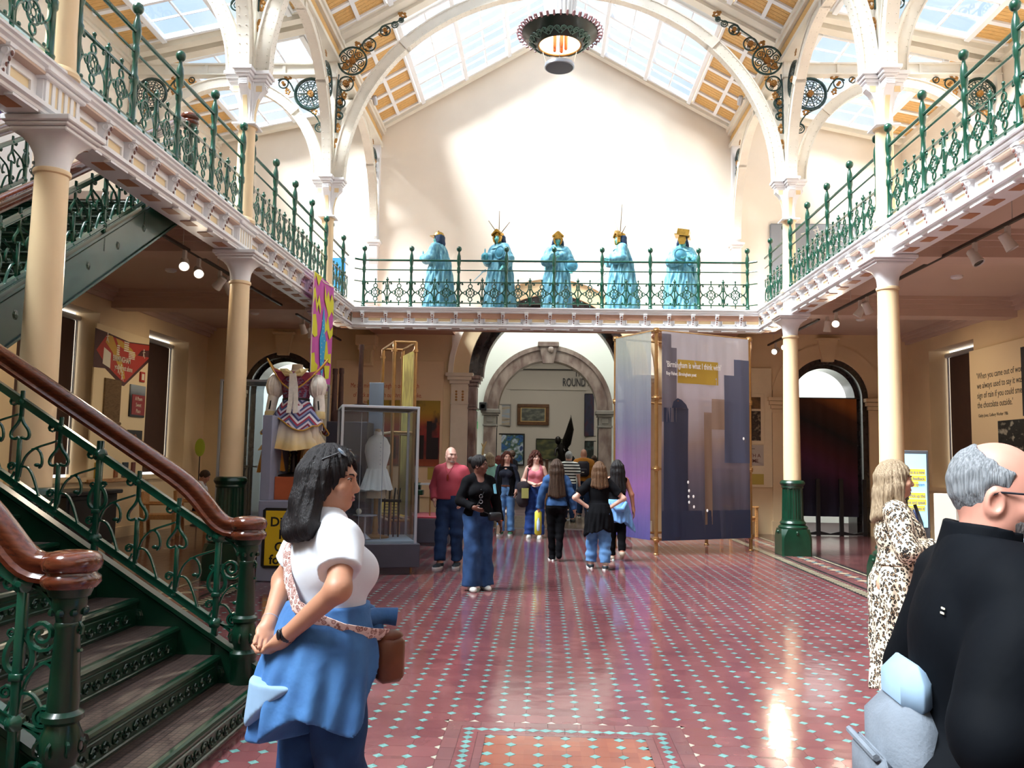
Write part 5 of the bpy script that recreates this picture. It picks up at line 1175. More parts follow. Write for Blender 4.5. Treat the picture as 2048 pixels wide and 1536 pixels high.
# right back wall panel
t = thing('wall_panel', 'tall cream wall panel with old photographs and capitals near the right doorway', 'panel', (4.45, YB-.03, 0)); MB().cbox(-.6, .62, -.03, 0, 1.06, 3.8, .004).build('panel_board', CREAMB, t, 0); MB().cbox(-.55, .45, -.045, -.03, 2.05, 3.2, .003).build('photo_mount', CREAMB, t, 0)
MB().box(-.5, .36, -.05, -.045, 2.85, 3.12).build('brown_photo', img_mat('brown_photo', ['3A2A18', '7A5A30', '544020'], 6), t, 0); MB().box(-.5, .36, -.05, -.045, 2.12, 2.8).build('workshop_photo', img_mat('workshop_photo', ['17120E', '4A3A2A', '231B14', '8E7B60'], 9), t, 0)
MB().cbox(-.55, .42, -.045, -.03, 1.55, 2.02, .003).build('text_board', mat('grey_text_board', 'BDB3A4', .6), t, 0); MB().box(.1, .22, -.048, -.044, 1.93, 1.94).build('rule', INK, t, 0)
text('BUILT WITH A', .115, (.35, -.046, 1.74), mat('brown_print', '6A3A2C', .6), t, align='RIGHT', sx=.95, bold=.001); text('WELCOME', .115, (.3, -.046, 1.62), mat('brown_print', '6A3A2C', .6), t, align='RIGHT', sx=.95, bold=.001)
MB().box(.1, .42, -.036, -.03, 1.12, 1.36).build('caption_card', mat('caption_yellow', 'B8A24A', .6), t, 0)
# dark printed curtain and fence in the right doorway, plain glimpse on the left
t = thing('door_curtain', 'dark printed curtain hanging across the right arched doorway', 'curtain', (DX, YB+.05, 0))
cm = bpy.data.materials.new('dusk_curtain_print'); cm.use_nodes = True
def dusk(m):
    tt = m.node_tree; p = tt.nodes['Principled BSDF']; p.inputs['Roughness'].default_value = .85; co = tt.nodes.new('ShaderNodeTexCoord'); s = tt.nodes.new('ShaderNodeSeparateXYZ'); tt.links.new(co.outputs['Object'], s.inputs[0])
    r = tt.nodes.new('ShaderNodeValToRGB'); mr = tt.nodes.new('ShaderNodeMapRange'); mr.inputs[1].default_value = .3; mr.inputs[2].default_value = 3.2; ad = tt.nodes.new('ShaderNodeMath'); ad.operation = 'MULTIPLY_ADD'; ad.inputs[1].default_value = .5; tt.links.new(s.outputs['X'], ad.inputs[0]); tt.links.new(s.outputs['Z'], ad.inputs[2]); tt.links.new(ad.outputs[0], mr.inputs[0]); tt.links.new(mr.outputs[0], r.inputs[0]); e = r.color_ramp.elements
    for i, (q, c) in enumerate(((0, '17172A'), (.25, '24182E'), (.42, '4A1C38'), (.55, '43181E'), (.72, '1A1414'), (.9, '4A2A16'), (1, '9A5A24'))):
        if i > 1: e.new(q)
        e[i].position = q; e[i].color = (*lin(c), 1)
    tt.links.new(r.outputs[0], p.inputs['Base Color'])
dusk(cm); m = MB(); pts = [(-.82+1.5*i/40, .012*math.sin(i*.9), 0) for i in range(41)]
m.add([(x, y, .42) for x, y, z in pts]+[(x, y, 3.12) for x, y, z in pts]+[(x, y+.006, .42) for x, y, z in pts]+[(x, y+.006, 3.12) for x, y, z in pts], [(i, i+1, 42+i, 41+i) for i in range(40)]+[(82+i, 123+i, 124+i, 83+i) for i in range(40)]); m.build('curtain_cloth', cm, t, 60); MB().tube([(-.84, 0, 3.13), (.76, 0, 3.13)], .014, 8).build('curtain_rod', BLACK, t)
t = thing('low_fence', 'low black fence with scalloped foot in front of the printed curtain', 'fence', (DX, YB-.12, 0))
for k in range(4): MB().cbox(-.85+k*.52, -.76+k*.52, -.03, .03, 0, 1.28, .005).build('fence_post', BLACK, t, 0)
for k in range(3): MB().prism([(-.76+k*.52, .02), (-.50+k*.52, .02), (-.33+k*.52, .02), (-.33+k*.52, .1), (-.545+k*.52, .05), (-.76+k*.52, .1)], 'y', -.015, .015).build('scalloped_rail', BLACK, t, 0)
# vestibule fittings
t = thing('loudspeaker', 'small black wall loudspeaker beside the marble arch', 'speaker', (-1.84, VY-.25, 3.02)); MB().cbox(-.1, .1, -.1, .1, -.1, .12, .015).build('speaker_box', BLACK, t, 0); MB().lathe([(.06, 0), (.07, -.012)], 14, M=Matrix.Translation((0, -.1, .01)) @ Matrix.Rotation(PI/2, 4, 'X')).build('speaker_grille', DGREY, t); MB().box(-.02, .02, .1, .25, -.02, .02).build('bracket', BLACK, t, 0)
t = thing('exit_sign', 'small green exit sign on the vestibule wall left of the marble arch', 'sign', (-2.05, VY-.02, 2.52)); MB().cbox(-.06, .06, -.02, .02, -.1, .1, .004).build('sign_box', mat('exit_green', '22A05A', .5, emit='22A05A', es=.6), t, 0)
# ---------------- round gallery pictures, lettering, winged statue
def picture(label, cx_, cz, w_, h, frame_m, fw, pic_m, y=34.05, mount=0):
    t = thing('framed_painting', label, 'painting', (cx_, y, cz)); f = MB()
    for x0, x1, z0, z1 in ((-w_/2, w_/2, h/2-fw, h/2), (-w_/2, w_/2, -h/2, -h/2+fw), (-w_/2, -w_/2+fw, -h/2+fw, h/2-fw), (w_/2-fw, w_/2, -h/2+fw, h/2-fw)): f.cbox(x0, x1, -.07, 0, z0, z1, .012)
    f.build('picture_frame', frame_m, t, 0)
    if mount: MB().box(-w_/2+fw, w_/2-fw, -.03, -.01, -h/2+fw, h/2-fw).build('mount', mat('pale_gold_mount', 'C9A86A', .5), t, 0)
    MB().box(-w_/2+fw+mount, w_/2-fw-mount, -.04, -.02, -h/2+fw+mount, h/2-fw-mount).build('canvas', pic_m, t, 0)
FRG = mat('old_gilt_frame', '5A3A1C', .45, .3, var=.2); FRB = mat('black_frame', '1C1A1A', .4); FRW = mat('pale_frame', '8E8A84', .5)
picture('heavy gilt framed dark seascape high in the round gallery', -.6, 3.43, 1.3, .86, FRG, .14, img_mat('seascape', ['2A2C26', '4E5248', '7A7A68'], 4, .5, (1, 1, 2.2)), mount=.035)
picture('pale framed beach view at the left edge of the round gallery', -2.0, 3.4, 1.0, .9, FRW, .05, img_mat('beach_view', ['3A4048', 'A89A84', '8A98A8', 'B8BEC4'], 2.2, .5, (.4, 1, 2.5)))
picture('large blue abstract canvas low in the round gallery', -1.55, 2.0, 1.25, 1.3, FRB, .06, img_mat('blue_abstract', ['1A2028', '2C62A0', '3A5A3C', 'B8C8D8', '1E3A6A'], 3.2, .5), mount=0)
picture('green landscape painting behind the winged statue', .15, 2.03, 1.24, .86, FRB, .03, img_mat('green_landscape', ['17180F', '3E4426', '6E6A38'], 2.6, .5, (1, 1, 2)))
picture('tall dark red and blue canvas at the right of the round gallery', 1.98, 3.45, 1.0, 1.74, FRB, .02, img_mat('starry_canvas', [(0, 'C8C8D0'), (.06, '14162A'), (.5, '1E2240'), (.8, '42182C')], 5, .5, (1, 1, .6), 'voronoi'))
picture('pale mounted dark print low at the right of the round gallery', 2.0, 1.9, 1.0, 1.0, FRB, .03, img_mat('dark_print', ['0E1210', '1E2824', '4A5A58'], 6, .5))
t = thing('wall_lettering', 'dark capitals naming the gallery high on its far wall', 'lettering', (1.2, 34.04, 4.6)); LG = mat('dark_lettering', '3A3A3C', .6)
text('THE', .36, (.1, 0, .42), LG, t, align='CENTER', sx=.72, bold=.004); text('ROUND ROOM', .47, (.28, 0, .02), LG, t, align='CENTER', sx=.55, bold=.004)
t = thing('winged_statue', 'dark bronze winged figure on a pedestal in the round gallery', 'statue', (.45, 30, 0)); BZ = mat('dark_bronze', '17130F', .4, .5)
MB().cbox(-.3, .3, -.3, .3, 0, 1.2, .02).build('pedestal', mat('statue_pedestal', '4A443C', .6), t, 0)
b = MB().tube([(.1, 0, 1.2), (.08, 0, 1.5), (.05, -.03, 1.8), (.0, -.05, 2.05), (-.04, -.08, 2.2)], [.1, .11, .15, .16, .08], 12).tube([(-.02, 0, 1.25), (-.06, -.05, 1.6), (.02, -.02, 1.85)], [.06, .08, .11], 10).ball((-.1, -.12, 2.3), .13, 12, 8, sc_=(.85, 1, 1.15)).tube([(-.02, -.05, 2.1), (-.18, -.2, 1.95), (-.2, -.3, 1.75)], [.06, .05, .04], 8).tube([(.05, -.02, 2.1), (.15, -.2, 1.9)], [.06, .045], 8); b.build('figure', BZ, t, 60)
wg = MB()
for k in range(9): wg.tube([(Vector((.06+.035*k, .03, 1.75+.05*k))), Vector((.1+.04*k, .05, 2.3+.05*k)), Vector((.18+.022*k, .06, 2.62+.075*k))], [.05, .1, .015], 8, flat=.5)
for k in range(5): wg.tube([(.1+.03*k, .03, 2.05), (.2+.04*k, .05, 1.8), (.24+.035*k, .06, 1.62+.05*k)], [.03, .05, .012], 8, flat=.5)
wg.build('wing', BZ, t, 60)
t = thing('wooden_post', 'slim wooden post standing in the round gallery', 'post', (-.05, 27, 0)); MB().cbox(-.05, .05, -.05, .05, 0, 1.62, .01).build('post_shaft', mat('brown_post', '6A4A34', .5), t, 0); MB().cbox(-.2, .2, -.2, .2, 0, .04, .01).build('post_base', BLACK, t, 0)
t = thing('notice_stand', 'small white notice on a stand beside the man with the backpack', 'sign', (.55, 22.6, 0)); MB().tube([(0, 0, 0), (0, 0, .75)], .015, 8).lathe([(.15, 0), (.15, .02)], 16).build('stand_pole', STEEL, t); MB().cbox(-.2, .2, -.012, .012, .68, 1.2, .004).build('notice_board', mat('notice_white', 'C2C8CC', .5), t, 0)
t = thing('carved_hand_post', 'tall pale carved branch beside the marble pilaster', 'sculpture', (-1.72, 21.5, 0)); MB().tube([(-.1, 0, 0), (-.06, 0, 1.2), (0, 0, 1.85), (.08, 0, 2.05)], [.035, .03, .03, .012], 8).tube([(0, 0, 1.85), (.0, 0, 2.02)], [.025, .008], 6).tube([(.0, 0, 1.9), (-.05, 0, 2.0)], [.02, .008], 6).build('branch', mat('pale_wood', 'A8885C', .6), t)
# ---------------- hanging printed screens on brass tubes
SCR = {}
def cloth(name, c, tr=.25):
    if name in MATS: return MATS[name]
    m = bpy.data.materials.new(name); m.use_nodes = True; tt = m.node_tree; p = tt.nodes['Principled BSDF']; p.inputs['Roughness'].default_value = .7
    o = tt.nodes['Material Output']; x = tt.nodes.new('ShaderNodeMixShader'); x.inputs[0].default_value = tr; a = tt.nodes.new('ShaderNodeBsdfTransparent'); tl = tt.nodes.new('ShaderNodeBsdfTranslucent'); y = tt.nodes.new('ShaderNodeMixShader'); y.inputs[0].default_value = .3
    co = tt.nodes.new('ShaderNodeTexCoord'); s = tt.nodes.new('ShaderNodeSeparateXYZ'); tt.links.new(co.outputs['Object'], s.inputs[0])
    if isinstance(c, list):
        mr = tt.nodes.new('ShaderNodeMapRange'); mr.inputs[1].default_value = .25; mr.inputs[2].default_value = 3.95; r = tt.nodes.new('ShaderNodeValToRGB'); e = r.color_ramp.elements
        n = tt.nodes.new('ShaderNodeTexNoise'); n.inputs['Scale'].default_value = .9; n.inputs['Detail'].default_value = 3; ad = tt.nodes.new('ShaderNodeMath'); ad.operation = 'MULTIPLY_ADD'; ad.inputs[1].default_value = .7; tt.links.new(co.outputs['Object'], n.inputs['Vector']); tt.links.new(n.outputs['Fac'], ad.inputs[0]); tt.links.new(s.outputs['Z'], ad.inputs[2]); tt.links.new(ad.outputs[0], mr.inputs[0]); tt.links.new(mr.outputs[0], r.inputs[0])
        for i, (q, cc) in enumerate(c):
            if i > 1: e.new(q)
            e[i].position = q; e[i].color = (*lin(cc), 1)
        col = r.outputs[0]
    else:
        g = tt.nodes.new('ShaderNodeRGB'); g.outputs[0].default_value = (*lin(c), 1); col = g.outputs[0]
    tt.links.new(col, p.inputs['Base Color']); tt.links.new(col, tl.inputs['Color']); tt.links.new(p.outputs[0], y.inputs[1]); tt.links.new(tl.outputs[0], y.inputs[2]); tt.links.new(y.outputs[0], x.inputs[1]); tt.links.new(a.outputs[0], x.inputs[2]); tt.links.new(x.outputs[0], o.inputs['Surface']); MATS[name] = m; return m
F, Rr, Ll, Bk = Vector((1.79, 14.67)), Vector((3.65, 15.66)), Vector((1.17, 15.75)), Vector((3.03, 16.62))
t = thing('printed_screen_stand', 'tall four-post brass tube stand hung with gauzy printed city screens', 'screen', (F.x, F.y, 0))
ZT = 3.95
for nm_, q in (('f', F), ('r', Rr), ('l', Ll), ('b', Bk)):
    d = q-F; MB().tube([(d.x, d.y, 0), (d.x, d.y, ZT)], .033, 12).lathe([(.05, 0), (.05, .015), (.036, .03)], 14, (d.x, d.y, 0)).build('upright_tube', BRASS, t)
    m = MB()
    for z in (ZT-.04, 2.72, 1.48, .26): m.lathe([(.04, z-.045), (.052, z-.04), (.052, z-.012), (.058, z), (.052, z+.012), (.052, z+.04), (.04, z+.045)], 14, (d.x, d.y, 0))
    m.build('clamp_ring', BRASS, t)
def screen(a, b, name, mats, polys, g0=.09, g1=.05):
    d = b-a; L = d.length; rz = math.atan2(d.y, d.x); o = a-F
    e = thing('x', None, None); bpy.data.objects.remove(e)
    m = MB(); nx = 36
    def P(x, z): return (g0+(L-g0-g1)*x, .014*math.sin(x*23+z*.9)*(.4+.6*(1-abs(z-2)/2))+.006*math.sin(x*61+z*2), z)
    v = [P(i/nx, .24+3.66*j/14) for j in range(15) for i in range(nx+1)]
    m.add(v, [(j*(nx+1)+i, j*(nx+1)+i+1, (j+1)*(nx+1)+i+1, (j+1)*(nx+1)+i) for j in range(14) for i in range(nx)])
    sh_ = Vector((math.sin(rz), -math.cos(rz)))*.04; o = o+sh_; ob = m.build(name, mats[0], t, 80); ob.location = (o.x, o.y, 0); ob.rotation_euler = (0, 0, rz)
    for pts, mm, nm_ in polys:
        k = MB(); u0, u1 = min(p[0] for p in pts), max(p[0] for p in pts); N_ = 8
        if len(pts) == 4 and pts[0][0] == pts[3][0]:
            vv = []
            for i in range(N_+1):
                f_ = i/N_; xb = pts[0][0]*(1-f_)+pts[1][0]*f_; zb = pts[0][1]*(1-f_)+pts[1][1]*f_; zt_ = pts[3][1]*(1-f_)+pts[2][1]*f_
                for j in range(7): z = zb+(zt_-zb)*j/6; p = P(xb, z); vv.append((p[0], p[1]-.006, z))
            k.add(vv, [(i*7+j, (i+1)*7+j, (i+1)*7+j+1, i*7+j+1) for i in range(N_) for j in range(6)])
        else: k.add([(P(x, z)[0], P(x, z)[1]-.006, z) for x, z in pts], [tuple(range(len(pts)))])
        ko = k.build(nm_, mm, t, 80); ko.location = (o.x, o.y, 0); ko.rotation_euler = (0, 0, rz)
    return ob, rz, L, o
CITY = cloth('city_screen_cloth', [(0, '2A2D44'), (.12, '3A4058'), (.30, '4A5068'), (.42, '6A6478'), (.55, '9A8684'), (.68, 'B8AEB6'), (.85, 'CFC8D4'), (1, 'D8D4DE')], .12)
VIO = cloth('violet_screen_cloth', [(0, '34407A'), (.15, '4A4080'), (.35, '7A4F86'), (.5, '6A5074'), (.65, '5C5A70'), (.85, '74767E'), (1, '8A8C84')], .12)
NAVY = cloth('navy_print', '353F5C', .15); TOWER = cloth('grey_tower_print', '7A7480', .2); SLATE = cloth('slate_print', '5A6484', .15); AMBER = cloth('amber_print', 'A88A72', .3); GOLDB = mat('caption_gold_print', 'C6A23C', .7); WPR = mat('white_print', 'F2F0EC', .7)
quad = lambda x0, x1, z0, z1: [(x0, z0), (x1, z0), (x1, z1), (x0, z1)]
ob, rz, L, o = screen(F, Rr, 'city_screen', [CITY], [(quad(.0, .16, 2.3, 3.62), TOWER, 'tower_print'), (quad(.0, .10, 3.6, 3.86), TOWER, 'tower_print'), (quad(.02, .29, .3, 2.55), NAVY, 'round_topped_block_print'),
    ([(.10, 2.55), (.12, 2.66), (.17, 2.73), (.22, 2.70), (.27, 2.62), (.285, 2.55)], NAVY, 'dome_print'), ([(.12, 2.55), (.13, 2.62), (.175, 2.69), (.22, 2.64), (.235, 2.55)], mat('lit_window_print', '9A5A34', .7), 'lit_window_print'),
    (quad(.70, 1.0, 1.6, 3.2), SLATE, 'terrace_print'), (quad(.82, 1.0, 3.2, 3.5), SLATE, 'terrace_print'), (quad(.56, .70, 2.2, 2.75), AMBER, 'terrace_print'), (quad(.47, .56, .5, 2.5), AMBER, 'lamp_glow_print'), (quad(0, 1, .24, .75), NAVY, 'street_print'),
    (quad(.17, .63, 3.0, 3.42), GOLDB, 'caption_band')])
t2 = lambda b, s, x, z, sx: text(b, s, (o.x+math.cos(rz)*x+.03*math.sin(rz), o.y+math.sin(rz)*x-.03*math.cos(rz), z), WPR, t, rot=(PI/2, 0, rz), sx=sx, bold=.002)
t2("'Birmingham is what I think with'", .15, .16, 3.27, .62); t2('Roy Fisher, Birmingham poet', .085, .16, 3.13, .66)
m = MB()
for x, z in ((.3, 1.25), (.31, 1.1), (.305, 1.0), (.31, .9), (.355, 1.0), (.36, .82), (.9, 2.05), (.5, .75)): m.ball((o.x+math.cos(rz)*x*L+.03*math.sin(rz), o.y+math.sin(rz)*x*L-.03*math.cos(rz), z), .018, 6, 4, sc_=(1, .2, 1.6))
m.build('printed_lights', WPR, t)
screen(Ll, F, 'violet_screen', [VIO], [], .05, .10)
for a, b in ((F, Rr), (Ll, F), (Ll, Bk), (Rr, Bk)):
    for z in (ZT-.04, 2.72, 1.48, .26):
        A, B = a-F, b-F; n_ = (B-A).normalized(); nn = Vector((-n_.y, n_.x))*.0
        MB().tube([(A.x, A.y, z), (B.x, B.y, z)], .022, 10).build('cross_tube', BRASS, t)
# near right brass frame
t = thing('brass_scaffold', 'tall brass tube frame at the right edge of the hall beside the man in black', 'frame', (3.42, 6.2, 0)); zt = 4.36
for q in ((0, 0), (1.6, 0), (0, -1.5), (1.6, -1.5)): MB().tube([(*q, 0), (*q, zt)], .027, 12).build('upright_tube', BRASS, t); MB().lathe([(.04, zt-.05), (.048, zt-.02), (.048, zt+.03), (.03, zt+.04)], 12, (*q, 0)).lathe([(.038, 2.48), (.046, 2.5), (.046, 2.56), (.038, 2.58)], 12, (*q, 0)).build('clamp_ring', BRASS, t)
for z in (zt, 2.53):
    for a, b in (((0, 0), (1.6, 0)), ((0, 0), (0, -1.5)), ((1.6, 0), (1.6, -1.5)), ((0, -1.5), (1.6, -1.5))):
        if z < 3 and a == (0, 0) and b == (0, -1.5): continue
        MB().tube([(*a, z), (*b, z)], .022, 10).build('cross_tube', BRASS, t)
MB().box(.06, 1.54, .0, .006, .5, 1.45).build('printed_cloth', img_mat('blue_print', ['2A6AB0', '4A9AD8', 'D8C888'], 3, .8), t, 0)
# ---------------- right wall and kiosk
t = thing('wall_panel', 'large cream wall panel with a printed quotation on the right wall', 'panel', (8.2-.02, 14.3, 0), -PI/2); MB().cbox(-2.28, 2.0, -.03, .0, 1.2, 3.86, .004).build('panel_board', mat('pale_wall_panel', 'EFD9AE', .65), t, 0)
for k, b in enumerate(("'When you came out of work,", 'we always used to say it was a', 'sign of rain if you could smell', "the chocolate outside.'")): text(b, .17, (-2.02, -.031, 3.28-k*.185), INK, t, sx=.78)
text('Gladys Jones, Cadbury Worker 1986', .085, (-2.0, -.031, 2.55), INK, t, sx=.8)
MB().box(-1.32, .9, -.036, -.03, 1.75, 2.45).build('works_photo', img_mat('works_photo', ['0C0D0D', '2A2C2A', '161818', 'A8A696'], 7, .5, (1, 1, 1.3)), t, 0); MB().box(-.5, .9, -.04, -.03, 2.5, 3.7).build('dark_photo', img_mat('dark_photo', ['0A0B0E', '1A1C22', '101014'], 4), t, 0)
t = thing('information_kiosk', 'upright digital screen with yellow highlighted text behind the second right column', 'kiosk', (5.03, 12.0, 0), -.05)
MB().cbox(-.2, .2, -.02, .06, 0, 1.82, .008).build('kiosk_body', mat('kiosk_grey', '5A5C60', .4), t, 0); MB().box(-.18, .165, -.026, -.02, .75, 1.77).build('screen_face', mat('lit_blue_screen', 'A8DCF2', .3, emit='A8DCF2', es=.75), t, 0)
YL = mat('lit_yellow_band', 'DCC84A', .3, emit='DCC84A', es=.55); BLT = mat('blue_print', '1E5AA8', .5) if False else mat('kiosk_blue_print', '1E5AA8', .5)
for z0, z1, x1 in ((1.48, 1.56, .145), (1.39, 1.47, .155), (1.31, 1.385, .05), (1.15, 1.23, .14), (1.06, 1.14, .15), (.975, 1.05, .13)): MB().box(-.17, x1, -.03, -.026, z0, z1).build('text_band', YL, t, 0)
for k, (b, z) in enumerate((('This is a new', 1.495), ('digital feedback', 1.405), ('system', 1.325), ('Pick up the', 1.165), ('phone and speak', 1.075), ('directly into it!', .99))): text(b, .062, (.135, -.0305, z), BLT, t, align='RIGHT', sx=.72)
MB().lathe([(.05, .70), (.06, .78), (.05, .95), (.03, 1.0)], 12, (-.02, -.08, 0)).build('handset', mat('navy_handset', '1E2A4A', .4), t)
t = thing('reception_counter', 'plain pale counter box by the right wall behind the man in black', 'counter', (6.6, 13.2, 0)); MB().cbox(-.6, 1.0, -.35, .35, 0, 1.18, .01).build('counter_body', mat('pale_counter', 'CFC4B4', .6), t, 0)
t = thing('red_cloth_bundle', 'crumpled red cloth bundle on the pale counter', 'bundle', (6.6, 13.15, 1.18)); MB().ball((0, 0, .06), .14, 12, 6, sc_=(1.5, .9, .55)).ball((.15, .03, .05), .1, 10, 6, sc_=(1.2, .8, .6)).build('bundle', mat('red_bundle_cloth', '8E1620', .8, bump=.5, bs=18), t, 60)
# ---------------- left pier: panel with prints
t = thing('wall_panel', 'cream panel with framed prints on the pier between the left windows', 'panel', (-8.2+.02, 15.4, 0), PI/2); MB().cbox(-.98, 1.02, -.03, 0, 1.12, 3.9, .004).build('panel_board', mat('pale_wall_panel', 'EFD9AE', .65), t, 0); MB().cbox(-1.0, 1.04, -.06, 0, 1.06, 1.12, .004).build('panel_ledge', OAK, t, 0)
RED = mat('poster_red', 'B23020', .6); MAR = mat('poster_maroon', '4A1C18', .6); OCH = mat('poster_ochre', 'C89A32', .6); PW = mat('poster_white', 'E8DFC8', .6)
t = thing('pennant_poster', 'red city pennant poster with white lettering high on the left pier', 'poster', (-8.15, 15.4, 0), PI/2)
pm_ = flatpoly([([(-1.02, 3.1), (-.62, 3.12), (.0, 2.86), (.1, 2.86), (1.02, 3.42), (1.02, 3.78), (.2, 3.72), (-.62, 3.78), (-1.02, 3.8)], .0, 1), ([(-.95, 3.42), (-.62, 3.2), (.0, 2.95), (.12, 2.93), (1.02, 3.5), (1.02, 3.76), (.2, 3.7), (-.62, 3.74)], .002, 0), ([(-.6, 3.74), (-.42, 3.74), (-.2, 3.5), (.05, 3.2), (.12, 3.0), (.0, 2.98), (-.1, 3.15), (-.4, 3.45), (-.66, 3.6)], .004, 2), ([(-.3, 3.72), (-.1, 3.7), (.3, 3.6), (.5, 3.5), (.42, 3.42), (.2, 3.52), (-.2, 3.6)], .004, 2), ([(-.72, 3.2), (-.45, 3.14), (-.45, 3.42), (-.7, 3.5)], .005, 3), ([(.55, 3.5), (1.02, 3.52), (1.02, 3.66), (.7, 3.62)], .004, 1)])
pm_.build('pennant_sheet', [RED, MAR, OCH, PW], t, 0)
m = MB()
for x, z, w_, h in ((.1, 3.52, .09, .2), (.32, 3.4, .12, .16), (-.2, 3.42, .05, .2)):
    for k in range(5): m.box(x-w_, x+w_, -.009, -.006, z+h*k/5, z+h*(k+.6)/5)
for x, z in ((.0, 2.97), (-.15, 3.08), (-.05, 3.1), (-.6, 3.62), (.8, 3.5)): m.ball((x, -.008, z+.14), .022, 6, 4, sc_=(1, .15, 1)); m.bar([(x, -.008, z+.12), (x-.02, -.008, z)], .02, .002, up=(0, 1, 0)); m.bar([(x, -.008, z+.06), (x+.05, -.008, z-.02)], .016, .002, up=(0, 1, 0)); m.bar([(x-.05, -.008, z+.08), (x+.05, -.008, z+.1)], .012, .002, up=(0, 1, 0))
m.build('drawn_figures', PW, t, 0)
text('BIRMINGHAM', .15, (-.38, -.01, 3.3), PW, t, sx=.72, rot=(PI/2, -.0, 0), bold=.002); text("you're not alone", .14, (-.3, -.01, 3.15), PW, t, sx=.72, bold=.002)
def wallpic(name, label, cat, y0, y1, z0, z1, m, extra=None):
    t = thing(name, label, cat, (-8.15, (y0+y1)/2, (z0+z1)/2), PI/2); a, b = (y1-y0)/2, (z1-z0)/2; MB().cbox(-a, a, -.03, 0, -b, b, .004).build('sheet', m, t, 0); return t
t = wallpic('old_scroll', 'long brown aged document on the left pier below the pennant', 'document', 14.78, 15.36, 2.15, 2.95, img_mat('aged_paper', ['5A4228', '6E5434', '7A6040'], 14, .8, (1, 1, 8)))
MB().lathe([(.03, -.3), (.03, .3)], 10, M=Matrix.Translation((0, -.03, -.41)) @ Matrix.Rotation(PI/2, 4, 'Y')).build('rolled_end', mat('aged_paper_roll', '7A6040', .8), t)
t = wallpic('red_book_poster', 'red poster with white script on the left pier beside the scroll', 'poster', 15.72, 16.32, 2.3, 2.92, img_mat('poster_photo', [(0, '16181C'), (.3, '3A3E42'), (.6, '8A949C'), (1, 'A8B4BC')], 2, .6, (1, 1, 2.4), 'z')); MB().box(-.24, .28, -.036, -.03, -.27, .12).build('red_cover', mat('poster_red_cover', '8E2024', .6), t, 0)
for k, b in enumerate(('A Poem', 'Sweet', 'Place')): text(b, .11, (.02, -.038, .01-k*.12), PW, t, align='CENTER', sx=.8)
t = wallpic('small_red_card', 'tiny red square card right of the pennant poster', 'card', 16.08, 16.26, 3.0, 3.2, mat('poster_red', 'B23020', .6)); MB().box(-.05, .05, -.034, -.03, -.06, .06).build('white_mark', PW, t, 0)
t = wallpic('portrait_photo', 'dark portrait photograph on the left pier above the handrail', 'photograph', 15.72, 16.28, 1.62, 2.04, img_mat('portrait_photo', ['0E0D0D', '1E1814', '2A2018'], 3)); MB().ball((.0, -.03, .08), .06, 10, 6, sc_=(.8, .2, 1)).build('face', mat('photo_face', '8E6248', .7), t); MB().prism([(-.12, -.2), (.14, -.2), (.06, .02), (-.04, .02)], 'y', -.034, -.03).build('white_shirt', PW, t, 0)
for k, (y0, y1, c, lb) in enumerate(((14.62, 14.86, 'B8962E', 'ochre booklet standing at the left end of the pier ledge'), (15.3, 15.42, '9A5A30', 'narrow brown card on the pier ledge'), (15.6, 15.8, '2A3A46', 'dark blue card on the pier ledge'), (15.95, 16.08, '6A2A22', 'narrow maroon card at the right end of the pier ledge'))):
    t = wallpic('ledge_card', lb, 'card', y0, y1, 1.14, 1.42, mat('card_%s' % ('ochre', 'brown', 'blue', 'maroon')[k], c, .6))
t = thing('leaf_disc', 'pale lime oval sign on a thin stand by the left corner', 'sign', (-7.95, 18.7, 0)); MB().tube([(0, 0, 0), (0, 0, 1.6)], .012, 6).lathe([(.14, 0), (.14, .02), (.03, .06)], 14).build('stand_pole', BLACK, t); MB().ball((0, -.01, 1.75), .17, 16, 10, sc_=(.7, .12, 1.2)).build('oval_plate', mat('lime_plate', 'A8B83A', .5), t)
# wooden armchairs
def armchair(label, loc, rz):
    t = thing('wooden_armchair', label, 'chair', loc, rz, 'oak armchairs')
    for x in (-.29, .29):
        MB().cbox(x-.03, x+.03, -.3, -.24, 0, .64, .006).build('leg', OAK, t, 0); MB().add([(x-.03, .24, 0), (x+.03, .24, 0), (x+.03, .3, 0), (x-.03, .3, 0), (x-.03, .3, .86), (x+.03, .3, .86), (x+.03, .36, .86), (x-.03, .36, .86)], [(0, 3, 2, 1), (4, 5, 6, 7), (0, 1, 5, 4), (1, 2, 6, 5), (2, 3, 7, 6), (3, 0, 4, 7)]).build('leg', OAK, t, 0)
        MB().cbox(x-.045, x+.045, -.33, .3, .63, .67, .012).build('arm', OAK, t, 0); MB().cbox(x-.02, x+.02, -.25, .26, .36, .42, .005).build('side_rail', OAK, t, 0)
    MB().cbox(-.27, .27, -.3, .26, .40, .45, .015).build('seat', OAK, t, 0); MB().cbox(-.28, .28, .29, .33, .62, .88, .012).build('backrest', OAK, t, 0); MB().cbox(-.27, .27, -.28, -.25, .34, .4, .004).build('front_rail', OAK, t, 0)
    return t
armchair('oak armchair against the back wall beside the brass screens', (4.15, 18.75, 0), .15)
armchair('empty oak armchair by the left wall seen through the stair rail', (-7.45, 15.85, 0), PI/2+.25); armchair('oak armchair under the seated visitor at the left', (-7.25, 16.9, 0), PI/2+.2)
t = thing('black_cabinet', 'dark carved cabinet by the left wall behind the stair rail', 'cabinet', (-7.75, 13.2, 0), PI/2); MB().cbox(-.75, .75, -.4, .3, .1, .92, .015).build('cabinet_body', BLACK, t, 0); MB().cbox(-.82, .82, -.46, .34, .92, .99, .015).build('cabinet_top', BLACK, t, 0)
for x in (-.68, .68):
    for y in (-.33, .23): MB().lathe([(.05, 0), (.06, .04), (.04, .08), (.05, .1)], 10, (x, y, 0)).build('foot', BLACK, t)
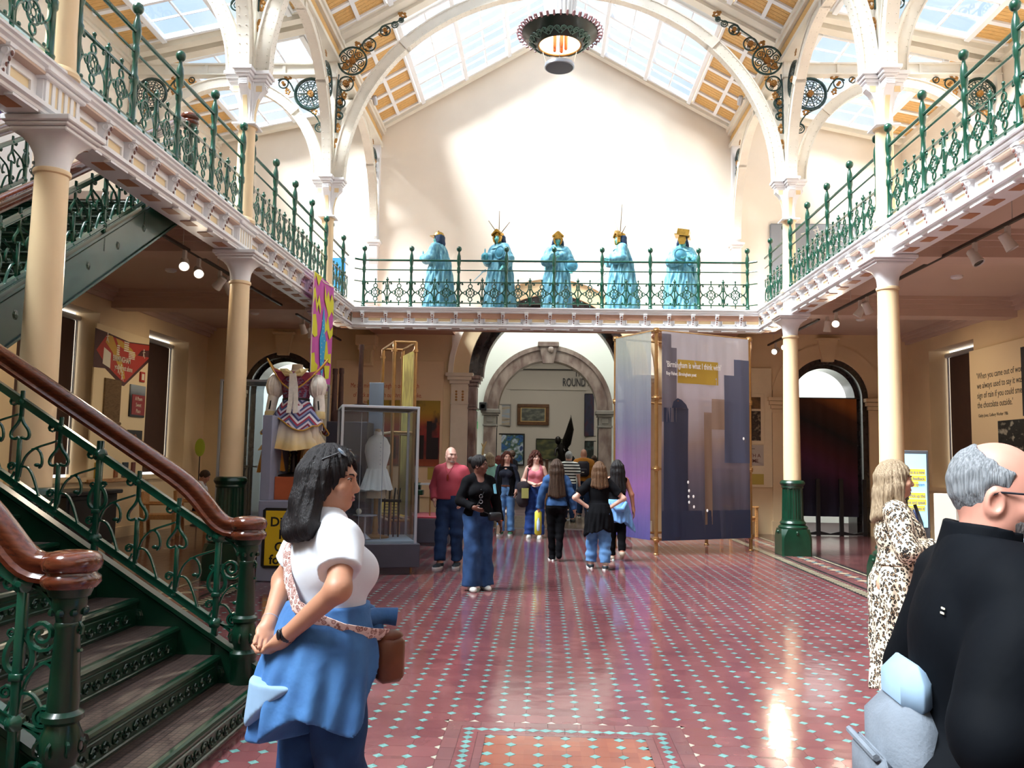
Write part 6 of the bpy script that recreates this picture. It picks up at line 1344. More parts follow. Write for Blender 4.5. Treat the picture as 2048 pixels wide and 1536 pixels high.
for x in (-.37, .37): MB().cbox(x-.33, x+.33, -.415, -.4, .16, .86, .01).build('door', mat('cabinet_door_black', '201B1A', .35), t, 0)
t = thing('folded_stools', 'black trolley of folded gallery stools beside the second left column', 'trolley', (-6.0, 15.6, 0), .1)
MB().tube([(-.26, .1, .1), (-.26, .1, 1.38)], .02, 8).tube([(.26, .1, .1), (.26, .1, 1.38), (.42, .02, 1.38)], .02, 8).tube([(-.26, .1, 1.38), (.26, .1, 1.38)], .02, 8).build('trolley_frame', BLACK, t)
for k in range(4): MB().cbox(-.24, .24, -.12+k*.05, -.09+k*.05, .28+k*.02, 1.3+k*.02, .01).build('folded_stool', mat('stool_black', '131315', .6), t, 0)
for x in (-.22, .22): MB().torus((x, .05, .06), .05, .02, 'x', 12, 6).build('wheel', BLACK, t)
# ---------------- hanging banner
BY0, BY1 = 13.5, 14.84
t = thing('zigzag_banner', 'magenta and yellow zigzag banner with a blue figure hanging from the left gallery', 'banner', (-4.03, (BY0+BY1)/2, 0), PI/2)
MAG = mat('banner_magenta', 'C052A6', .75); YEL = mat('banner_yellow', 'D6CF2E', .75); BLU = mat('banner_blue', '2A9AD2', .75); BE = mat('banner_beige_edge', 'E8D2A8', .75); hw = (BY1-BY0)/2
BZt, BZb = 4.66, 2.75
zz_ = lambda x: BZt-.02-.07*(1-(x/hw)**2)*0
m = MB()
def bq(poly, ly, mi):
    m.prism([(x*hw, BZb+(BZt-BZb)*z) for x, z in poly], 'y', -.012-ly, -.010-ly, mi)
m2 = MB(); NX_ = 24
vv = [(hw*(-1+2*i/NX_), .008*math.sin(i*.9+j*.2), BZb+(BZt-BZb)*j/14) for j in range(15) for i in range(NX_+1)]
m2.add(vv, [(j*(NX_+1)+i, j*(NX_+1)+i+1, (j+1)*(NX_+1)+i+1, (j+1)*(NX_+1)+i) for j in range(14) for i in range(NX_)]); m2.build('banner_cloth', MAG, t, 80)
for off, pts in ((0, [(-1, 1.0), (-.9, .93), (-.8, .98), (-.55, .90), (-.3, .99), (-.2, 1.0)]), (0, [(-1, .82), (-.85, .88), (-.6, .74), (-.45, .83), (-.25, .72), (-.3, .66), (-.48, .75), (-.62, .66), (-.82, .79), (-1, .70)]), (0, [(.08, .96), (.25, .84), (.42, .93), (.62, .83), (.78, .92), (1, .86), (1, .72), (.85, .76), (.55, .68), (.35, .74), (.08, .82)]), (0, [(.05, .7), (.3, .6), (.45, .7), (.7, .56), (1, .62), (1, .54), (.7, .48), (.4, .56), (.1, .5)]), (0, [(-1, .62), (-.7, .64), (-.55, .55), (-.5, .46), (-.75, .43), (-1, .46)]), (0, [(.15, .42), (.45, .46), (.6, .34), (.9, .36), (.9, .26), (.2, .28), (.2, .34)]), (0, [(-1, .28), (-.7, .3), (-.62, .22), (-.35, .2), (-.5, .1), (-.8, .06), (-1, .1)]), (0, [(.25, .22), (.8, .24), (.75, .12), (.4, .1)]), (0, [(-.1, .0), (.2, .04), (.45, .08), (.2, .12), (-.05, .08)])):
    bq(pts, 0, 0)
bq([(.02, .76), (.16, .62), (.18, .52), (.32, .46), (.22, .3), (.12, .12), (.05, .02), (-.05, .14), (-.18, .24), (-.28, .44), (-.12, .55), (-.04, .68)], .003, 1)
m.build('zigzag_print', [YEL, BLU], t, 0)
m = MB()
random.seed(3)
for k in range(16): x, z = random.uniform(-.15, .15), .1+.55*k/16; m.ball((x*hw, -.016, BZb+(BZt-BZb)*z), .016, 6, 3, sc_=(1, .2, 1))
m.build('white_spots', PW, t); MB().tube([(-hw, -.0, BZt), (0, 0, BZt-.05), (hw, 0, BZt)], .012, 6).build('banner_cord', PW, t); MB().tube([(-hw, -.01, BZt), (-hw, -.01, BZb)], .008, 5).build('banner_hem', PW, t)
# ---------------- track spotlights
SPW = mat('spotlight_white', 'CFC6BC', .4); LENS = mat('lit_lens', 'FFF6E8', .3, emit='FFF4E0', es=14); LENSO = mat('unlit_lens', '3A3634', .3)
def track(label, x, y0, y1, z=4.28):
    t = thing('light_track', label, 'light track', (x, y0, z), 0, 'light tracks'); MB().box(-.02, .02, 0, y1-y0, -.018, .018).build('track_rail', mat('track_dark', '3A332E', .5), t, 0)
    for k in range(4): MB().tube([(0, (y1-y0)*(k+.5)/4, .018), (0, (y1-y0)*(k+.5)/4, .32)], .006, 5).build('hanger', SPW, t)
def spot(label, x, y, aim, lit, z=4.26, e=60):
    t = thing('spotlight', label, 'spotlight', (x, y, z), 0, None); d = Vector(aim).normalized(); h = Vector((0, 0, -.19))
    MB().box(-.02, .02, -.03, .03, -.12, -.01).cbox(-.012, .012, -.012, .012, -.19, -.1, .003).build('adapter', SPW, t, 0)
    M = Matrix.Translation(h) @ d.to_track_quat('-Z', 'Y').to_matrix().to_4x4()
    MB().lathe([(.045, .11), (.055, .10), (.058, 0), (.068, -.06), (.07, -.09), (.062, -.092), (.055, -.08)], 16, M=M, cap=False).lathe([(.05, .1), (.01, .11)], 16, M=M).build('lamp_housing', SPW, t)
    MB().lathe([(.058, -.075), (.01, -.074)], 16, M=M).build('lens', LENS if lit else LENSO, t)
    if lit:
        o = lamp('spot_beam', 'SPOT', Vector((x, y, z))+h+d*.11, d.to_track_quat('-Z', 'Y').to_euler(), e, (1, .83, .62), spot_size=math.radians(95), spot_blend=.8); o.data.shadow_soft_size = .05
track('light track along the left aisle between its near columns', -4.9, 9.9, 14.6); track('light track along the left aisle at the far end', -4.9, 15.5, 19.0); track('light track along the right aisle between its near columns', 4.9, 8.3, 14.7); track('light track along the right aisle at the far end', 4.9, 15.5, 19.0)
LIT = 'lit white track spotlight under the '
for a in (((LIT+'left gallery, nearest the stair'), -4.9, 10.55, (.45, -1, -.75), 1), (LIT+'left gallery, second from the stair', -4.9, 11.0, (.55, -1, -.7), 1), ('unlit white track spotlight near the second left column', -4.9, 11.75, (-.8, .3, -.8), 0), ('unlit white track spotlight touching the second left column', -4.9, 12.1, (.4, .5, -.9), 0),
          ('unlit twin-faced spotlight beside the third left column', -4.9, 16.0, (.2, .6, -1), 0), ('unlit square spotlight just past the third left column', -4.9, 16.5, (.3, .2, -1), 0), (LIT+'far left gallery by the quotation panel', -4.9, 17.6, (.9, -1, -.4), 1),
          (LIT+'right gallery between the last two columns', 4.9, 14.6, (-.5, -1, -.5), 1), ('unlit hanging spotlight beside the last right column', 4.9, 15.05, (0, .2, -1), 0), ('unlit spotlight fourth before the last right column', 4.9, 13.5, (-.6, .3, -1), 0), ('unlit spotlight third before the last right column', 4.9, 13.2, (.6, .3, -1), 0), ('unlit spotlight close beyond the second right column', 4.9, 12.3, (.5, .2, -1), 0),
          ('unlit spotlight just before the second right column', 4.9, 9.9, (.3, -.5, -1), 0), ('unlit spotlight nearest the viewer on the right track', 4.9, 9.2, (.5, -.2, -1), 0),
          (LIT+'right gallery by the screens, lowest', 4.9, 18.4, (-.8, -1, -.45), 1), (LIT+'right gallery by the screens, middle', 4.9, 17.7, (-.5, -1, -.4), 1), (LIT+'right gallery by the screens, upper', 4.9, 17.3, (-.5, -1, -.45), 1)):
    spot(*a)
# warm spots added mid-aisle, with no fixtures, to brighten the aisle walls
for y in (9.4, 12.6, 16.2):
    for sx in (-1, 1):
        o = lamp('aisle_wall_fill', 'SPOT', (sx*6.0, y, 4.2), Vector((sx*.75, .0, -.8)).to_track_quat('-Z', 'Y').to_euler(), 75, (1, .80, .55), spot_size=math.radians(120), spot_blend=1); o.data.shadow_soft_size = .15
# ---------------- hanging lantern
t = thing('hanging_lantern', 'ornate green ring lantern with glowing glass bowl hanging from the ridge', 'lamp', (0, 13, 0))
RG = mat('lantern_green_iron', '12261E', .35, coat=.3); RP = mat('lantern_pink_crest', '8A6264', .5)
MB().lathe([(.085, 11.72), (.085, 9.35), (.3, 9.3), (.31, 9.22), (.27, 9.16), (.25, 9.0), (.21, 8.62), (.2, 8.6)], 28).build('drop_pipe', FRAME, t)
m = MB()
for k in range(24): a = 2*PI*k/24; m.tube([(math.cos(a)*.262, math.sin(a)*.262, 9.08), (math.cos(a)*.222, math.sin(a)*.222, 8.65)], .016, 5)
m.build('pipe_flutes', FRAME, t)
MB().lathe([(.34, 8.30), (.36, 8.28), (.6, 8.46), (.62, 8.50), (.60, 8.51), (.35, 8.33)], 48, cap=False).build('iron_ring', RG, t)
m = MB()
for k in range(14):
    a = 2*PI*k/14; A = Vector((math.cos(a), math.sin(a), 0)); T = Vector((-math.sin(a), math.cos(a), 0)); U = (A*.24+Vector((0, 0, .18))).normalized(); base = A*.46+Vector((0, 0, 8.345))
    for s in (-1, 1): m.tube([base+T*(s*.055+x*s)+U*z for x, z in spiral(0, 0, .055, .012, PI, PI-3.4*PI, 14)], .011, 5)
    m.tube([base+T*-.08+U*-.08, base+U*.02, base+T*.08+U*-.08], .01, 5)
m.build('ring_scrolls', mat('lantern_scroll', '54756A', .35, coat=.3), t)
m = MB()
for k in range(40): a = 2*PI*k/40; m.tube([(math.cos(a)*.61+math.cos(a)*x, math.sin(a)*.61+math.sin(a)*x, 8.5+z) for x, z in ((0, -.01), (.05, .035), (.085, .01), (.07, -.03), (.03, -.03))], .016, 5)
stuff(m.build('ring_crest', RP, t))
MB().lathe([(.335, 8.31), (.32, 8.40), (.24, 8.50), (.1, 8.54), (.01, 8.545)], 32, cap=False).build('glowing_reflector', mat('glowing_bowl', 'FFF4DC', .4, emit='FFF0D0', es=4), t); MB().torus((0, 0, 8.3), .345, .018, 'z', 40, 6).build('gold_rim', GOLD, t)
m = MB()
for k in range(5): a = 2*PI*k/5; m.lathe([(.02, 8.22), (.028, 8.24), (.03, 8.5)], 8, (math.cos(a)*.1, math.sin(a)*.1, 0))
m.build('amber_burners', mat('amber_burner', 'B85A1E', .4), t)
m = MB()
for k in range(3): a = 2*PI*k/3+.5; m.tube([(math.cos(a)*.32, math.sin(a)*.32, 8.27), (math.cos(a)*.25, math.sin(a)*.25, 7.98)], .006, 5)
m.build('suspension_rods', STEEL, t)
MB().lathe([(.235, 7.98), (.24, 7.97), (.24, 7.92), (.225, 7.915)], 32).build('lower_dish', STEEL, t); MB().lathe([(.222, 7.914), (.01, 7.912)], 32).build('dish_underside', mat('dish_slate', '3A3A48', .5), t)
# ---------------- upper gallery things
t = thing('map_board', 'grey board with a white cut-paper street map on the upper right wall', 'board', (6.05, YB-.03, 6.2)); MB().cbox(-.98, 1.05, -.03, 0, -1.3, 1.02, .03).build('board_panel', mat('slate_board', '8C9096', .6), t, 0)
m = MB(); random.seed(11)
for k in range(70):
    x, z = random.uniform(-.6, 1.0), random.uniform(-1.2, .95)
    if x < -.35 and z > -.1: continue
    a = random.choice((.3, .4, 1.9, 1.8, .9)); L = random.uniform(.1, .3); m.bar([(x, -.034, z), (min(max(x+math.cos(a)*L, -.9), 1.03), -.034, min(z+math.sin(a)*L, 1.0))], .025, .006, up=(0, 1, 0))
for r_ in (.3, .45, .62): m.torus((.5, -.034, .2), r_, .01, 'y', 30, 4)
m.build('paper_streets', mat('paper_white', 'D8D6D0', .7), t, 0)
t = thing('gallery_poster', 'bright blue, white and pink banner board on the upper left gallery', 'board', (-4.9, 18.3, ZF)); MB().cbox(-.22, .22, -.02, .02, .1, 1.35, .006).build('board_panel', img_mat('pop_up_print', [(0, 'D08AA8'), (.35, 'E8E4E4'), (.6, '2A9AD8'), (1, '2A8AD0')], 3, .6, (1, 1, .7), 'z'), t, 0); MB().cbox(-.25, .25, -.15, .15, 0, .04, .01).build('board_foot', STEEL, t, 0)
t = thing('ring_artwork', 'round violet artwork of coloured rods on a white board, upper left wall', 'artwork', (-8.15, 11.05, 6.75), PI/2); MB().cbox(-2.4, 1.2, -.02, .03, -2.0, .62, .01).build('white_board', mat('white_board_paint', 'E2E2E4', .6), t, 0); MB().cbox(-2.45, 1.25, -.05, .03, .62, .68, .008).build('board_cornice', WHITE, t, 0)
m = MB(); m.torus((0, -.06, 0), .5, .02, 'y', 40, 6).torus((0, -.06, 0), .3, .016, 'y', 40, 6); m.build('ring_frame', mat('magenta_rod', 'B04A8E', .5), t)
for j, c in enumerate(('2A1E4A', 'D07A3A', '8A2A5A', '4A3A7A')):
    m = MB()
    for k in range(10): a = 2*PI*(k*4+j)/40; m.tube([(math.cos(a)*.31, -.06, math.sin(a)*.31), (math.cos(a+.12)*.49, -.06, math.sin(a+.12)*.49)], .014, 5)
    stuff(m.build('coloured_rods', mat('rod_'+('indigo', 'orange', 'plum', 'violet')[j], c, .5), t))
for sx in (-1, 1):
    for y in (9.2, 17.6):
        t = thing('eaves_spotlight', 'small silver spotlight on the %s nave eaves, %s' % ('left' if sx < 0 else 'right', 'near the viewer' if y < 12 else 'in the bay by the gable'), 'spotlight', (sx*3.98, y, 9.42)); MB().lathe([(.05, -.1), (.06, .0), (.045, .1), (.01, .11)], 14, M=Matrix.Rotation(.9, 4, 'X')).build('lamp_housing', STEEL, t); MB().tube([(0, 0, 0), (sx*.12, 0, .05)], .012, 6).build('bracket', STEEL, t)
# ================================================================ PEOPLE: one skin surface each, clothes and hair as their own surfaces
def axis(lo, hi, fine, coarse, zones):
    out = [lo]
    while out[-1] < hi:
        x = out[-1]; out.append(x+(fine if any(a <= x < b for a, b in zones) else coarse))
    return np.array(out, np.float32)
class Field:
    def __init__(s, xs, ys, zs): s.x, s.y, s.z = xs, ys, zs; s.F = np.full((len(xs), len(ys), len(zs)), 1.0, np.float32)
    def sub(s, lo, hi):
        i = [max(0, np.searchsorted(a, l)-1) for a, l in zip((s.x, s.y, s.z), lo)]; j = [min(len(a), np.searchsorted(a, h)+1) for a, h in zip((s.x, s.y, s.z), hi)]
        if any(a >= b for a, b in zip(i, j)): return None
        sl = tuple(slice(a, b) for a, b in zip(i, j))
        return sl, s.x[sl[0]][:, None, None], s.y[sl[1]][None, :, None], s.z[sl[2]][None, None, :]
    def comb(s, sl, d, k, op):
        F = s.F[sl]
        if op == '+':
            if k > 0:
                h = np.clip(.5+.5*(F-d)/k, 0, 1); s.F[sl] = F*(1-h)+d*h-k*h*(1-h)
            else: s.F[sl] = np.minimum(F, d)
        else:
            if k > 0:
                h = np.clip(.5-.5*(F+d)/k, 0, 1); s.F[sl] = F*(1-h)-d*h+k*h*(1-h)
            else: s.F[sl] = np.maximum(F, -d)
    def cone(s, a, b, ra, rb, k=.03, op='+', flat=False, sq=(1, 1, 1)):
        a = np.array(a, np.float32); b = np.array(b, np.float32); m = max(ra, rb)*max(1/q for q in sq)+k+.03
        g = s.sub(np.minimum(a, b)-m, np.maximum(a, b)+m)
        if g is None: return s
        sl, X, Y, Z = g; ba = b-a; L2 = max(1e-9, float(ba @ ba)); px, py, pz = X-a[0], Y-a[1], Z-a[2]
        t = (px*ba[0]+py*ba[1]+pz*ba[2])/L2; tc = np.clip(t, 0, 1)
        d = np.sqrt(((px-tc*ba[0])*sq[0])**2+((py-tc*ba[1])*sq[1])**2+((pz-tc*ba[2])*sq[2])**2)-(ra+tc*(rb-ra))
        if flat:
            d = np.maximum(d, (t-1)*math.sqrt(L2))
            if flat == 2: d = np.maximum(d, -t*math.sqrt(L2))
        s.comb(sl, d, k, op); return s
    def ell(s, c, r, k=.03, op='+', R=None):
        c = np.array(c, np.float32); m = max(r)+k+.03; g = s.sub(c-m, c+m)
        if g is None: return s
        sl, X, Y, Z = g; p = [X-c[0], Y-c[1], Z-c[2]]
        if R is not None: p = [R[0][i]*p[0]+R[1][i]*p[1]+R[2][i]*p[2] for i in range(3)]
        k0 = np.sqrt((p[0]/r[0])**2+(p[1]/r[1])**2+(p[2]/r[2])**2); k1 = np.sqrt((p[0]/r[0]**2)**2+(p[1]/r[1]**2)**2+(p[2]/r[2]**2)**2)+1e-6
        s.comb(sl, k0*(k0-1)/k1, k, op); return s
    def clip(s, n, d):                        # keep where n.p < d
        s.F = np.maximum(s.F, n[0]*s.x[:, None, None]+n[1]*s.y[None, :, None]+n[2]*s.z[None, None, :]-d); return s
    def wrinkle(s, amp, freq, seed, zs=1.0):
        r = np.random.RandomState(seed); W = 0
        for i in range(5):
            k = r.normal(size=3)*freq; k[2] *= zs; W = W+np.sin(k[0]*s.x[:, None, None]+k[1]*s.y[None, :, None]+k[2]*s.z[None, None, :]+r.uniform(0, 6))
        s.F = s.F+(amp*W/2).astype(np.float32); return s
    def mesh(s, name, mats):
        F = s.F; F[0], F[-1], F[:, 0], F[:, -1], F[:, :, 0], F[:, :, -1] = [np.maximum(q, .001) for q in (F[0], F[-1], F[:, 0], F[:, -1], F[:, :, 0], F[:, :, -1])]
        S_ = F < 0; n = [q-1 for q in F.shape]; cnt = np.zeros(n, np.int8)
        cs = [(i, j, k) for i in (0, 1) for j in (0, 1) for k in (0, 1)]
        vw = lambda A, c: A[c[0]:n[0]+c[0], c[1]:n[1]+c[1], c[2]:n[2]+c[2]]
        for c in cs: cnt += vw(S_, c)
        act = np.argwhere((cnt > 0) & (cnt < 8)); idx = np.full(n, -1, np.int32); idx[tuple(act.T)] = np.arange(len(act))
        ax = (s.x, s.y, s.z); acc = np.zeros((len(act), 3)); wt = np.zeros(len(act))
        for c in cs:
            for a in range(3):
                if c[a]: continue
                e = list(c); e[a] = 1
                p0 = act+np.array(c); p1 = act+np.array(e); f0 = F[tuple(p0.T)]; f1 = F[tuple(p1.T)]; m = (f0 < 0) != (f1 < 0)
                t = np.where(m, f0/np.where(m, f0-f1, 1), 0)
                P0 = np.stack([ax[q][p0[:, q]] for q in range(3)], 1); P1 = np.stack([ax[q][p1[:, q]] for q in range(3)], 1)
                acc += (P0+(P1-P0)*t[:, None])*m[:, None]; wt += m
        V = acc/np.maximum(wt, 1)[:, None]; Q = []
        for a in range(3):
            b, c = (a+1) % 3, (a+2) % 3; sl0 = [slice(None)]*3; sl1 = [slice(None)]*3; sl0[a] = slice(0, -1); sl1[a] = slice(1, None)
            A, B = S_[tuple(sl0)], S_[tuple(sl1)]; E = np.argwhere(A != B); ok = (E[:, b] > 0) & (E[:, c] > 0) & (E[:, b] < n[b]) & (E[:, c] < n[c]); E = E[ok]
            ins = A[tuple(E.T)]; q = []
            for db, dc in ((-1, -1), (0, -1), (0, 0), (-1, 0)):
                G = E.copy(); G[:, b] += db; G[:, c] += dc; q.append(idx[tuple(G.T)])
            q = np.stack(q, 1); q[~ins] = q[~ins][:, ::-1]; Q.append(q)
        Q = np.concatenate(Q); me = bpy.data.meshes.new(name); me.vertices.add(len(V)); me.vertices.foreach_set('co', V.astype(np.float32).ravel())
        me.loops.add(Q.size); me.loops.foreach_set('vertex_index', Q.ravel().astype(np.int32)); me.polygons.add(len(Q)); me.polygons.foreach_set('loop_start', np.arange(0, Q.size, 4, dtype=np.int32))
        me.polygons.foreach_set('use_smooth', np.ones(len(Q), bool)); me.materials.append(mats); me.update(calc_edges=True); me.validate(); return me
def rot_zx(yaw, pitch, roll=0): return Matrix.Rotation(yaw, 3, 'Z') @ Matrix.Rotation(pitch, 3, 'X') @ Matrix.Rotation(roll, 3, 'Y')
EYEW = mat('eye_white', 'E8E4DE', .3); EYEB = mat('eye_dark', '1A120E', .15); LIPM = {}
class Person:
    # local frame: +y is the person's front, +x their right, z up; measures are for a height of 1.70 m
    def __init__(s, label, loc, rz, H=1.7, sex='f', skin='C99A80', wt=1.0, arms=None, legs=None, head=(0, 0), vox=.011, fine=None, lean=0, cat='person', name='person', hand_r=None, seat=None, sx=1.0):
        s.k = H/1.7; s.vox = vox; s.fine = fine; s.sex = sex; s.wt = wt; s.lean = lean; s.sx = sx
        s.t = thing(name, label, cat, loc, rz); s.t.scale = (s.k,)*3
        f = sex == 'f'; s.sh = .158 if f else .182; s.skin = mat('skin_'+skin, skin, .5, var=.05, vs=12); s.sp = 1.372
        L = lean; s.up = lambda p: (p[0], p[1]+math.sin(L)*(p[2]-.95), .95+(p[2]-.95)*math.cos(L)) if p[2] > .95 else tuple(p)
        A = {'down': lambda q: ((q*(s.sh+.06), -.02, 1.12), (q*(s.sh+.075), .05, .88))}
        s.arm = {}
        for q, a in ((1, 0), (-1, 1)):
            v = (arms or ('down', 'down'))[a]; s.arm[q] = A['down'](q) if v == 'down' else v
        s.leg = legs or (((.095, .0, .0), .0), ((-.095, .03, .0), .0))      # (foot x,y,z), knee forward
        s.hp = (.0, .0, .92); s.head = head; s.HR = rot_zx(head[0], head[1], head[2] if len(head) > 2 else 0); s.hc = Vector(s.up((0, 0, 1.46)))
        s.seat = seat
    def hd(s, p): return tuple(s.HR @ (Vector(p)-Vector((0, 0, 1.46)))+s.hc)
    def field(s, lo, hi, zones=((), (), ()), vox=None, fine=None):
        v = vox or s.vox; f = fine or s.fine or v; return Field(*[axis(lo[i], hi[i], f, v, zones[i]) for i in range(3)])
    def torso(s, F, o=0, k=.05, hips=True):
        w, f, u = s.wt, s.sex == 'f', s.up; sx = s.sx
        if hips: F.ell(u((0, -.005, .95)), ((.168 if f else .158)*w*sx+o, .118*w+o, .13+o), k)
        F.ell(u((0, .005*w+(w-1)*.10, 1.08)), ((.128 if f else .142)*w*sx+o, .098*w+o, .15+o), k)
        F.ell(u((0, -.005, 1.25)), ((.143 if f else .165)*w*sx+o, .108*w+o, .17+o), k)
        F.cone(u((-s.sh+.02, -.015, s.sp)), u((s.sh-.02, -.015, s.sp)), .046+o, .046+o, k)
        for q in (-1, 1): F.cone(u((0, -.025, 1.445)), u((q*(s.sh-.03), -.02, s.sp+.012)), .046+o, .036+o, k)
        F.cone(u((0, -.015, 1.36)), u((0, -.012, 1.44)), .085+o*.6, .052+o*.5, k)
        if f:
            for q in (-1, 1): F.ell(u((q*.068, .085*w, 1.245)), (.060*w**.5+o, .056*w**.5+o, .060*w**.5+o), .04)
        if hips:
            for q in (-1, 1): F.ell((q*.075*w, -.062*w, .91), (.088*w+o, .08*w+o, .095+o), .04)
        return F
    def joints(s, q): 
        e, w_ = s.arm[q]; return Vector(s.up((q*s.sh, -.01, s.sp-.012))), Vector(s.up(e)), Vector(s.up(w_))
    def arm_prims(s, F, q, o=0, upto=2.0, k=.03, flat=True, r=(.05, .04, .036, .026)):
        a, e, w_ = s.joints(q); W = s.wt**.5 if s.sex == 'f' else 1.08
        t1 = min(1, upto); F.cone(a, a+(e-a)*t1, r[0]*W+o, (r[0]+(r[1]-r[0])*t1)*W+o, k, flat=flat and upto <= 1)
        if upto > 1: t2 = upto-1; F.cone(e, e+(w_-e)*t2, r[2]*W+.004+o, (r[2]+(r[3]-r[2])*t2)*W+o, k, flat=flat and t2 < 1.2)
        return F
    def hand(s, F, q, pose='relaxed', nrm=None):
        a, e, w_ = s.joints(q); d = (w_-e).normalized(); n_ = Vector(nrm or (-q, 0, 0)); n_ = (n_-d*n_.dot(d)).normalized(); sd = d.cross(n_)*1.0
        c = w_+d*.045; R = Matrix((sd, n_, d)).transposed(); rf = max(.0085, s.vox*.5 if not s.fine else .0085)
        F.cone(w_-d*.02, w_+d*.02, .026, .027, .02); F.ell(c, (.040, .017, .048), .015, R=[tuple(r_) for r_ in R.transposed()] if False else [[sd.x, n_.x, d.x], [sd.y, n_.y, d.y], [sd.z, n_.z, d.z]])
        fwd = 1 if Vector((0, 1, 0)).dot(sd) >= 0 else -1
        for i, (off, L) in enumerate(((.029, .068), (.010, .078), (-.010, .073), (-.028, .056))):
            b = c+d*.036+sd*(off*fwd); cv = .35 if pose == 'relaxed' else (.9 if pose == 'curl' else .08); m_ = b+d*(L*.5)+n_*(L*.5*cv*.6); tip = m_+d*(L*.5*(1-cv*.5))+n_*(L*.5*cv*1.3)
            F.cone(b, m_, rf*1.08, rf, .006); F.cone(m_, tip, rf, rf*.85, .004)
        b = c+sd*(.026*fwd)-d*.012; m_ = b+sd*(.022*fwd)+d*.026+n_*.012; F.cone(b, m_, rf*1.35, rf*1.15, .01); F.cone(m_, m_+d*.03+n_*.012, rf*1.1, rf*.9, .004)
    def legj(s, i):
        (fx, fy, fz), kb = s.leg[i]; q = 1 if fx >= 0 else -1; hip = Vector((q*.088, -.005, .91)); an = Vector((fx, fy, .085+fz)); m_ = hip.lerp(an, .5)+Vector((0, kb, 0)); d = (an-hip); m_.z = .49+fz*.5
        if s.seat: hip.z = .91; m_ = Vector((q*.1, .45, .9)); an = Vector((q*.1, .47, .5))
        return hip, m_, an, q
    def legs_prims(s, F, o=0, shape=(.088, .058, .042), upto=1.0, k=.03, flat=True, flare=None):
        for i in (0, 1):
            h, m_, a, q = s.legj(i); W = s.wt**.6
            F.cone(h, m_, shape[0]*W+o, shape[1]*W+o, k)
            e = m_+(a-m_)*upto; F.cone(m_, e, shape[1]*W+o, (flare if flare else shape[2]*W+(shape[1]*W-shape[2]*W)*(1-upto))+(0 if flare else o), k, flat=flat)
            if not flat or flat == 1 and flare is None and shape[1] < .06: F.ell(m_.lerp(a, .3)+Vector((0, -.018, 0)), (.045*W+o, .048*W+o, .1), .03)
        return F
    def foot(s, F, i, o=0, k=.02, bare=True):
        h, m_, a, q = s.legj(i); (fx, fy, fz), kb = s.leg[i]; ya = -.06*q*-1
        F.cone(a, a-Vector((0, .01, .03)), .042+o, .045+o, k); heel = a+Vector((0, -.035, -.05)); toe = a+Vector((q*.02, .155, -.062-(fz*.9 if fz > .05 else 0)))
        F.cone(heel, toe, .038+o, .026+o, k, sq=(1, 1, 1)); F.ell(a+Vector((q*.01, .09, -.055)), (.043+o, .07+o, .028+o), k)
    def face(s, F, adult=1.0, nose=1.0, jaw=1.0):
        jaw *= .93 if s.sex == 'f' else 1
        H = s.hd; R3 = [list(r_) for r_ in s.HR]
        E = lambda c, r, k, op='+': F.ell(H(c), r, k, op, R=R3)
        E((0, -.012, 1.605), (.074, .094, .096), .02); E((0, .022, 1.555), (.062*jaw, .073, .088), .03); E((0, .060, 1.492), (.030*jaw, .024, .020), .025)
        F.cone(H((-.042*jaw, .0, 1.515)), H((.042*jaw, .0, 1.515)), .028, .028, .03)
        F.cone(H((0, .088, 1.588)), H((0, .105*nose, 1.553)), .0085, .0125, .012); E((0, .098*nose, 1.548), (.017, .013, .010), .008)
        E((0, .081 if s.sex == 'f' else .084, 1.607), (.046, .013, .009), .018)                                     # brow
        for q in (-1, 1):
            E((q*.031, .095, 1.586), (.019, .017, .012), .012, '-'); E((q*.030, .079, 1.584), (.0145, .0135, .0115), .004)
            E((q*.047, .062, 1.555), (.022, .022, .02), .025); E((q*.077, -.008, 1.565), (.010, .021, .033), .008)
            E((q*.082, -.004, 1.567), (.006, .012, .02), .006, '-')
        E((0, .087, 1.522), (.024, .009, .0065), .006); E((0, .085, 1.513), (.021, .010, .007), .006); E((0, .1, 1.5178), (.024, .01, .0016), .003, '-')
        F.cone(s.up((0, -.02, 1.40)), H((0, -.015, 1.53)), .056 if s.sex == 'f' else .064, .053 if s.sex == 'f' else .062, .03)
    def body(s, hands=(None, None), poses=('relaxed', 'relaxed'), feet='shoe', zones=None, nose=1.0, jaw=1.0, face=True):
        z = [s.arm[q][j] for q in (1, -1) for j in (0, 1)]; lo = (min(-.32, *[p[0]-.16 for p in z]), min(-.3, *[p[1]-.2 for p in z]), 0 if not s.seat else .4); hi = (max(.32, *[p[0]+.16 for p in z]), max(.4, *[p[1]+.2 for p in z]), 1.78)
        hc = s.hd((0, 0, 1.59)); zo = zones or ([(hc[0]-.12, hc[0]+.12)], [(hc[1]-.14, hc[1]+.14)], [(1.42, 1.73)])
        F = s.field(lo, hi, zo if s.fine else ((), (), ())); s.torso(F, -.004)
        for i, q in enumerate((1, -1)): s.arm_prims(F, q, flat=False); s.hand(F, q, poses[i], hands[i])
        s.legs_prims(F, -.007, flat=False)
        for i in (0, 1): s.foot(F, i)
        s.face(F, nose=nose, jaw=jaw); s.F = F
        me = F.mesh('body', s.skin); o = place('body', me, s.t); return o
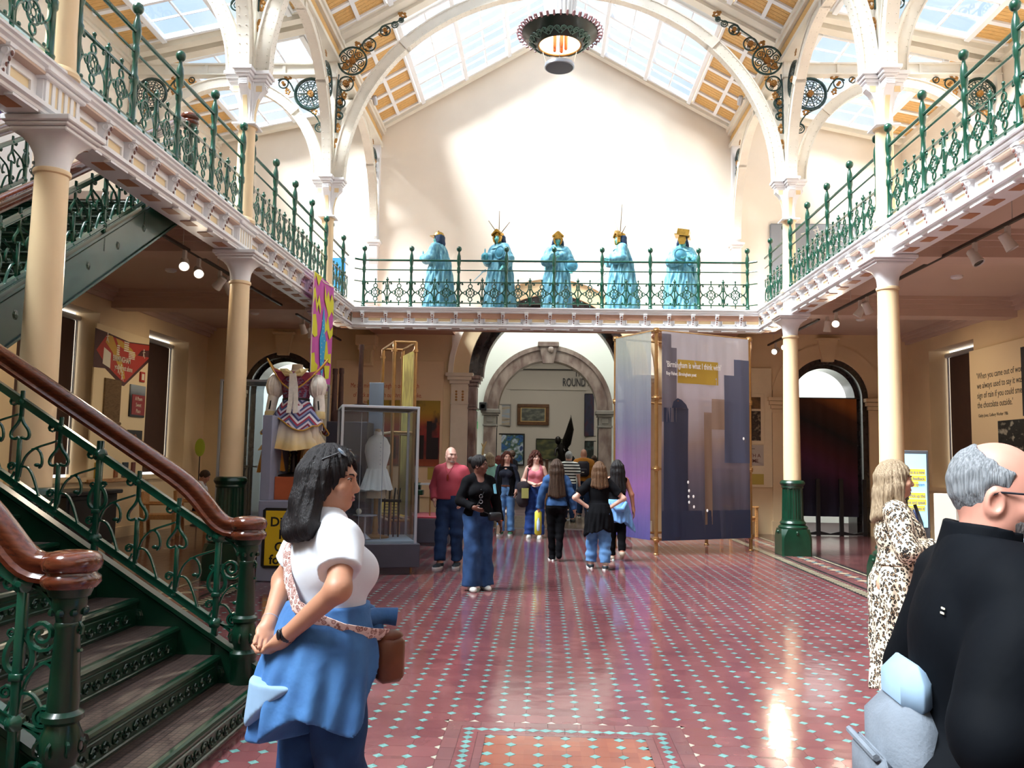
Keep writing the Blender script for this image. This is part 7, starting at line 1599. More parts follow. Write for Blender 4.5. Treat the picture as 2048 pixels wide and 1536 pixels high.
    def features(s, lip='9A5A54', brow='2A1C16', iris='3A2416', brow_t=1.0):
        H = s.hd; R4 = s.HR.to_4x4(); lm = mat('lips_'+lip, lip, .4); bm = mat('brow_'+brow, brow, .8); im = mat('iris_'+iris, iris, .15)
        m = MB(); pu = MB(); br = MB(); lp = MB(); lash = MB()
        for q in (-1, 1):
            m.ball(H((q*.0305, .0795, 1.585)), .0125, 12, 8); c = Vector(H((q*.0305, .0795, 1.585))); dd = s.HR @ Vector((q*.03, 1, -.02)).normalized(); pu.ball(c+dd*.0060, .0080, 10, 6)
            br.tube([H((q*x, y, z)) for x, y, z in ((.014, .0965, 1.603), (.026, .0965, 1.6085), (.038, .088, 1.609), (.05, .074, 1.602))], [.0028*brow_t, .0034*brow_t, .003*brow_t, .0014], 6)
            lash.tube([H((q*x, y, z)) for x, y, z in ((.018, .0885, 1.5885), (.025, .0925, 1.5935), (.034, .0915, 1.594), (.044, .082, 1.588))], [.0012, .0018, .0018, .0012], 5)
        lp.tube([H(p) for p in ((-.023, .079, 1.518), (-.011, .0925, 1.523), (0, .0952, 1.521), (.011, .0925, 1.523), (.023, .079, 1.518))], [.001, .004, .0042, .004, .001], 6); lp.tube([H(p) for p in ((-.021, .079, 1.5165), (-.010, .0922, 1.512), (0, .0945, 1.5112), (.010, .0922, 1.512), (.021, .079, 1.5165))], [.001, .0045, .005, .0045, .001], 6)
        m.build('eyes', EYEW, s.t); pu.build('irises', im, s.t); br.build('eyebrows', bm, s.t); lp.build('lips', lm, s.t); lash.build('eyelashes', EYEB, s.t)
    def top(s, m, sleeve=2.0, hem=.98, neck=1.42, o=.016, name='shirt', wr=.004, seed=1, cuff=0, hips=True, vcut=None, fr=14, puff=(0, 0, 0, 0), zz=1.4):
        z = [s.arm[q][j] for q in (1, -1) for j in (0, 1)]; lo = (min(-.34, *[p[0]-.12 for p in z]), min(-.3, *[p[1]-.12 for p in z]), hem-.06); hi = (max(.34, *[p[0]+.12 for p in z]), max(.32, *[p[1]+.12 for p in z]), 1.54)
        lo = (lo[0], lo[1], min(lo[2], *[s.up(p)[2]-.1 for p in z])) if sleeve > .9 else lo
        F = s.field(lo, hi, vox=s.vox); s.torso(F, o, hips=hips)
        if wr: F.wrinkle(wr, fr, seed, zz)
        F.clip((0, 0, -1), -hem)
        if sleeve > 0:
            G = s.field(lo, hi, vox=s.vox)
            for q in (1, -1):
                s.arm_prims(G, q, o*.9, sleeve, .02, r=(.05+puff[0], .04+puff[1], .036+puff[2], .026+puff[3]))
            if wr: G.wrinkle(wr*.9, fr*1.5, seed+3, 1.2)
            h = np.clip(.5+.5*(F.F-G.F)/.03, 0, 1); F.F = (F.F*(1-h)+G.F*h-.03*h*(1-h)).astype(np.float32)
        else:
            for q in (1, -1): a = s.joints(q)[0]; F.cone(a+Vector((q*.0, 0, .08)), a+Vector((q*.07, 0, -.1)), .055, .06, .01, '-')
        c = s.up((0, 0, 1.485)); nrm = Vector((0, math.sin(s.lean), math.cos(s.lean))); F.clip(tuple(nrm), float(nrm @ Vector(c)))
        F.cone(s.up((0, .035, neck-.02)), s.up((0, -.01, 1.56)), .052+max(0, 1.42-neck)*.5, .074, .012, '-')
        if vcut: F.cone(s.up((0, .15, neck-vcut)), s.up((0, .10, neck+.05)), .005, .075, .01, '-')
        return place(name, F.mesh(name, m), s.t)
    def bottom(s, m, upto=.96, o=.014, waist=1.03, flare=None, shape=(.09, .064, .052), name='trousers', wr=.004, seed=5, fr=16):
        F = s.field((-.34, -.36, .0 if not s.seat else .4), (.34, .5 if s.seat else .42, waist+.06), vox=s.vox); w, f = s.wt, s.sex == 'f'
        F.ell((0, -.005, .95), ((.168 if f else .158)*w+o, .118*w+o, .14+o), .04); F.ell((0, .005*w+(w-1)*.1, 1.06), ((.128 if f else .142)*w+o, .098*w+o, .15+o), .04)
        for q in (-1, 1): F.ell((q*.075*w, -.062*w, .91), (.088*w+o, .08*w+o, .095+o), .04)
        s.legs_prims(F, o, shape, upto, .03, True, flare)
        if wr: F.wrinkle(wr, fr, seed, 1.6)
        for i in (0, 1): a = s.legj(i)[2]; 
        F.clip((0, 0, 1), waist); return place(name, F.mesh(name, m), s.t)
    def shoes(s, m, sole=None, o=.006, boot=0):
        for i in (0, 1):
            a = s.legj(i)[2]; lo = (a.x-.12, a.y-.14, a.z-.16); hi = (a.x+.12, a.y+.26, a.z+.06+boot); F = s.field(lo, hi, vox=min(s.vox, .009)); s.foot(F, i, o); F.clip((0, 0, 1), a.z-.015+boot)
            if boot: F.cone(a, a+Vector((0, 0, boot)), .05, .052, .03)
            zf = s.leg[i][0][2]
            if zf < .03: F.clip((0, 0, -1), -(.022 if sole else .002))
            place('shoe', F.mesh('shoe', m), s.t)
            if sole and zf < .03:
                q = 1 if a.x >= 0 else -1; P = [(a.x+q*.02*y/.15+math.cos(an)*.042*(1.05 if y > .05 else .95), a.y+y) for an, y in ()]
                pts = []
                for k in range(20): an = 2*PI*k/20; y = .055+math.sin(an)*.145; pts.append((a.x+q*.012*(y/.1)+math.cos(an)*(.048+.012*math.sin(an)), a.y+y))
                MB().prism(pts, 'z', .0, .026).build('shoe_sole', sole, s.t, 0)
    def hair(s, m, cap=.012, length=0, width=.1, back=.05, front=0, name='hair', seed=2, wave=.006, vox=None, part=0, sides=True, curl=0, fullness=1.0, hairline=.045, flow=(0, 0)):
        v = vox or min(s.vox, .009); hc = s.hd((0, 0, 1.6)); L = length; R3 = [list(r_) for r_ in s.HR]; H = s.hd
        lo = (hc[0]-.22-abs(flow[0]), hc[1]-.26-abs(flow[1]), 1.68-.2-L-.1); hi = (hc[0]+.22+abs(flow[0]), hc[1]+.24+abs(flow[1]), 1.80); F = s.field(lo, hi, vox=v, fine=v)
        F.ell(H((0, -.014, 1.612)), (.075+cap, .096+cap, .096+cap), 0, R=R3)
        if L:
            for q in ((-1, 1) if sides else ()):
                F.cone(H((q*.07*fullness, -.01, 1.61)), H((q*(.085*fullness), -.02, 1.55)), .035, .036, .03); p1 = Vector(H((q*.083*fullness, -.02+front, 1.54))); p2 = Vector((p1.x+flow[0]+q*width*.2, p1.y-.02+flow[1]+front*.5, 1.56-L)); F.cone(p1, p2, .036*fullness, .03*fullness, .03)
            for i in range(5):
                q = (i-2)/2; p0 = Vector(H((q*.06, -.07, 1.6))); p1 = Vector(H((q*.075*fullness, -.085-back*.3+abs(q)*.03, 1.50))); p2 = Vector((s.hc.x+q*width+flow[0], s.up((0, -.10-back+abs(q)*.03, 1.5-L*.4))[1]+flow[1], 1.54-L+abs(q)*.03))
                F.cone(p0, p1, .05, .046, .03); F.cone(p1, p2, .046*fullness, .034*fullness, .035)
        # keep the face free
        F.ell(H((0, .085, 1.555-.01*0)), (.064, .075, .083+hairline*.3), .012, '-', R=R3)
        if not L: F.clip(tuple(s.HR @ Vector((0, 1, -.9))), float((s.HR @ Vector((0, 1, -.9))) @ Vector(H((0, .05, 1.62-.035))))) ; F.clip(tuple(s.HR @ Vector((0, 0, -1))), float((s.HR @ Vector((0, 0, -1))) @ Vector(H((0, 0, 1.53)))))
        # strands
        X, Y, Z = F.x[:, None, None], F.y[None, :, None], F.z[None, None, :]; an = np.arctan2(X-hc[0], -(Y-hc[1]))
        F.F = F.F+(wave*(.55*np.sin(an*17+Z*7+np.sin(Z*11)*(.9+curl*3)+seed)+.5*np.sin(an*33+Z*13+np.sin(Z*19)+seed*2)+.35*np.sin(an*57+seed))+curl*.012*np.sin(Z*70+an*9+np.sin(an*17)*2)).astype(np.float32)
        return place(name, F.mesh(name, m), s.t)
    def add(s, mb, name, m, sm=45): return mb.build(name, m, s.t, sm)
def hairmat(name, a, b): return mat(name, a, .55, col2=b, vs=30, stretch=(8, 8, .6), bump=.5, bs=40, spec=.3)
def denim(name, c, d): return mat(name, c, .85, col2=d, vs=5, bump=.45, bs=14, spec=.2)
HBLK = hairmat('black_hair', '0E0B0B', '1C1618'); HBRN = hairmat('dark_brown_hair', '2A1A12', '46301F'); HAUB = hairmat('auburn_hair', '5A2A1A', '3A1A12'); HBLD = hairmat('blonde_hair', 'A8957A', '6E5A44'); HGRY = hairmat('grey_hair', 'A8A6A6', '76767A'); HLBR = hairmat('light_brown_hair', '6A4A30', '3A281A'); HWHT = hairmat('white_hair', 'DCDAD6', 'B8B6B4')
JEAN = denim('blue_denim', '2B4C7C', '1E3558'); JEANL = denim('light_denim', '6A94C4', '4A74A8'); JEAND = denim('dark_denim', '22365A', '182844'); DSH = mat('chambray_denim', '4478B0', .85, col2='325E94', vs=5, bump=.55, bs=16)
BLKC = mat('black_cloth', '0C0C0F', .9, var=.2, vs=8, spec=.12, bump=.4, bs=12); WHTC = mat('white_jersey', 'DFE3EA', .85, bump=.4, bs=9)
D = math.radians
def leopard():
    m = bpy.data.materials.new('leopard_print'); m.use_nodes = True; t = m.node_tree; p = t.nodes['Principled BSDF']; p.inputs['Roughness'].default_value = .8
    co = t.nodes.new('ShaderNodeTexCoord'); mp = t.nodes.new('ShaderNodeMapping'); mp.inputs['Scale'].default_value = (1, 1, .8); nz = t.nodes.new('ShaderNodeTexNoise'); nz.inputs['Scale'].default_value = 24; ad = t.nodes.new('ShaderNodeMix'); ad.data_type = 'VECTOR'; ad.inputs[0].default_value = .035
    v = t.nodes.new('ShaderNodeTexVoronoi'); v.inputs['Scale'].default_value = 58; r = t.nodes.new('ShaderNodeValToRGB'); r.color_ramp.interpolation = 'LINEAR'; e = r.color_ramp.elements
    for i, (q, c) in enumerate(((0, '9A7E5E'), (.26, '8A6C4E'), (.33, '14100E'), (.52, '14100E'), (.60, 'D8C8B0'))):
        if i > 1: e.new(q)
        e[i].position = q; e[i].color = (*lin(c), 1)
    n2 = t.nodes.new('ShaderNodeTexNoise'); n2.inputs['Scale'].default_value = 40; mx = t.nodes.new('ShaderNodeMath'); mx.operation = 'MULTIPLY_ADD'; mx.inputs[1].default_value = .35; 
    t.links.new(co.outputs['Object'], mp.inputs[0]); t.links.new(mp.outputs[0], nz.inputs['Vector']); t.links.new(mp.outputs[0], ad.inputs[4]); t.links.new(nz.outputs['Color'], ad.inputs[5]); t.links.new(ad.outputs[1], v.inputs['Vector']); t.links.new(mp.outputs[0], n2.inputs['Vector']); t.links.new(n2.outputs['Fac'], mx.inputs[0]); t.links.new(v.outputs['Distance'], mx.inputs[2]); sb = t.nodes.new('ShaderNodeMath'); sb.operation = 'SUBTRACT'; sb.inputs[1].default_value = .12; t.links.new(mx.outputs[0], sb.inputs[0]); t.links.new(sb.outputs[0], r.inputs[0]); t.links.new(r.outputs[0], p.inputs['Base Color']); return m
def stripes(name, a, b, f):
    m = bpy.data.materials.new(name); m.use_nodes = True; t = m.node_tree; p = t.nodes['Principled BSDF']; p.inputs['Roughness'].default_value = .8; co = t.nodes.new('ShaderNodeTexCoord'); s = t.nodes.new('ShaderNodeSeparateXYZ'); mu = t.nodes.new('ShaderNodeMath'); mu.operation = 'MULTIPLY'; mu.inputs[1].default_value = f; fr = t.nodes.new('ShaderNodeMath'); fr.operation = 'FRACT'; r = t.nodes.new('ShaderNodeValToRGB'); r.color_ramp.interpolation = 'CONSTANT'; e = r.color_ramp.elements; e[0].color = (*lin(a), 1); e[1].position = .5; e[1].color = (*lin(b), 1)
    t.links.new(co.outputs['Object'], s.inputs[0]); t.links.new(s.outputs['Z'], mu.inputs[0]); t.links.new(mu.outputs[0], fr.inputs[0]); t.links.new(fr.outputs[0], r.inputs[0]); t.links.new(r.outputs[0], p.inputs['Base Color']); return m
def skirt_shell(s, m, name, rings, hemf, seed=1, wr=.008, vox=None, cut=None, fr=18):
    # rings: [(z, rx, ry, cx, cy)], hemf(x,y)-> lowest z there
    v = vox or s.vox; zs = [r[0] for r in rings]; lo = (-.42, -.42, min(zs)-.35); hi = (.42, .42, max(zs)+.05); F = s.field(lo, hi, vox=v); X, Y, Z = F.x[:, None, None], F.y[None, :, None], F.z[None, None, :]
    ip = lambda c: np.interp(F.z, zs[::-1], [r[c] for r in rings][::-1])[None, None, :]
    rx, ry, cx, cy = ip(1), ip(2), ip(3), ip(4); an = np.arctan2(Y-cy, X-cx); q = np.sqrt(((X-cx)/rx)**2+((Y-cy)/ry)**2); d = (q-1)*np.minimum(rx, ry)
    d = d+wr*(np.sin(an*9+seed+Z*6)+.6*np.sin(an*17-Z*11+seed*2))*np.clip((max(zs)-Z)*4, .25, 1.4)
    d = np.maximum(d, Z-max(zs)); d = np.maximum(d, hemf(X, Y, an)-Z); F.F = d.astype(np.float32)
    if cut: cut(F)
    return place(name, F.mesh(name, m), s.t)
PINKT = mat('salmon_knit', 'A8404E', .85, var=.08, vs=6, bump=.15, bs=120); PINKV = mat('pink_ribbed_vest', 'C8707C', .8); NAVYC = mat('navy_knit', '141A2C', .85, var=.1); CORAL = None
WSOLE = mat('white_sole', 'D8D8D4', .6); BSHOE = mat('dark_trainer', '16222A', .6); WSHOE = mat('white_trainer', 'D4D2CC', .6, var=.1)
# ---------------------------------------------------------------- woman in white in the foreground
a1 = ((.305, -.09, 1.215), (.075, -.195, 1.015)); a2 = ((-.265, -.07, 1.17), (-.095, -.185, 1.04))
P = Person('woman in white t-shirt with denim shirt tied round her waist, hands clasped behind her', (-.97, 3.08, 0), D(-52), 1.625, 'f', 'B98468', 1.10, (a1, a2), (((.10, .06, 0), .02), ((-.10, -.06, 0), .0)), (D(-46), D(-2)), .0085, .0038)
P.body(hands=((-1, -.25, .2), (1, -.2, .3)), poses=('curl', 'relaxed'), zones=([(-.13, .13)], [(-.34, -.14), (-.06, .15)], [(.90, 1.08), (1.43, 1.73)]))
P.features('A0605A', '1A1210'); P.top(WHTC, .66, 1.07, 1.43, .017, 't_shirt', .0055, 3, hips=False, fr=12, puff=(.006, .022, 0, 0)); P.bottom(JEAN, .96, .014, 1.05, None, (.096, .072, .062), 'jeans', .006, 4, 20); P.shoes(WSHOE, WSOLE)
P.hair(HBLK, .017, .155, .09, .03, -.005, 'hair', 3, .0045, .0055, fullness=1.08, flow=(-.0, -.015))
skirt_shell(P, DSH, 'tied_denim_shirt', [(1.12, .178, .152, 0, .012), (1.07, .19, .165, 0, .0), (.98, .225, .20, 0, -.005), (.88, .245, .225, 0, -.01), (.78, .25, .235, .01, -.02), (.6, .26, .25, .02, -.03)], lambda X, Y, an: .80+.12*np.sin(an*1.0-.6)-.07*np.sin(an*3+.6)+.25*np.clip(Y*4, 0, 1), 5, .008, .0085)
skirt_shell(P, mat('denim_faded_inside', '88A6C4', .85, var=.1), 'turned_back_shirt_tail', [(.86, .20, .262, .0, -.012), (.66, .21, .272, .0, -.02)], lambda X, Y, an: .70+.9*np.abs(X+.02)+.0*an, 2, .004, .0085, lambda F: F.clip((0, 1, 0), -.08))
P.add(MB().tube([(.06, .13, 1.06), (.03, .19, 1.05), (.03, .24, 1.05), (.05, .28, 1.045)], [.03, .035, .032, .036], 12).tube([(-.05, .15, 1.06), (.02, .2, 1.02), (.05, .2, .93)], [.035, .035, .035], 12).ball((0, .17, 1.05), .05, 14, 9), 'knotted_sleeves', DSH, 60)
STRAP = img_mat('woven_strap', ['4A2A22', 'D8B4AC', '7A4238', 'E4CCC4'], 60, .7, (1, 1, 1), 'voronoi', (.1, .6))
sp_ = [(-.085, -.01, 1.455), (-.10, -.085, 1.40), (-.075, -.135, 1.32), (-.01, -.152, 1.22), (.075, -.150, 1.13), (.145, -.11, 1.09), (.195, -.02, 1.05), (.185, .10, 1.02), (.13, .19, 1.0)]
sp_ = [tuple(p) for i in range(len(sp_)-1) for p in [Vector(sp_[i]).lerp(Vector(sp_[i+1]), t_/3) for t_ in range(3)]]+[sp_[-1]]
P.add(MB().tube(sp_, .027, 10, flat=.22, up=None), 'woven_bag_strap', STRAP); P.t.children[-1].name = 'woven_bag_strap'
P.add(MB().cbox(.08, .16, .16, .27, .82, .99, .02).ball((.12, .215, .99), .05, 10, 6, sc_=(.7, 1.1, .5)), 'brown_handbag', mat('tan_leather_bag', '6A3A22', .45, var=.2, vs=9))
H = P.hd
sg = MB()
for q in (-1, 1): sg.merge(MB().lathe([(.001, .004), (.026, .002), (.028, 0), (.026, -.002)], 16), Matrix.Translation(H((q*.033, .052, 1.692))) @ P.HR.to_4x4() @ Matrix.Rotation(-.75, 4, 'X') @ Matrix.Diagonal((1.1, .85, 1, 1)))
P.add(sg, 'sunglass_lenses', mat('sunglass_lens', '5A6E82', .08, .3, coat=1)); P.add(MB().tube([H(p) for p in ((-.062, .05, 1.69), (-.083, -.0, 1.665), (-.088, -.05, 1.64))], .003, 5).tube([H(p) for p in ((.062, .05, 1.69), (.083, -.0, 1.665), (.088, -.05, 1.64))], .003, 5).tube([H(p) for p in ((-.012, .066, 1.702), (.012, .066, 1.702))], .003, 5), 'sunglass_frame', BLACK)
a_, e_, w_ = P.joints(1); dd = (w_-e_).normalized(); c = w_-dd*.028
P.add(MB().lathe([(.032, -.011), (.034, 0), (.032, .011)], 18, M=Matrix.Translation(c) @ dd.to_track_quat('Z', 'Y').to_matrix().to_4x4(), sx=1.0, sy=.95, cap=False).ball(tuple(c+Vector((.0, -.033, .004))), .016, 10, 6, sc_=(1, .4, 1.2)), 'dark_watch', BLACK)
a_, e_, w_ = P.joints(-1); dd = (w_-e_).normalized(); P.add(MB().torus((0, 0, 0), .031, .0028, 'z', 20, 6, M=Matrix.Translation(w_-dd*.02) @ dd.to_track_quat('Z', 'Y').to_matrix().to_4x4()), 'bracelet', STEEL)
# ---------------------------------------------------------------- man in black jacket, close at right
P = Person('balding man in black jacket and glasses with grey rucksack, passing close at the right', (.755, 1.93, 0), D(-94), 1.66, 'm', 'C48A78', 1.08, (((.27, -.08, 1.12), (.24, .10, .90)), ((-.27, -.02, 1.12), (-.24, .14, .90))), (((.10, .12, 0), .04), ((-.10, -.15, .02), .0)), (D(-26), D(-5)), .009, .0042, lean=.15)
P.body(zones=([(-.11, .11)], [(-.05, .24)], [(1.38, 1.74)]), nose=1.12, jaw=1.06); P.features('A8665E', '5A5450')
JK = mat('black_softshell', '070A0F', .75, var=.15, vs=5, bump=.5, bs=9, spec=.08); P.top(JK, 2, .88, 1.46, .03, 'jacket', .009, 7, fr=9, puff=(.008, .012, .012, .012)); P.bottom(mat('grey_blue_trousers', '2E3C48', .85), .97, .016, 1.02, None, (.092, .066, .058), 'trousers', .005, 3)
U = P.up; F = P.field((-.16, -.12, 1.34), (.16, .25, 1.56), vox=.006); F.cone(U((0, -.03, 1.36)), U((0, -.022, 1.51)), .108, .098, 0, flat=2); F.cone(U((0, -.005, 1.40)), U((0, .0, 1.6)), .086, .09, .004, '-'); F.cone(U((0, .12, 1.36)), U((0, .10, 1.55)), .03, .07, .01, '-'); F.wrinkle(.003, 16, 2); place('jacket_collar', F.mesh('jacket_collar', JK), P.t)
P.add(MB().lathe([(.083, 1.42), (.082, 1.49), (.078, 1.495), (.076, 1.42)], 24, (0, P.up((0, -.005, 1.45))[1], -.01), cap=False), 'shirt_collar', mat('pale_blue_collar', 'B8D0DA', .8))
P.shoes(BSHOE, WSOLE)
# cropped grey hair round the back and a short beard
F = P.field((-.13, -.16, 1.42), (.13, .16, 1.74), vox=.0055); R3 = [list(r_) for r_ in P.HR]; H = P.hd
F.ell(H((0, -.016, 1.607)), (.0785, .0985, .0985), 0, R=R3); F.ell(H((0, .065, 1.70)), (.105, .12, .085), .01, '-', R=R3); F.ell(H((0, .09, 1.57)), (.12, .085, .12), .01, '-', R=R3); n_ = P.HR @ Vector((0, -.35, -1)); F.clip(tuple(n_), float(n_ @ Vector(H((0, -.06, 1.525)))))
for q in (-1, 1): F.ell(H((q*.082, .0, 1.565)), (.02, .028, .04), .006, '-', R=R3)
F.wrinkle(.0012, 160, 4); place('hair', F.mesh('hair', hairmat('cropped_grey_hair', '8A8E92', '5E6266')), P.t)
F = P.field((-.13, -.1, 1.42), (.13, .2, 1.62), vox=.0055); F.ell(H((0, .026, 1.535)), (.066, .0745, .082), 0, R=R3); F.ell(H((0, .061, 1.492)), (.034, .028, .024), .02, R=R3); F.cone(H((-.044, .0, 1.515)), H((.044, .0, 1.515)), .031, .031, .02)
n_ = P.HR @ Vector((0, .15, 1)); F.clip(tuple(n_), float(n_ @ Vector(H((0, .06, 1.530))))); n_ = P.HR @ Vector((0, -1, .15)); F.clip(tuple(n_), float(n_ @ Vector(H((0, .012, 1.52))))); F.ell(H((0, .098, 1.518)), (.026, .03, .011), .006, '-', R=R3); F.wrinkle(.001, 170, 6)
place('beard', F.mesh('beard', hairmat('grey_beard', '7E7674', '565252')), P.t)
g = MB()
for q in (-1, 1):
    g.torus((0, 0, 0), .023, .0022, 'y', 24, 5, M=Matrix.Translation(H((q*.031, .108, 1.583))) @ P.HR.to_4x4() @ Matrix.Diagonal((1.1, 1, .82, 1))); g.tube([H((q*.056, .104, 1.588)), H((q*.076, .07, 1.592)), H((q*.079, .0, 1.590)), H((q*.080, -.02, 1.578))], .0026, 5)
g.tube([H((-.007, .111, 1.588)), H((.007, .111, 1.588))], .002, 5); P.add(g, 'spectacles', mat('dark_spectacle_frame', '22262E', .3))
P.add(MB().cbox(-.13, .12, -.20, -.07, .80, 1.12, .05).cbox(-.10, .12, -.23, -.195, .87, 1.01, .02).tube([(-.1, -.23, 1.01), (.1, -.23, 1.01)], .008, 6), 'grey_rucksack', mat('grey_canvas', '6E7680', .85, var=.15, vs=8, bump=.2, bs=120), 50); P.add(MB().cbox(-.10, .10, -.165, -.09, 1.08, 1.20, .035), 'pale_blue_bag_lid', mat('pale_blue_canvas', '8AA4BC', .85, var=.1))
P.add(MB().box(.105, .122, -.090, -.088, 1.332, 1.336).box(.105, .122, -.092, -.090, 1.322, 1.326), 'white_jacket_mark', PW, 0)
# ---------------------------------------------------------------- woman in leopard print
P = Person('blonde woman with folded arms in a long leopard print dress and dark flip flops', (2.07, 5.45, 0), D(-108), 1.62, 'f', 'C8987E', 1.08, (((.27, .04, 1.13), (-.02, .23, 1.15)), ((-.27, .04, 1.13), (.06, .25, 1.10))), (((.09, -.03, 0), .0), ((-.09, .03, 0), .0)), (D(8), D(2)), .0095, .005)
P.body(hands=((0, 1, .3), (0, 1, .3)), poses=('relaxed', 'relaxed')); P.features('B0625E', '6A5238')
LEO = leopard(); P.top(LEO, 1.86, 1.03, 1.44, .020, 'dress_bodice', .006, 6, puff=(.01, .012, .012, .012))
skirt_shell(P, LEO, 'dress_skirt', [(1.10, .165, .145, 0, .02), (1.03, .17, .15, 0, .01), (.93, .205, .17, 0, -.01), (.75, .205, .175, 0, -.0), (.45, .20, .175, 0, .0), (.22, .215, .185, 0, .0)], lambda X, Y, an: .22+.012*np.sin(an*5), 3, .008, .0095)
P.hair(HBLD, .016, .215, .10, .03, .02, 'hair', 5, .005, .0065, fullness=1.05)
for i in (0, 1):
    a = P.legj(i)[2]; q = 1 if a.x > 0 else -1; pts = [(a.x+q*.012*math.sin(2*PI*k/20)+math.cos(2*PI*k/20)*(.042+.010*math.sin(2*PI*k/20)), a.y+.055+math.sin(2*PI*k/20)*.142) for k in range(20)]
    P.add(MB().prism(pts, 'z', .0, .016).tube([(a.x-.045, a.y+.03, .03), (a.x-.02, a.y+.09, .055), (a.x+.0, a.y+.14, .04), (a.x+.025, a.y+.09, .055), (a.x+.048, a.y+.03, .03)], .007, 6), 'flip_flop', mat('navy_rubber', '141A2E', .5))
P.add(MB().tube([(-.1, .12, 1.42), (-.06, .155, 1.3), (.02, .165, 1.12)], .012, 6, flat=.4), 'bag_strap', BLACK)
# ---------------------------------------------------------------- couple in the middle distance
P = Person('bald man in salmon pink sweater and jeans with hands in his pockets', (-1.55, 12.45, 0), D(168), 1.765, 'm', 'C89A8A', 1.16, (((.26, -.05, 1.13), (.21, .08, .95)), ((-.26, -.05, 1.13), (-.21, .08, .95))), (((.10, .10, 0), .02), ((-.10, -.06, 0), .0)), (D(38), 0), .011, .008)
P.body(jaw=1.05); P.features('A8786E', '8A7A6A'); P.top(PINKT, 1.98, .96, 1.42, .02, 'sweater', .006, 4, puff=(.008, .01, .008, .008)); P.bottom(denim('mid_denim', '2A3F62', '1E2E4A'), .97, .016, 1.02, None, (.092, .068, .06), 'jeans', .006, 8); P.shoes(BSHOE, WSOLE)
F = P.field((-.12, -.1, 1.40), (.12, .2, 1.62), vox=.007); R3 = [list(r_) for r_ in P.HR]; F.ell(P.hd((0, .062, 1.495)), (.036, .03, .028), 0, R=R3); F.ell(P.hd((0, .085, 1.527)), (.028, .012, .006), .01, R=R3); place('grey_beard', F.mesh('grey_beard', mat('grey_stubble', '9A8A82', .8)), P.t)
P.add(MB().tube([(-.06, .06, 1.44), (-.03, .115, 1.36), (.0, .13, 1.31), (.03, .115, 1.36), (.06, .06, 1.44)], .004, 5).lathe([(.012, 1.22), (.018, 1.27), (.012, 1.31)], 8, (0, .145, 0)), 'red_neck_cord', mat('red_lens', '8A2A1C', .3))
P = Person('dark-skinned woman in black sweater and wide blue jeans holding a bag strap', (-.97, 10.4, 0), D(-158), 1.635, 'f', '6A4032', 1.06, (((.25, .0, 1.12), (.13, .22, 1.05)), ((-.25, -.02, 1.10), (-.27, .07, .86))), (((.09, .06, 0), .02), ((-.10, -.03, 0), .0)), (D(52), D(-2)), .010, .007)
P.body(hands=((-1, .2, .3), None)); P.features('7A4238', '120C0A'); P.top(BLKC, 1.97, .93, 1.41, .018, 'sweater', .005, 9, vcut=.07, puff=(.006, .008, .006, .006)); P.bottom(denim('wide_blue_denim', '33507C', '263C60'), 1.06, .016, 1.03, .125, (.094, .092, .08), 'wide_jeans', .007, 3); P.shoes(WSHOE)
P.hair(HBLK, .012, 0, name='hair', seed=4); P.add(MB().ball(P.hd((0, -.12, 1.64)), .05, 12, 8), 'hair_bun', HBLK); P.add(MB().tube([(-.1, .02, 1.43), (-.02, .15, 1.25), (.08, .20, 1.08), (.0, .2, 1.0), (-.1, .2, .96)], .006, 5).cbox(-.25, -.08, .13, .21, .88, .99, .02), 'cross_body_bag', BLACK)
g = MB()
for z in (1.19, 1.12): g.torus((.02, .152, z), .022, .004, 'y', 14, 5)
P.add(g.tube([(.02, .15, 1.28), (.02, .152, 1.21)], .003, 4), 'hanging_spectacles', STEEL); P.add(MB().torus((0, 0, 0), .03, .008, 'z', 14, 6, M=Matrix.Translation(Vector(P.arm[-1][1])+Vector((0, 0, .02)))), 'orange_wristband', mat('orange_band', 'C8602A', .5)); P.add(MB().prism([(-.27, .70), (-.22, .71), (-.23, .82), (-.27, .83)], 'y', .08, .086), 'folded_leaflet', PW, 0); P.add(MB().tube([(-.17, -.05, 1.40), (-.185, .05, 1.36), (-.19, .1, 1.22)], .022, 6, flat=.3), 'pale_blue_strap', mat('pale_blue_strap', '7AC0D8', .7))
# ---------------------------------------------------------------- women coming towards the viewer
P = Person('auburn-haired woman in navy top, black cardigan and belted light jeans', (-.95, 17.9, 0), D(170), 1.76, 'f', 'CFA08C', .98, ('down', ((-.24, -.02, 1.12), (-.22, .08, .90))), (((.09, .05, 0), .02), ((-.09, -.05, 0), 0)), (D(25), 0), .012)
P.body(); P.features('B06A62', '4A2A1A'); P.top(NAVYC, 1.9, .98, 1.39, .014, 'navy_top', .004, 2); P.bottom(JEANL, 1.0, .012, 1.03, .08, name='jeans'); P.shoes(mat('green_trainer', '3A6A4A', .6), WSOLE); P.hair(HAUB, .014, .22, .1, .02, .03)
skirt_shell(P, BLKC, 'black_cardigan', [(1.40, .185, .12, 0, -.02), (1.25, .20, .135, 0, -.015), (1.0, .20, .15, 0, -.02), (.72, .215, .16, 0, -.02)], lambda X, Y, an: .80+0*X, 1, .006, .012, lambda F: F.cone((0, .2, .6), (0, .2, 1.5), .13, .12, .01, '-')); P.add(MB().lathe([(.155, .985), (.158, 1.0), (.155, 1.02)], 24, sy=.82, cap=False).box(-.03, .03, .12, .14, .985, 1.02), 'brown_belt', mat('brown_belt', '5A3018', .5))
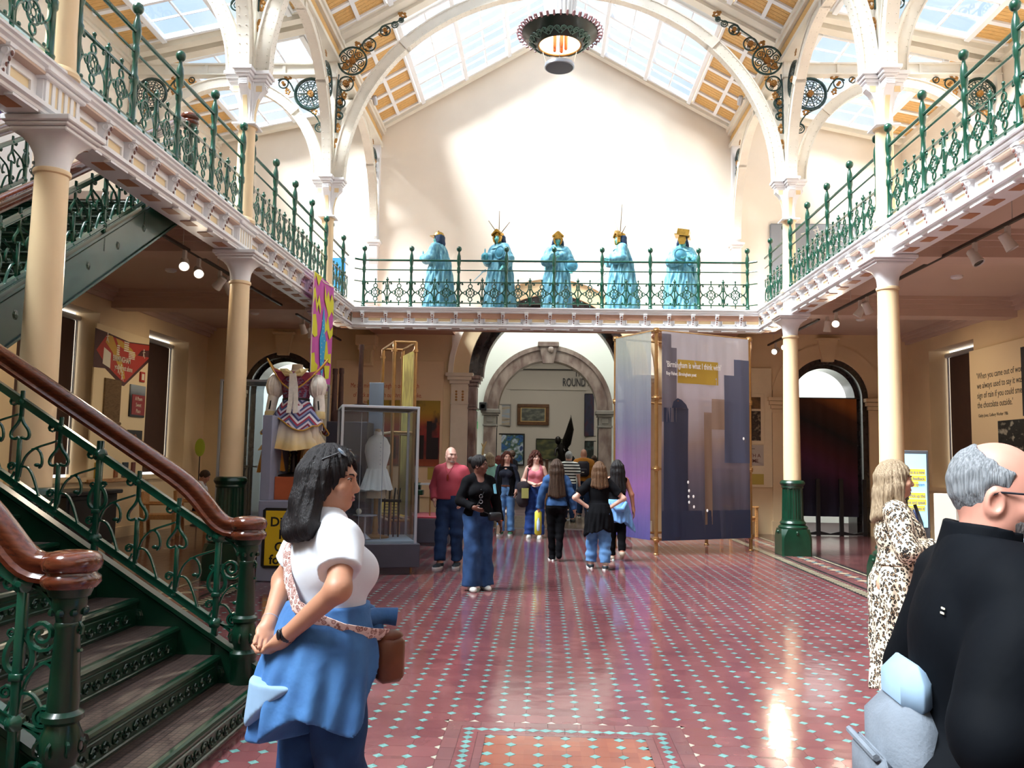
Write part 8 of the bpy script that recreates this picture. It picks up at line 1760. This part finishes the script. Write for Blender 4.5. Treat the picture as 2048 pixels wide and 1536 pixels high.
P = Person('curly-haired woman in pink vest and blue jeans with a dark coat over her arm', (-.33, 17.4, 0), D(178), 1.765, 'f', 'D8AE9C', 1.02, (((.25, -.03, 1.12), (.05, .19, 1.07)), ((-.25, -.03, 1.12), (-.05, .2, 1.04))), (((.10, .02, 0), .0), ((-.09, .05, 0), .02)), (D(18), 0), .012)
P.body(hands=((0, .5, 1), (0, .5, 1))); P.features('B0645E', '3A2218'); P.top(PINKV, 0, 1.0, 1.36, .012, 'vest', .003, 2); P.bottom(denim('royal_denim', '2A4684', '1C3264'), 1.03, .014, 1.04, .11, (.09, .084, .07), 'jeans'); P.shoes(WSHOE, WSOLE); P.hair(HAUB, .024, .20, .13, .04, .02, curl=1.0, fullness=1.15)
F = P.field((-.0, -.1, .55), (.42, .36, 1.14), vox=.013); F.ell((.22, .1, 1.0), (.12, .12, .10), 0); F.cone((.23, .10, 1.0), (.25, .10, .72), .11, .12, .05); F.wrinkle(.01, 16, 5); place('folded_coat', F.mesh('folded_coat', mat('dark_plum_coat', '1C1218', .9)), P.t); P.add(MB().cbox(.12, .26, .225, .232, .78, .98, .003), 'olive_paper_bag', mat('olive_paper', '8E8A4A', .7), 0); P.add(MB().tube([(.15, -.0, 1.41), (.15, .1, 1.3), (.17, .13, 1.1)], .01, 5), 'shoulder_strap', BLACK)
# ---------------------------------------------------------------- girls walking away
P = Person('girl with long brown hair in denim jacket and black trousers walking away', (.04, 13.5, 0), D(4), 1.60, 'f', 'C8977F', .98, (((.25, -.04, 1.12), (.31, .02, .87)), ((-.25, -.02, 1.12), (-.29, .04, .87))), (((.05, -.05, .05), .03), ((-.05, .08, 0), .02)), (0, 0), .011)
P.body(); P.top(denim('jacket_denim', '3E6090', '2C4870'), 1.95, .93, 1.42, .022, 'denim_jacket', .006, 2, puff=(.006, .01, .008, .008)); P.bottom(BLKC, 1.02, .01, 1.03, .055, (.088, .062, .05), 'black_trousers'); P.shoes(BLKC, WSOLE, boot=.05); P.hair(HBRN, .016, .46, .12, .05, 0, seed=7)
P.add(MB().cbox(-.36, -.24, .02, .1, .42, .84, .03), 'yellow_bag', mat('yellow_plastic_bag', 'D2C43A', .5), 50); P.add(MB().lathe([(.02, .5), (.03, .52), (.03, .66), (.012, .7), (.012, .72)], 12, (-.30, -.03, 0)), 'water_bottle', mat('pale_bottle', 'B8C8D8', .15))
P = Person('girl in black t-shirt with hands on hips and black jacket tied at waist', (.66, 12.6, 0), D(2), 1.575, 'f', 'D0A28E', 1.04, (((.39, -.06, 1.13), (.19, -.04, .99)), ((-.39, -.06, 1.13), (-.19, -.04, .99))), (((.10, -.08, 0), .0), ((-.11, .10, 0), .03)), (0, 0), .011)
P.body(hands=((0, 0, -1), (0, 0, -1))); P.top(BLKC, .72, .98, 1.41, .016, 'black_t_shirt', .004, 2, puff=(.012, .016, 0, 0)); P.bottom(JEANL, .93, .016, 1.03, .085, (.094, .078, .07), 'light_jeans', .007); P.shoes(BSHOE, WSOLE); P.hair(HLBR, .016, .24, .11, .03, 0, seed=3)
for i in (0, 1): a = P.legj(i)[2]; P.add(MB().lathe([(.045, .09), (.047, .17)], 14, (a.x, a.y, 0), cap=False), 'white_sock', PW)
skirt_shell(P, BLKC, 'tied_black_jacket', [(1.05, .165, .14, 0, -.01), (.9, .215, .19, 0, -.02), (.55, .24, .2, -.0, -.03)], lambda X, Y, an: .62-.14*np.clip(-X*6-.6, 0, 1)+.03*np.sin(an*4)+.3*np.clip(Y*5, 0, 1), 2, .009, .012)
P = Person('girl with long black hair and blue hooded top tied at waist beside the screens', (1.03, 13.75, 0), D(6), 1.605, 'f', 'B0765E', 1.04, (((.25, -.03, 1.12), (.29, .0, .86)), ((-.24, .0, 1.13), (-.20, .12, 1.0))), (((.07, -.12, .09), .06), ((-.07, .06, 0), .02)), (0, 0), .011)
P.body(); P.top(BLKC, 0, 1.0, 1.34, .012, 'black_vest', .003, 2); P.bottom(BLKC, 1.0, .010, 1.03, None, (.09, .066, .05), 'black_leggings'); P.shoes(mat('beige_trainer', 'A89A88', .6), WSOLE); P.hair(HBLK, .016, .38, .11, .04, 0, seed=9)
BLH = mat('sky_blue_fleece', '6E9CD2', .9, var=.12, vs=10); skirt_shell(P, BLH, 'tied_hooded_top', [(1.04, .165, .14, 0, -.01), (.9, .215, .19, 0, -.02), (.55, .26, .2, .04, -.03)], lambda X, Y, an: .66-.16*np.clip(X*5-.5, 0, 1)+.02*np.sin(an*5)+.3*np.clip(Y*5, 0, 1), 4, .008, .012); P.add(MB().tube([(-.13, -.16, .99), (-.05, -.24, .88), (.05, -.24, .88), (.13, -.16, .99)], [.03, .045, .045, .03], 10), 'hood', BLH, 60)
# ---------------------------------------------------------------- visitors beyond the big arch
P = Person('grey-haired man in black and white striped t-shirt beyond the big arch', (.50, 22.0, 0), D(-12), 1.82, 'm', 'C49482', 1.06, ('down', 'down'), None, (D(10), 0), .014)
P.body(); P.top(stripes('striped_jersey', 'E2E2E0', '16161A', 14), .85, .93, 1.42, .02, 'striped_t_shirt', .003, 2, puff=(.012, .014, 0, 0)); P.bottom(JEAND, .96); P.shoes(BSHOE); P.hair(HGRY, .012)
P = Person('bald man in orange jacket with dark rucksack under the marble arch', (.98, 23.85, 0), D(-6), 1.92, 'm', 'C08A76', 1.08, ('down', 'down'), None, (0, 0), .014)
P.body(); ORJ = mat('mustard_jacket', 'B8741E', .8); P.top(ORJ, 1.95, .90, 1.44, .03, 'mustard_jacket', .007, 2, puff=(.01, .014, .012, .012)); P.bottom(JEAND, .96); P.shoes(BSHOE, WSOLE); P.add(MB().cbox(-.15, .15, -.30, -.13, 1.02, 1.40, .05).cbox(-.11, .11, -.34, -.28, 1.05, 1.22, .03), 'dark_rucksack', mat('aubergine_nylon', '1E1826', .7)); P.add(MB().box(-.03, .03, -.343, -.338, 1.12, 1.135), 'white_tag', PW, 0)
P = Person('man in navy t-shirt and shorts seen beyond the big arch at left', (-1.14, 25.5, 0), D(60), 1.86, 'm', 'B98A74', 1.0, ('down', 'down'), None, (0, 0), .015)
P.body(); P.top(NAVYC, .8, .93, 1.42, .02, 'navy_t_shirt', .003); P.bottom(mat('grey_shorts', '4A4E58', .85), .1, .03, name='shorts'); P.shoes(WSHOE, WSOLE); P.hair(HBRN, .01)
P = Person('blonde woman in mint green top facing away just inside the arch', (-1.50, 20.6, 0), D(15), 1.74, 'f', 'CFA08C', 1.0, ('down', 'down'), None, (0, 0), .014)
P.body(); P.top(mat('mint_cotton', '9ADACB', .85), .9, .95, 1.42, .02, 'mint_top', .004); P.bottom(mat('dark_red_trousers', '7A1E32', .85), .96); P.shoes(BSHOE); P.hair(HBLD, .014, .14, .08)
P = Person('white-haired visitor in dark coat by the left marble pilaster', (-1.72, 21.8, 0), D(160), 1.70, 'f', 'CFA694', 1.0, ('down', 'down'), None, (0, 0), .014)
P.body(); P.top(BLKC, 1.95, .85, 1.43, .025, 'dark_coat', .004); P.bottom(BLKC, .96); P.shoes(BSHOE); P.hair(HWHT, .016, .06, .08)
P = Person('red-haired woman half hidden behind the woman in the navy top', (-1.36, 22.3, 0), D(20), 1.68, 'f', 'CFA694', 1.0, ('down', 'down'), None, (0, 0), .014)
P.body(); P.top(mat('raspberry_top', '8A2A4E', .85), 1.9, .95, 1.43, .02, 'raspberry_top', .004); P.bottom(BLKC, .96); P.shoes(BSHOE); P.hair(hairmat('red_hair', '6A1E16', '4A1210'), .016, .16, .09)
P = Person('person in dark coat standing left of the man with the rucksack', (.72, 26.0, 0), D(-20), 1.72, 'm', 'A87860', 1.0, ('down', 'down'), None, (0, 0), .015)
P.body(); P.top(BLKC, 1.95, .8, 1.43, .03, 'dark_coat', .004); P.bottom(BLKC, .96); P.shoes(BSHOE); P.hair(HBLK, .012)
P = Person('dark-haired visitor looking at the low dark print in the round gallery', (1.55, 28.5, 0), D(10), 1.76, 'f', 'B98A74', 1.0, ('down', 'down'), None, (0, 0), .015)
P.body(); P.top(mat('charcoal_top', '2A2A30', .85), 1.9, .9, 1.43, .02, 'charcoal_top', .004); P.bottom(BLKC, .96); P.shoes(BSHOE); P.hair(HBRN, .014, .1, .08)
P = Person('seated visitor in white shirt and dark trousers on the far left armchair', (-7.15, 16.95, -.43), D(-75), 1.70, 'm', 'A8705A', 1.0, (((.25, .05, 1.14), (.14, .30, 1.0)), ((-.25, .05, 1.14), (-.14, .30, 1.0))), (((.1, .48, .42), .4), ((-.1, .48, .42), .4)), (0, D(-25)), .014, seat=True)
P.body(); P.top(mat('white_shirt_cloth', 'C8CCD4', .85), 1.8, .95, 1.42, .02, 'white_shirt', .005); P.bottom(BLKC, .98, .012); P.shoes(BSHOE); P.hair(HBRN, .01)
# ================================================================ FIVE ROBED FIGURES ON THE FAR GALLERY
TEAL = mat('teal_patina', '7AB4C0', .6, col2='3C7A94', vs=7, stretch=(3, 3, .8), bump=.2, bs=30); TEALF = mat('teal_face_paint', '6CC0B4', .5); GLD = mat('gold_foil', 'B08A3E', .25, .85, var=.2, vs=14)
def robed(label, x, rz, H, arms, hd, extras, w_=1.0, crown='cap'):
    p = Person(label, (x, 17.75, ZF), rz, H, 'f', '62B4B0', 1.05, arms, None, hd, .012, cat='figure', name='robed_figure')
    MATS['skin_62B4B0']; p.body(hands=((0, .3, 1), (0, .3, 1))); p.features('3A8A84', '1E5A62')
    p.top(TEAL, 1.85, 1.0, 1.44, .028, 'robe_bodice', .007, 3, puff=(.03, .05, .05, .06), fr=10)
    skirt_shell(p, TEAL, 'robe_skirt', [(1.12, .17, .15, 0, .0), (.9, .225, .20, 0, .0), (.5, .27*w_, .245, 0, .0), (.0, .31*w_, .29, 0, .0)], lambda X, Y, an: .01+0*X, 4, .016, .013)
    skirt_shell(p, TEAL, 'cloak', [(1.45, .12, .105, 0, -.03), (1.36, .205, .13, 0, -.04), (1.1, .235*w_, .19, 0, -.06), (.6, .285*w_, .26, 0, -.08), (.1, .32*w_, .31, 0, -.1)], lambda X, Y, an: .10+0*X, 8, .014, .013, lambda F: F.ell((0, .34, .75), (.27, .37, .95), .01, '-'))
    p.add(MB().lathe([(.075, 1.46), (.12, 1.42), (.20, 1.36), (.21, 1.345), (.13, 1.38)], 20, (0, -.015, 0), sy=.75, cap=False), 'cape_collar', TEAL)
    p.hair(mat('navy_veil', '14304E', .8), .012, .1, .06, .02, 0, 'veil', 3, .002)
    R = lambda M=Matrix.Identity(4): Matrix.Translation(p.hc-p.HR @ Vector((0, 0, 1.46))) @ p.HR.to_4x4() @ M
    g = MB()
    if crown == 'cap': g.lathe([(.098, 1.635), (.102, 1.65), (.08, 1.70), (.05, 1.72), (.02, 1.725)], 10, (0, -.01, 0), sy=1.15).prism([(-.1, 1.63), (.1, 1.63), (.06, 1.655), (-.06, 1.655)], 'y', .06, .16).lathe([(.012, 1.72), (.018, 1.74), (.004, 1.76)], 8)
    if crown in ('rays', 'mask'):
        g.prism([(-.11, 1.62), (-.125, 1.655), (-.02, 1.755), (.02, 1.755), (.125, 1.655), (.11, 1.62), (.08, 1.665), (0, 1.70), (-.08, 1.665)], 'y', .02, .11)
        g.lathe([(.094, 1.60), (.1, 1.63), (.085, 1.69), (.03, 1.73)], 12, (0, -.015, 0), sy=1.15, cap=False)
        for s in (-1, 1): g.prism([(s*.085, 1.64), (s*.10, 1.58), (s*.08, 1.50), (s*.03, 1.46), (s*.05, 1.52), (s*.062, 1.60)], 'y', .03, .09)
    if crown == 'mask':
        g.prism([(-.075, 1.66), (0, 1.70), (.075, 1.66), (.07, 1.60), (.05, 1.585), (.012, 1.60), (0, 1.55), (-.012, 1.60), (-.05, 1.585), (-.07, 1.60)], 'y', .098, .118)
        for s in (-1, 1): g.ball((s*.03, .12, 1.575), .01, 6, 4)
    if crown == 'box':
        TM = Matrix.Translation((0, 0, 1.67)) @ Matrix.Rotation(-.2, 4, 'Y'); g.box(-.16, .16, -.13, .15, 0, .02, 0, TM).cbox(-.13, .12, -.1, .12, .02, .15, .004, 0, TM).prism([(-.07, 1.66), (.07, 1.66), (.085, 1.58), (.05, 1.49), (-.05, 1.49), (-.085, 1.58)], 'y', .085, .115)
    o = p.add(MB().merge(g, R()), 'gold_headdress', GLD, 30)
    if crown == 'rays':
        m = MB()
        for a, L in extras.get('rays', ((-.8, .26), (0, .42), (.65, .34))): m.tube([(math.sin(a)*.1, 0, 1.64+math.cos(a)*.1), (math.sin(a)*(.1+L), 0, 1.64+math.cos(a)*(.1+L))], [.011, .007], 6)
        p.add(MB().merge(m, R()), 'ray_spike', mat('bronze_spike', '6A5A44', .5, .4))
    for k, q in extras.items():
        if k == 'disc': p.add(MB().lathe([(.02, -.02), (.12, -.015), (.135, 0), (.13, .012), (.1, .005), (.09, .014), (.02, .02)], 24, M=Matrix.Translation(q) @ Matrix.Rotation(-PI/2, 4, 'X')), 'round_shield', mat('teal_shield', '4A90A8', .5, var=.2, vs=18))
        if k == 'orb': p.add(MB().ball(q, .075, 16, 10).lathe([(.03, .06), (.012, .09), (.016, .12), (.004, .16)], 10, q), 'orb', mat('teal_orb', '4AA0B4', .5, var=.15))
        if k == 'sword': p.add(MB().bar([q, (q[0]+.05, q[1]+.28, q[2]-.28)], .03, .012).bar([(q[0]-.06, q[1]+.06, q[2]-.06), (q[0]+.06, q[1]+.06, q[2]-.06)], .02, .02), 'short_sword', mat('pale_blade', '9AB8C4', .4, .5), 0)
    return p
AH = ((.24, .02, 1.13), (.1, .26, 1.14)); AL = ((-.24, .02, 1.13), (-.1, .26, 1.14)); AD = ((.26, -.02, 1.12), (.25, .14, .93)); ALD = ((-.26, -.02, 1.12), (-.25, .14, .93))
robed('teal robed figure in profile with low gold cap holding an orb, leftmost of the five', -2.52, D(68), 1.78, (AH, AL), (D(4), 0), {'orb': (0, .36, 1.2), 'disc': (-.0+.2, .16, 1.2)}, .95, 'cap')
robed('teal robed figure with three spread spikes and gold wrapped head, second from the left', -1.2, D(140), 1.80, (AH, ALD), (D(10), 0), {'disc': (-.22, .2, 1.22), 'orb': (.08, .32, 1.16), 'sword': (.25, .12, .95)}, 1.0, 'rays')
robed('teal robed figure in gold half mask with a round shield, middle of the five', .08, D(188), 1.76, (AH, ALD), (D(-8), 0), {'disc': (-.25, .26, 1.0)}, 1.0, 'mask')
robed('teal robed figure with one tall spike leaning back, fourth from the left', 1.42, D(100), 1.80, (AH, AL), (D(8), 0), {'rays': ((-1.1, .22), (-.15, .55), (.6, .4)), 'sword': (.2, .2, .95)}, 1.05, 'rays')
robed('broad teal robed figure under a white and gold box hat, rightmost of the five', 2.76, D(185), 1.76, (AH, AL), (D(-20), D(4)), {'disc': (.12, .3, 1.22), 'orb': (-.14, .3, 1.1)}, 1.2, 'box')
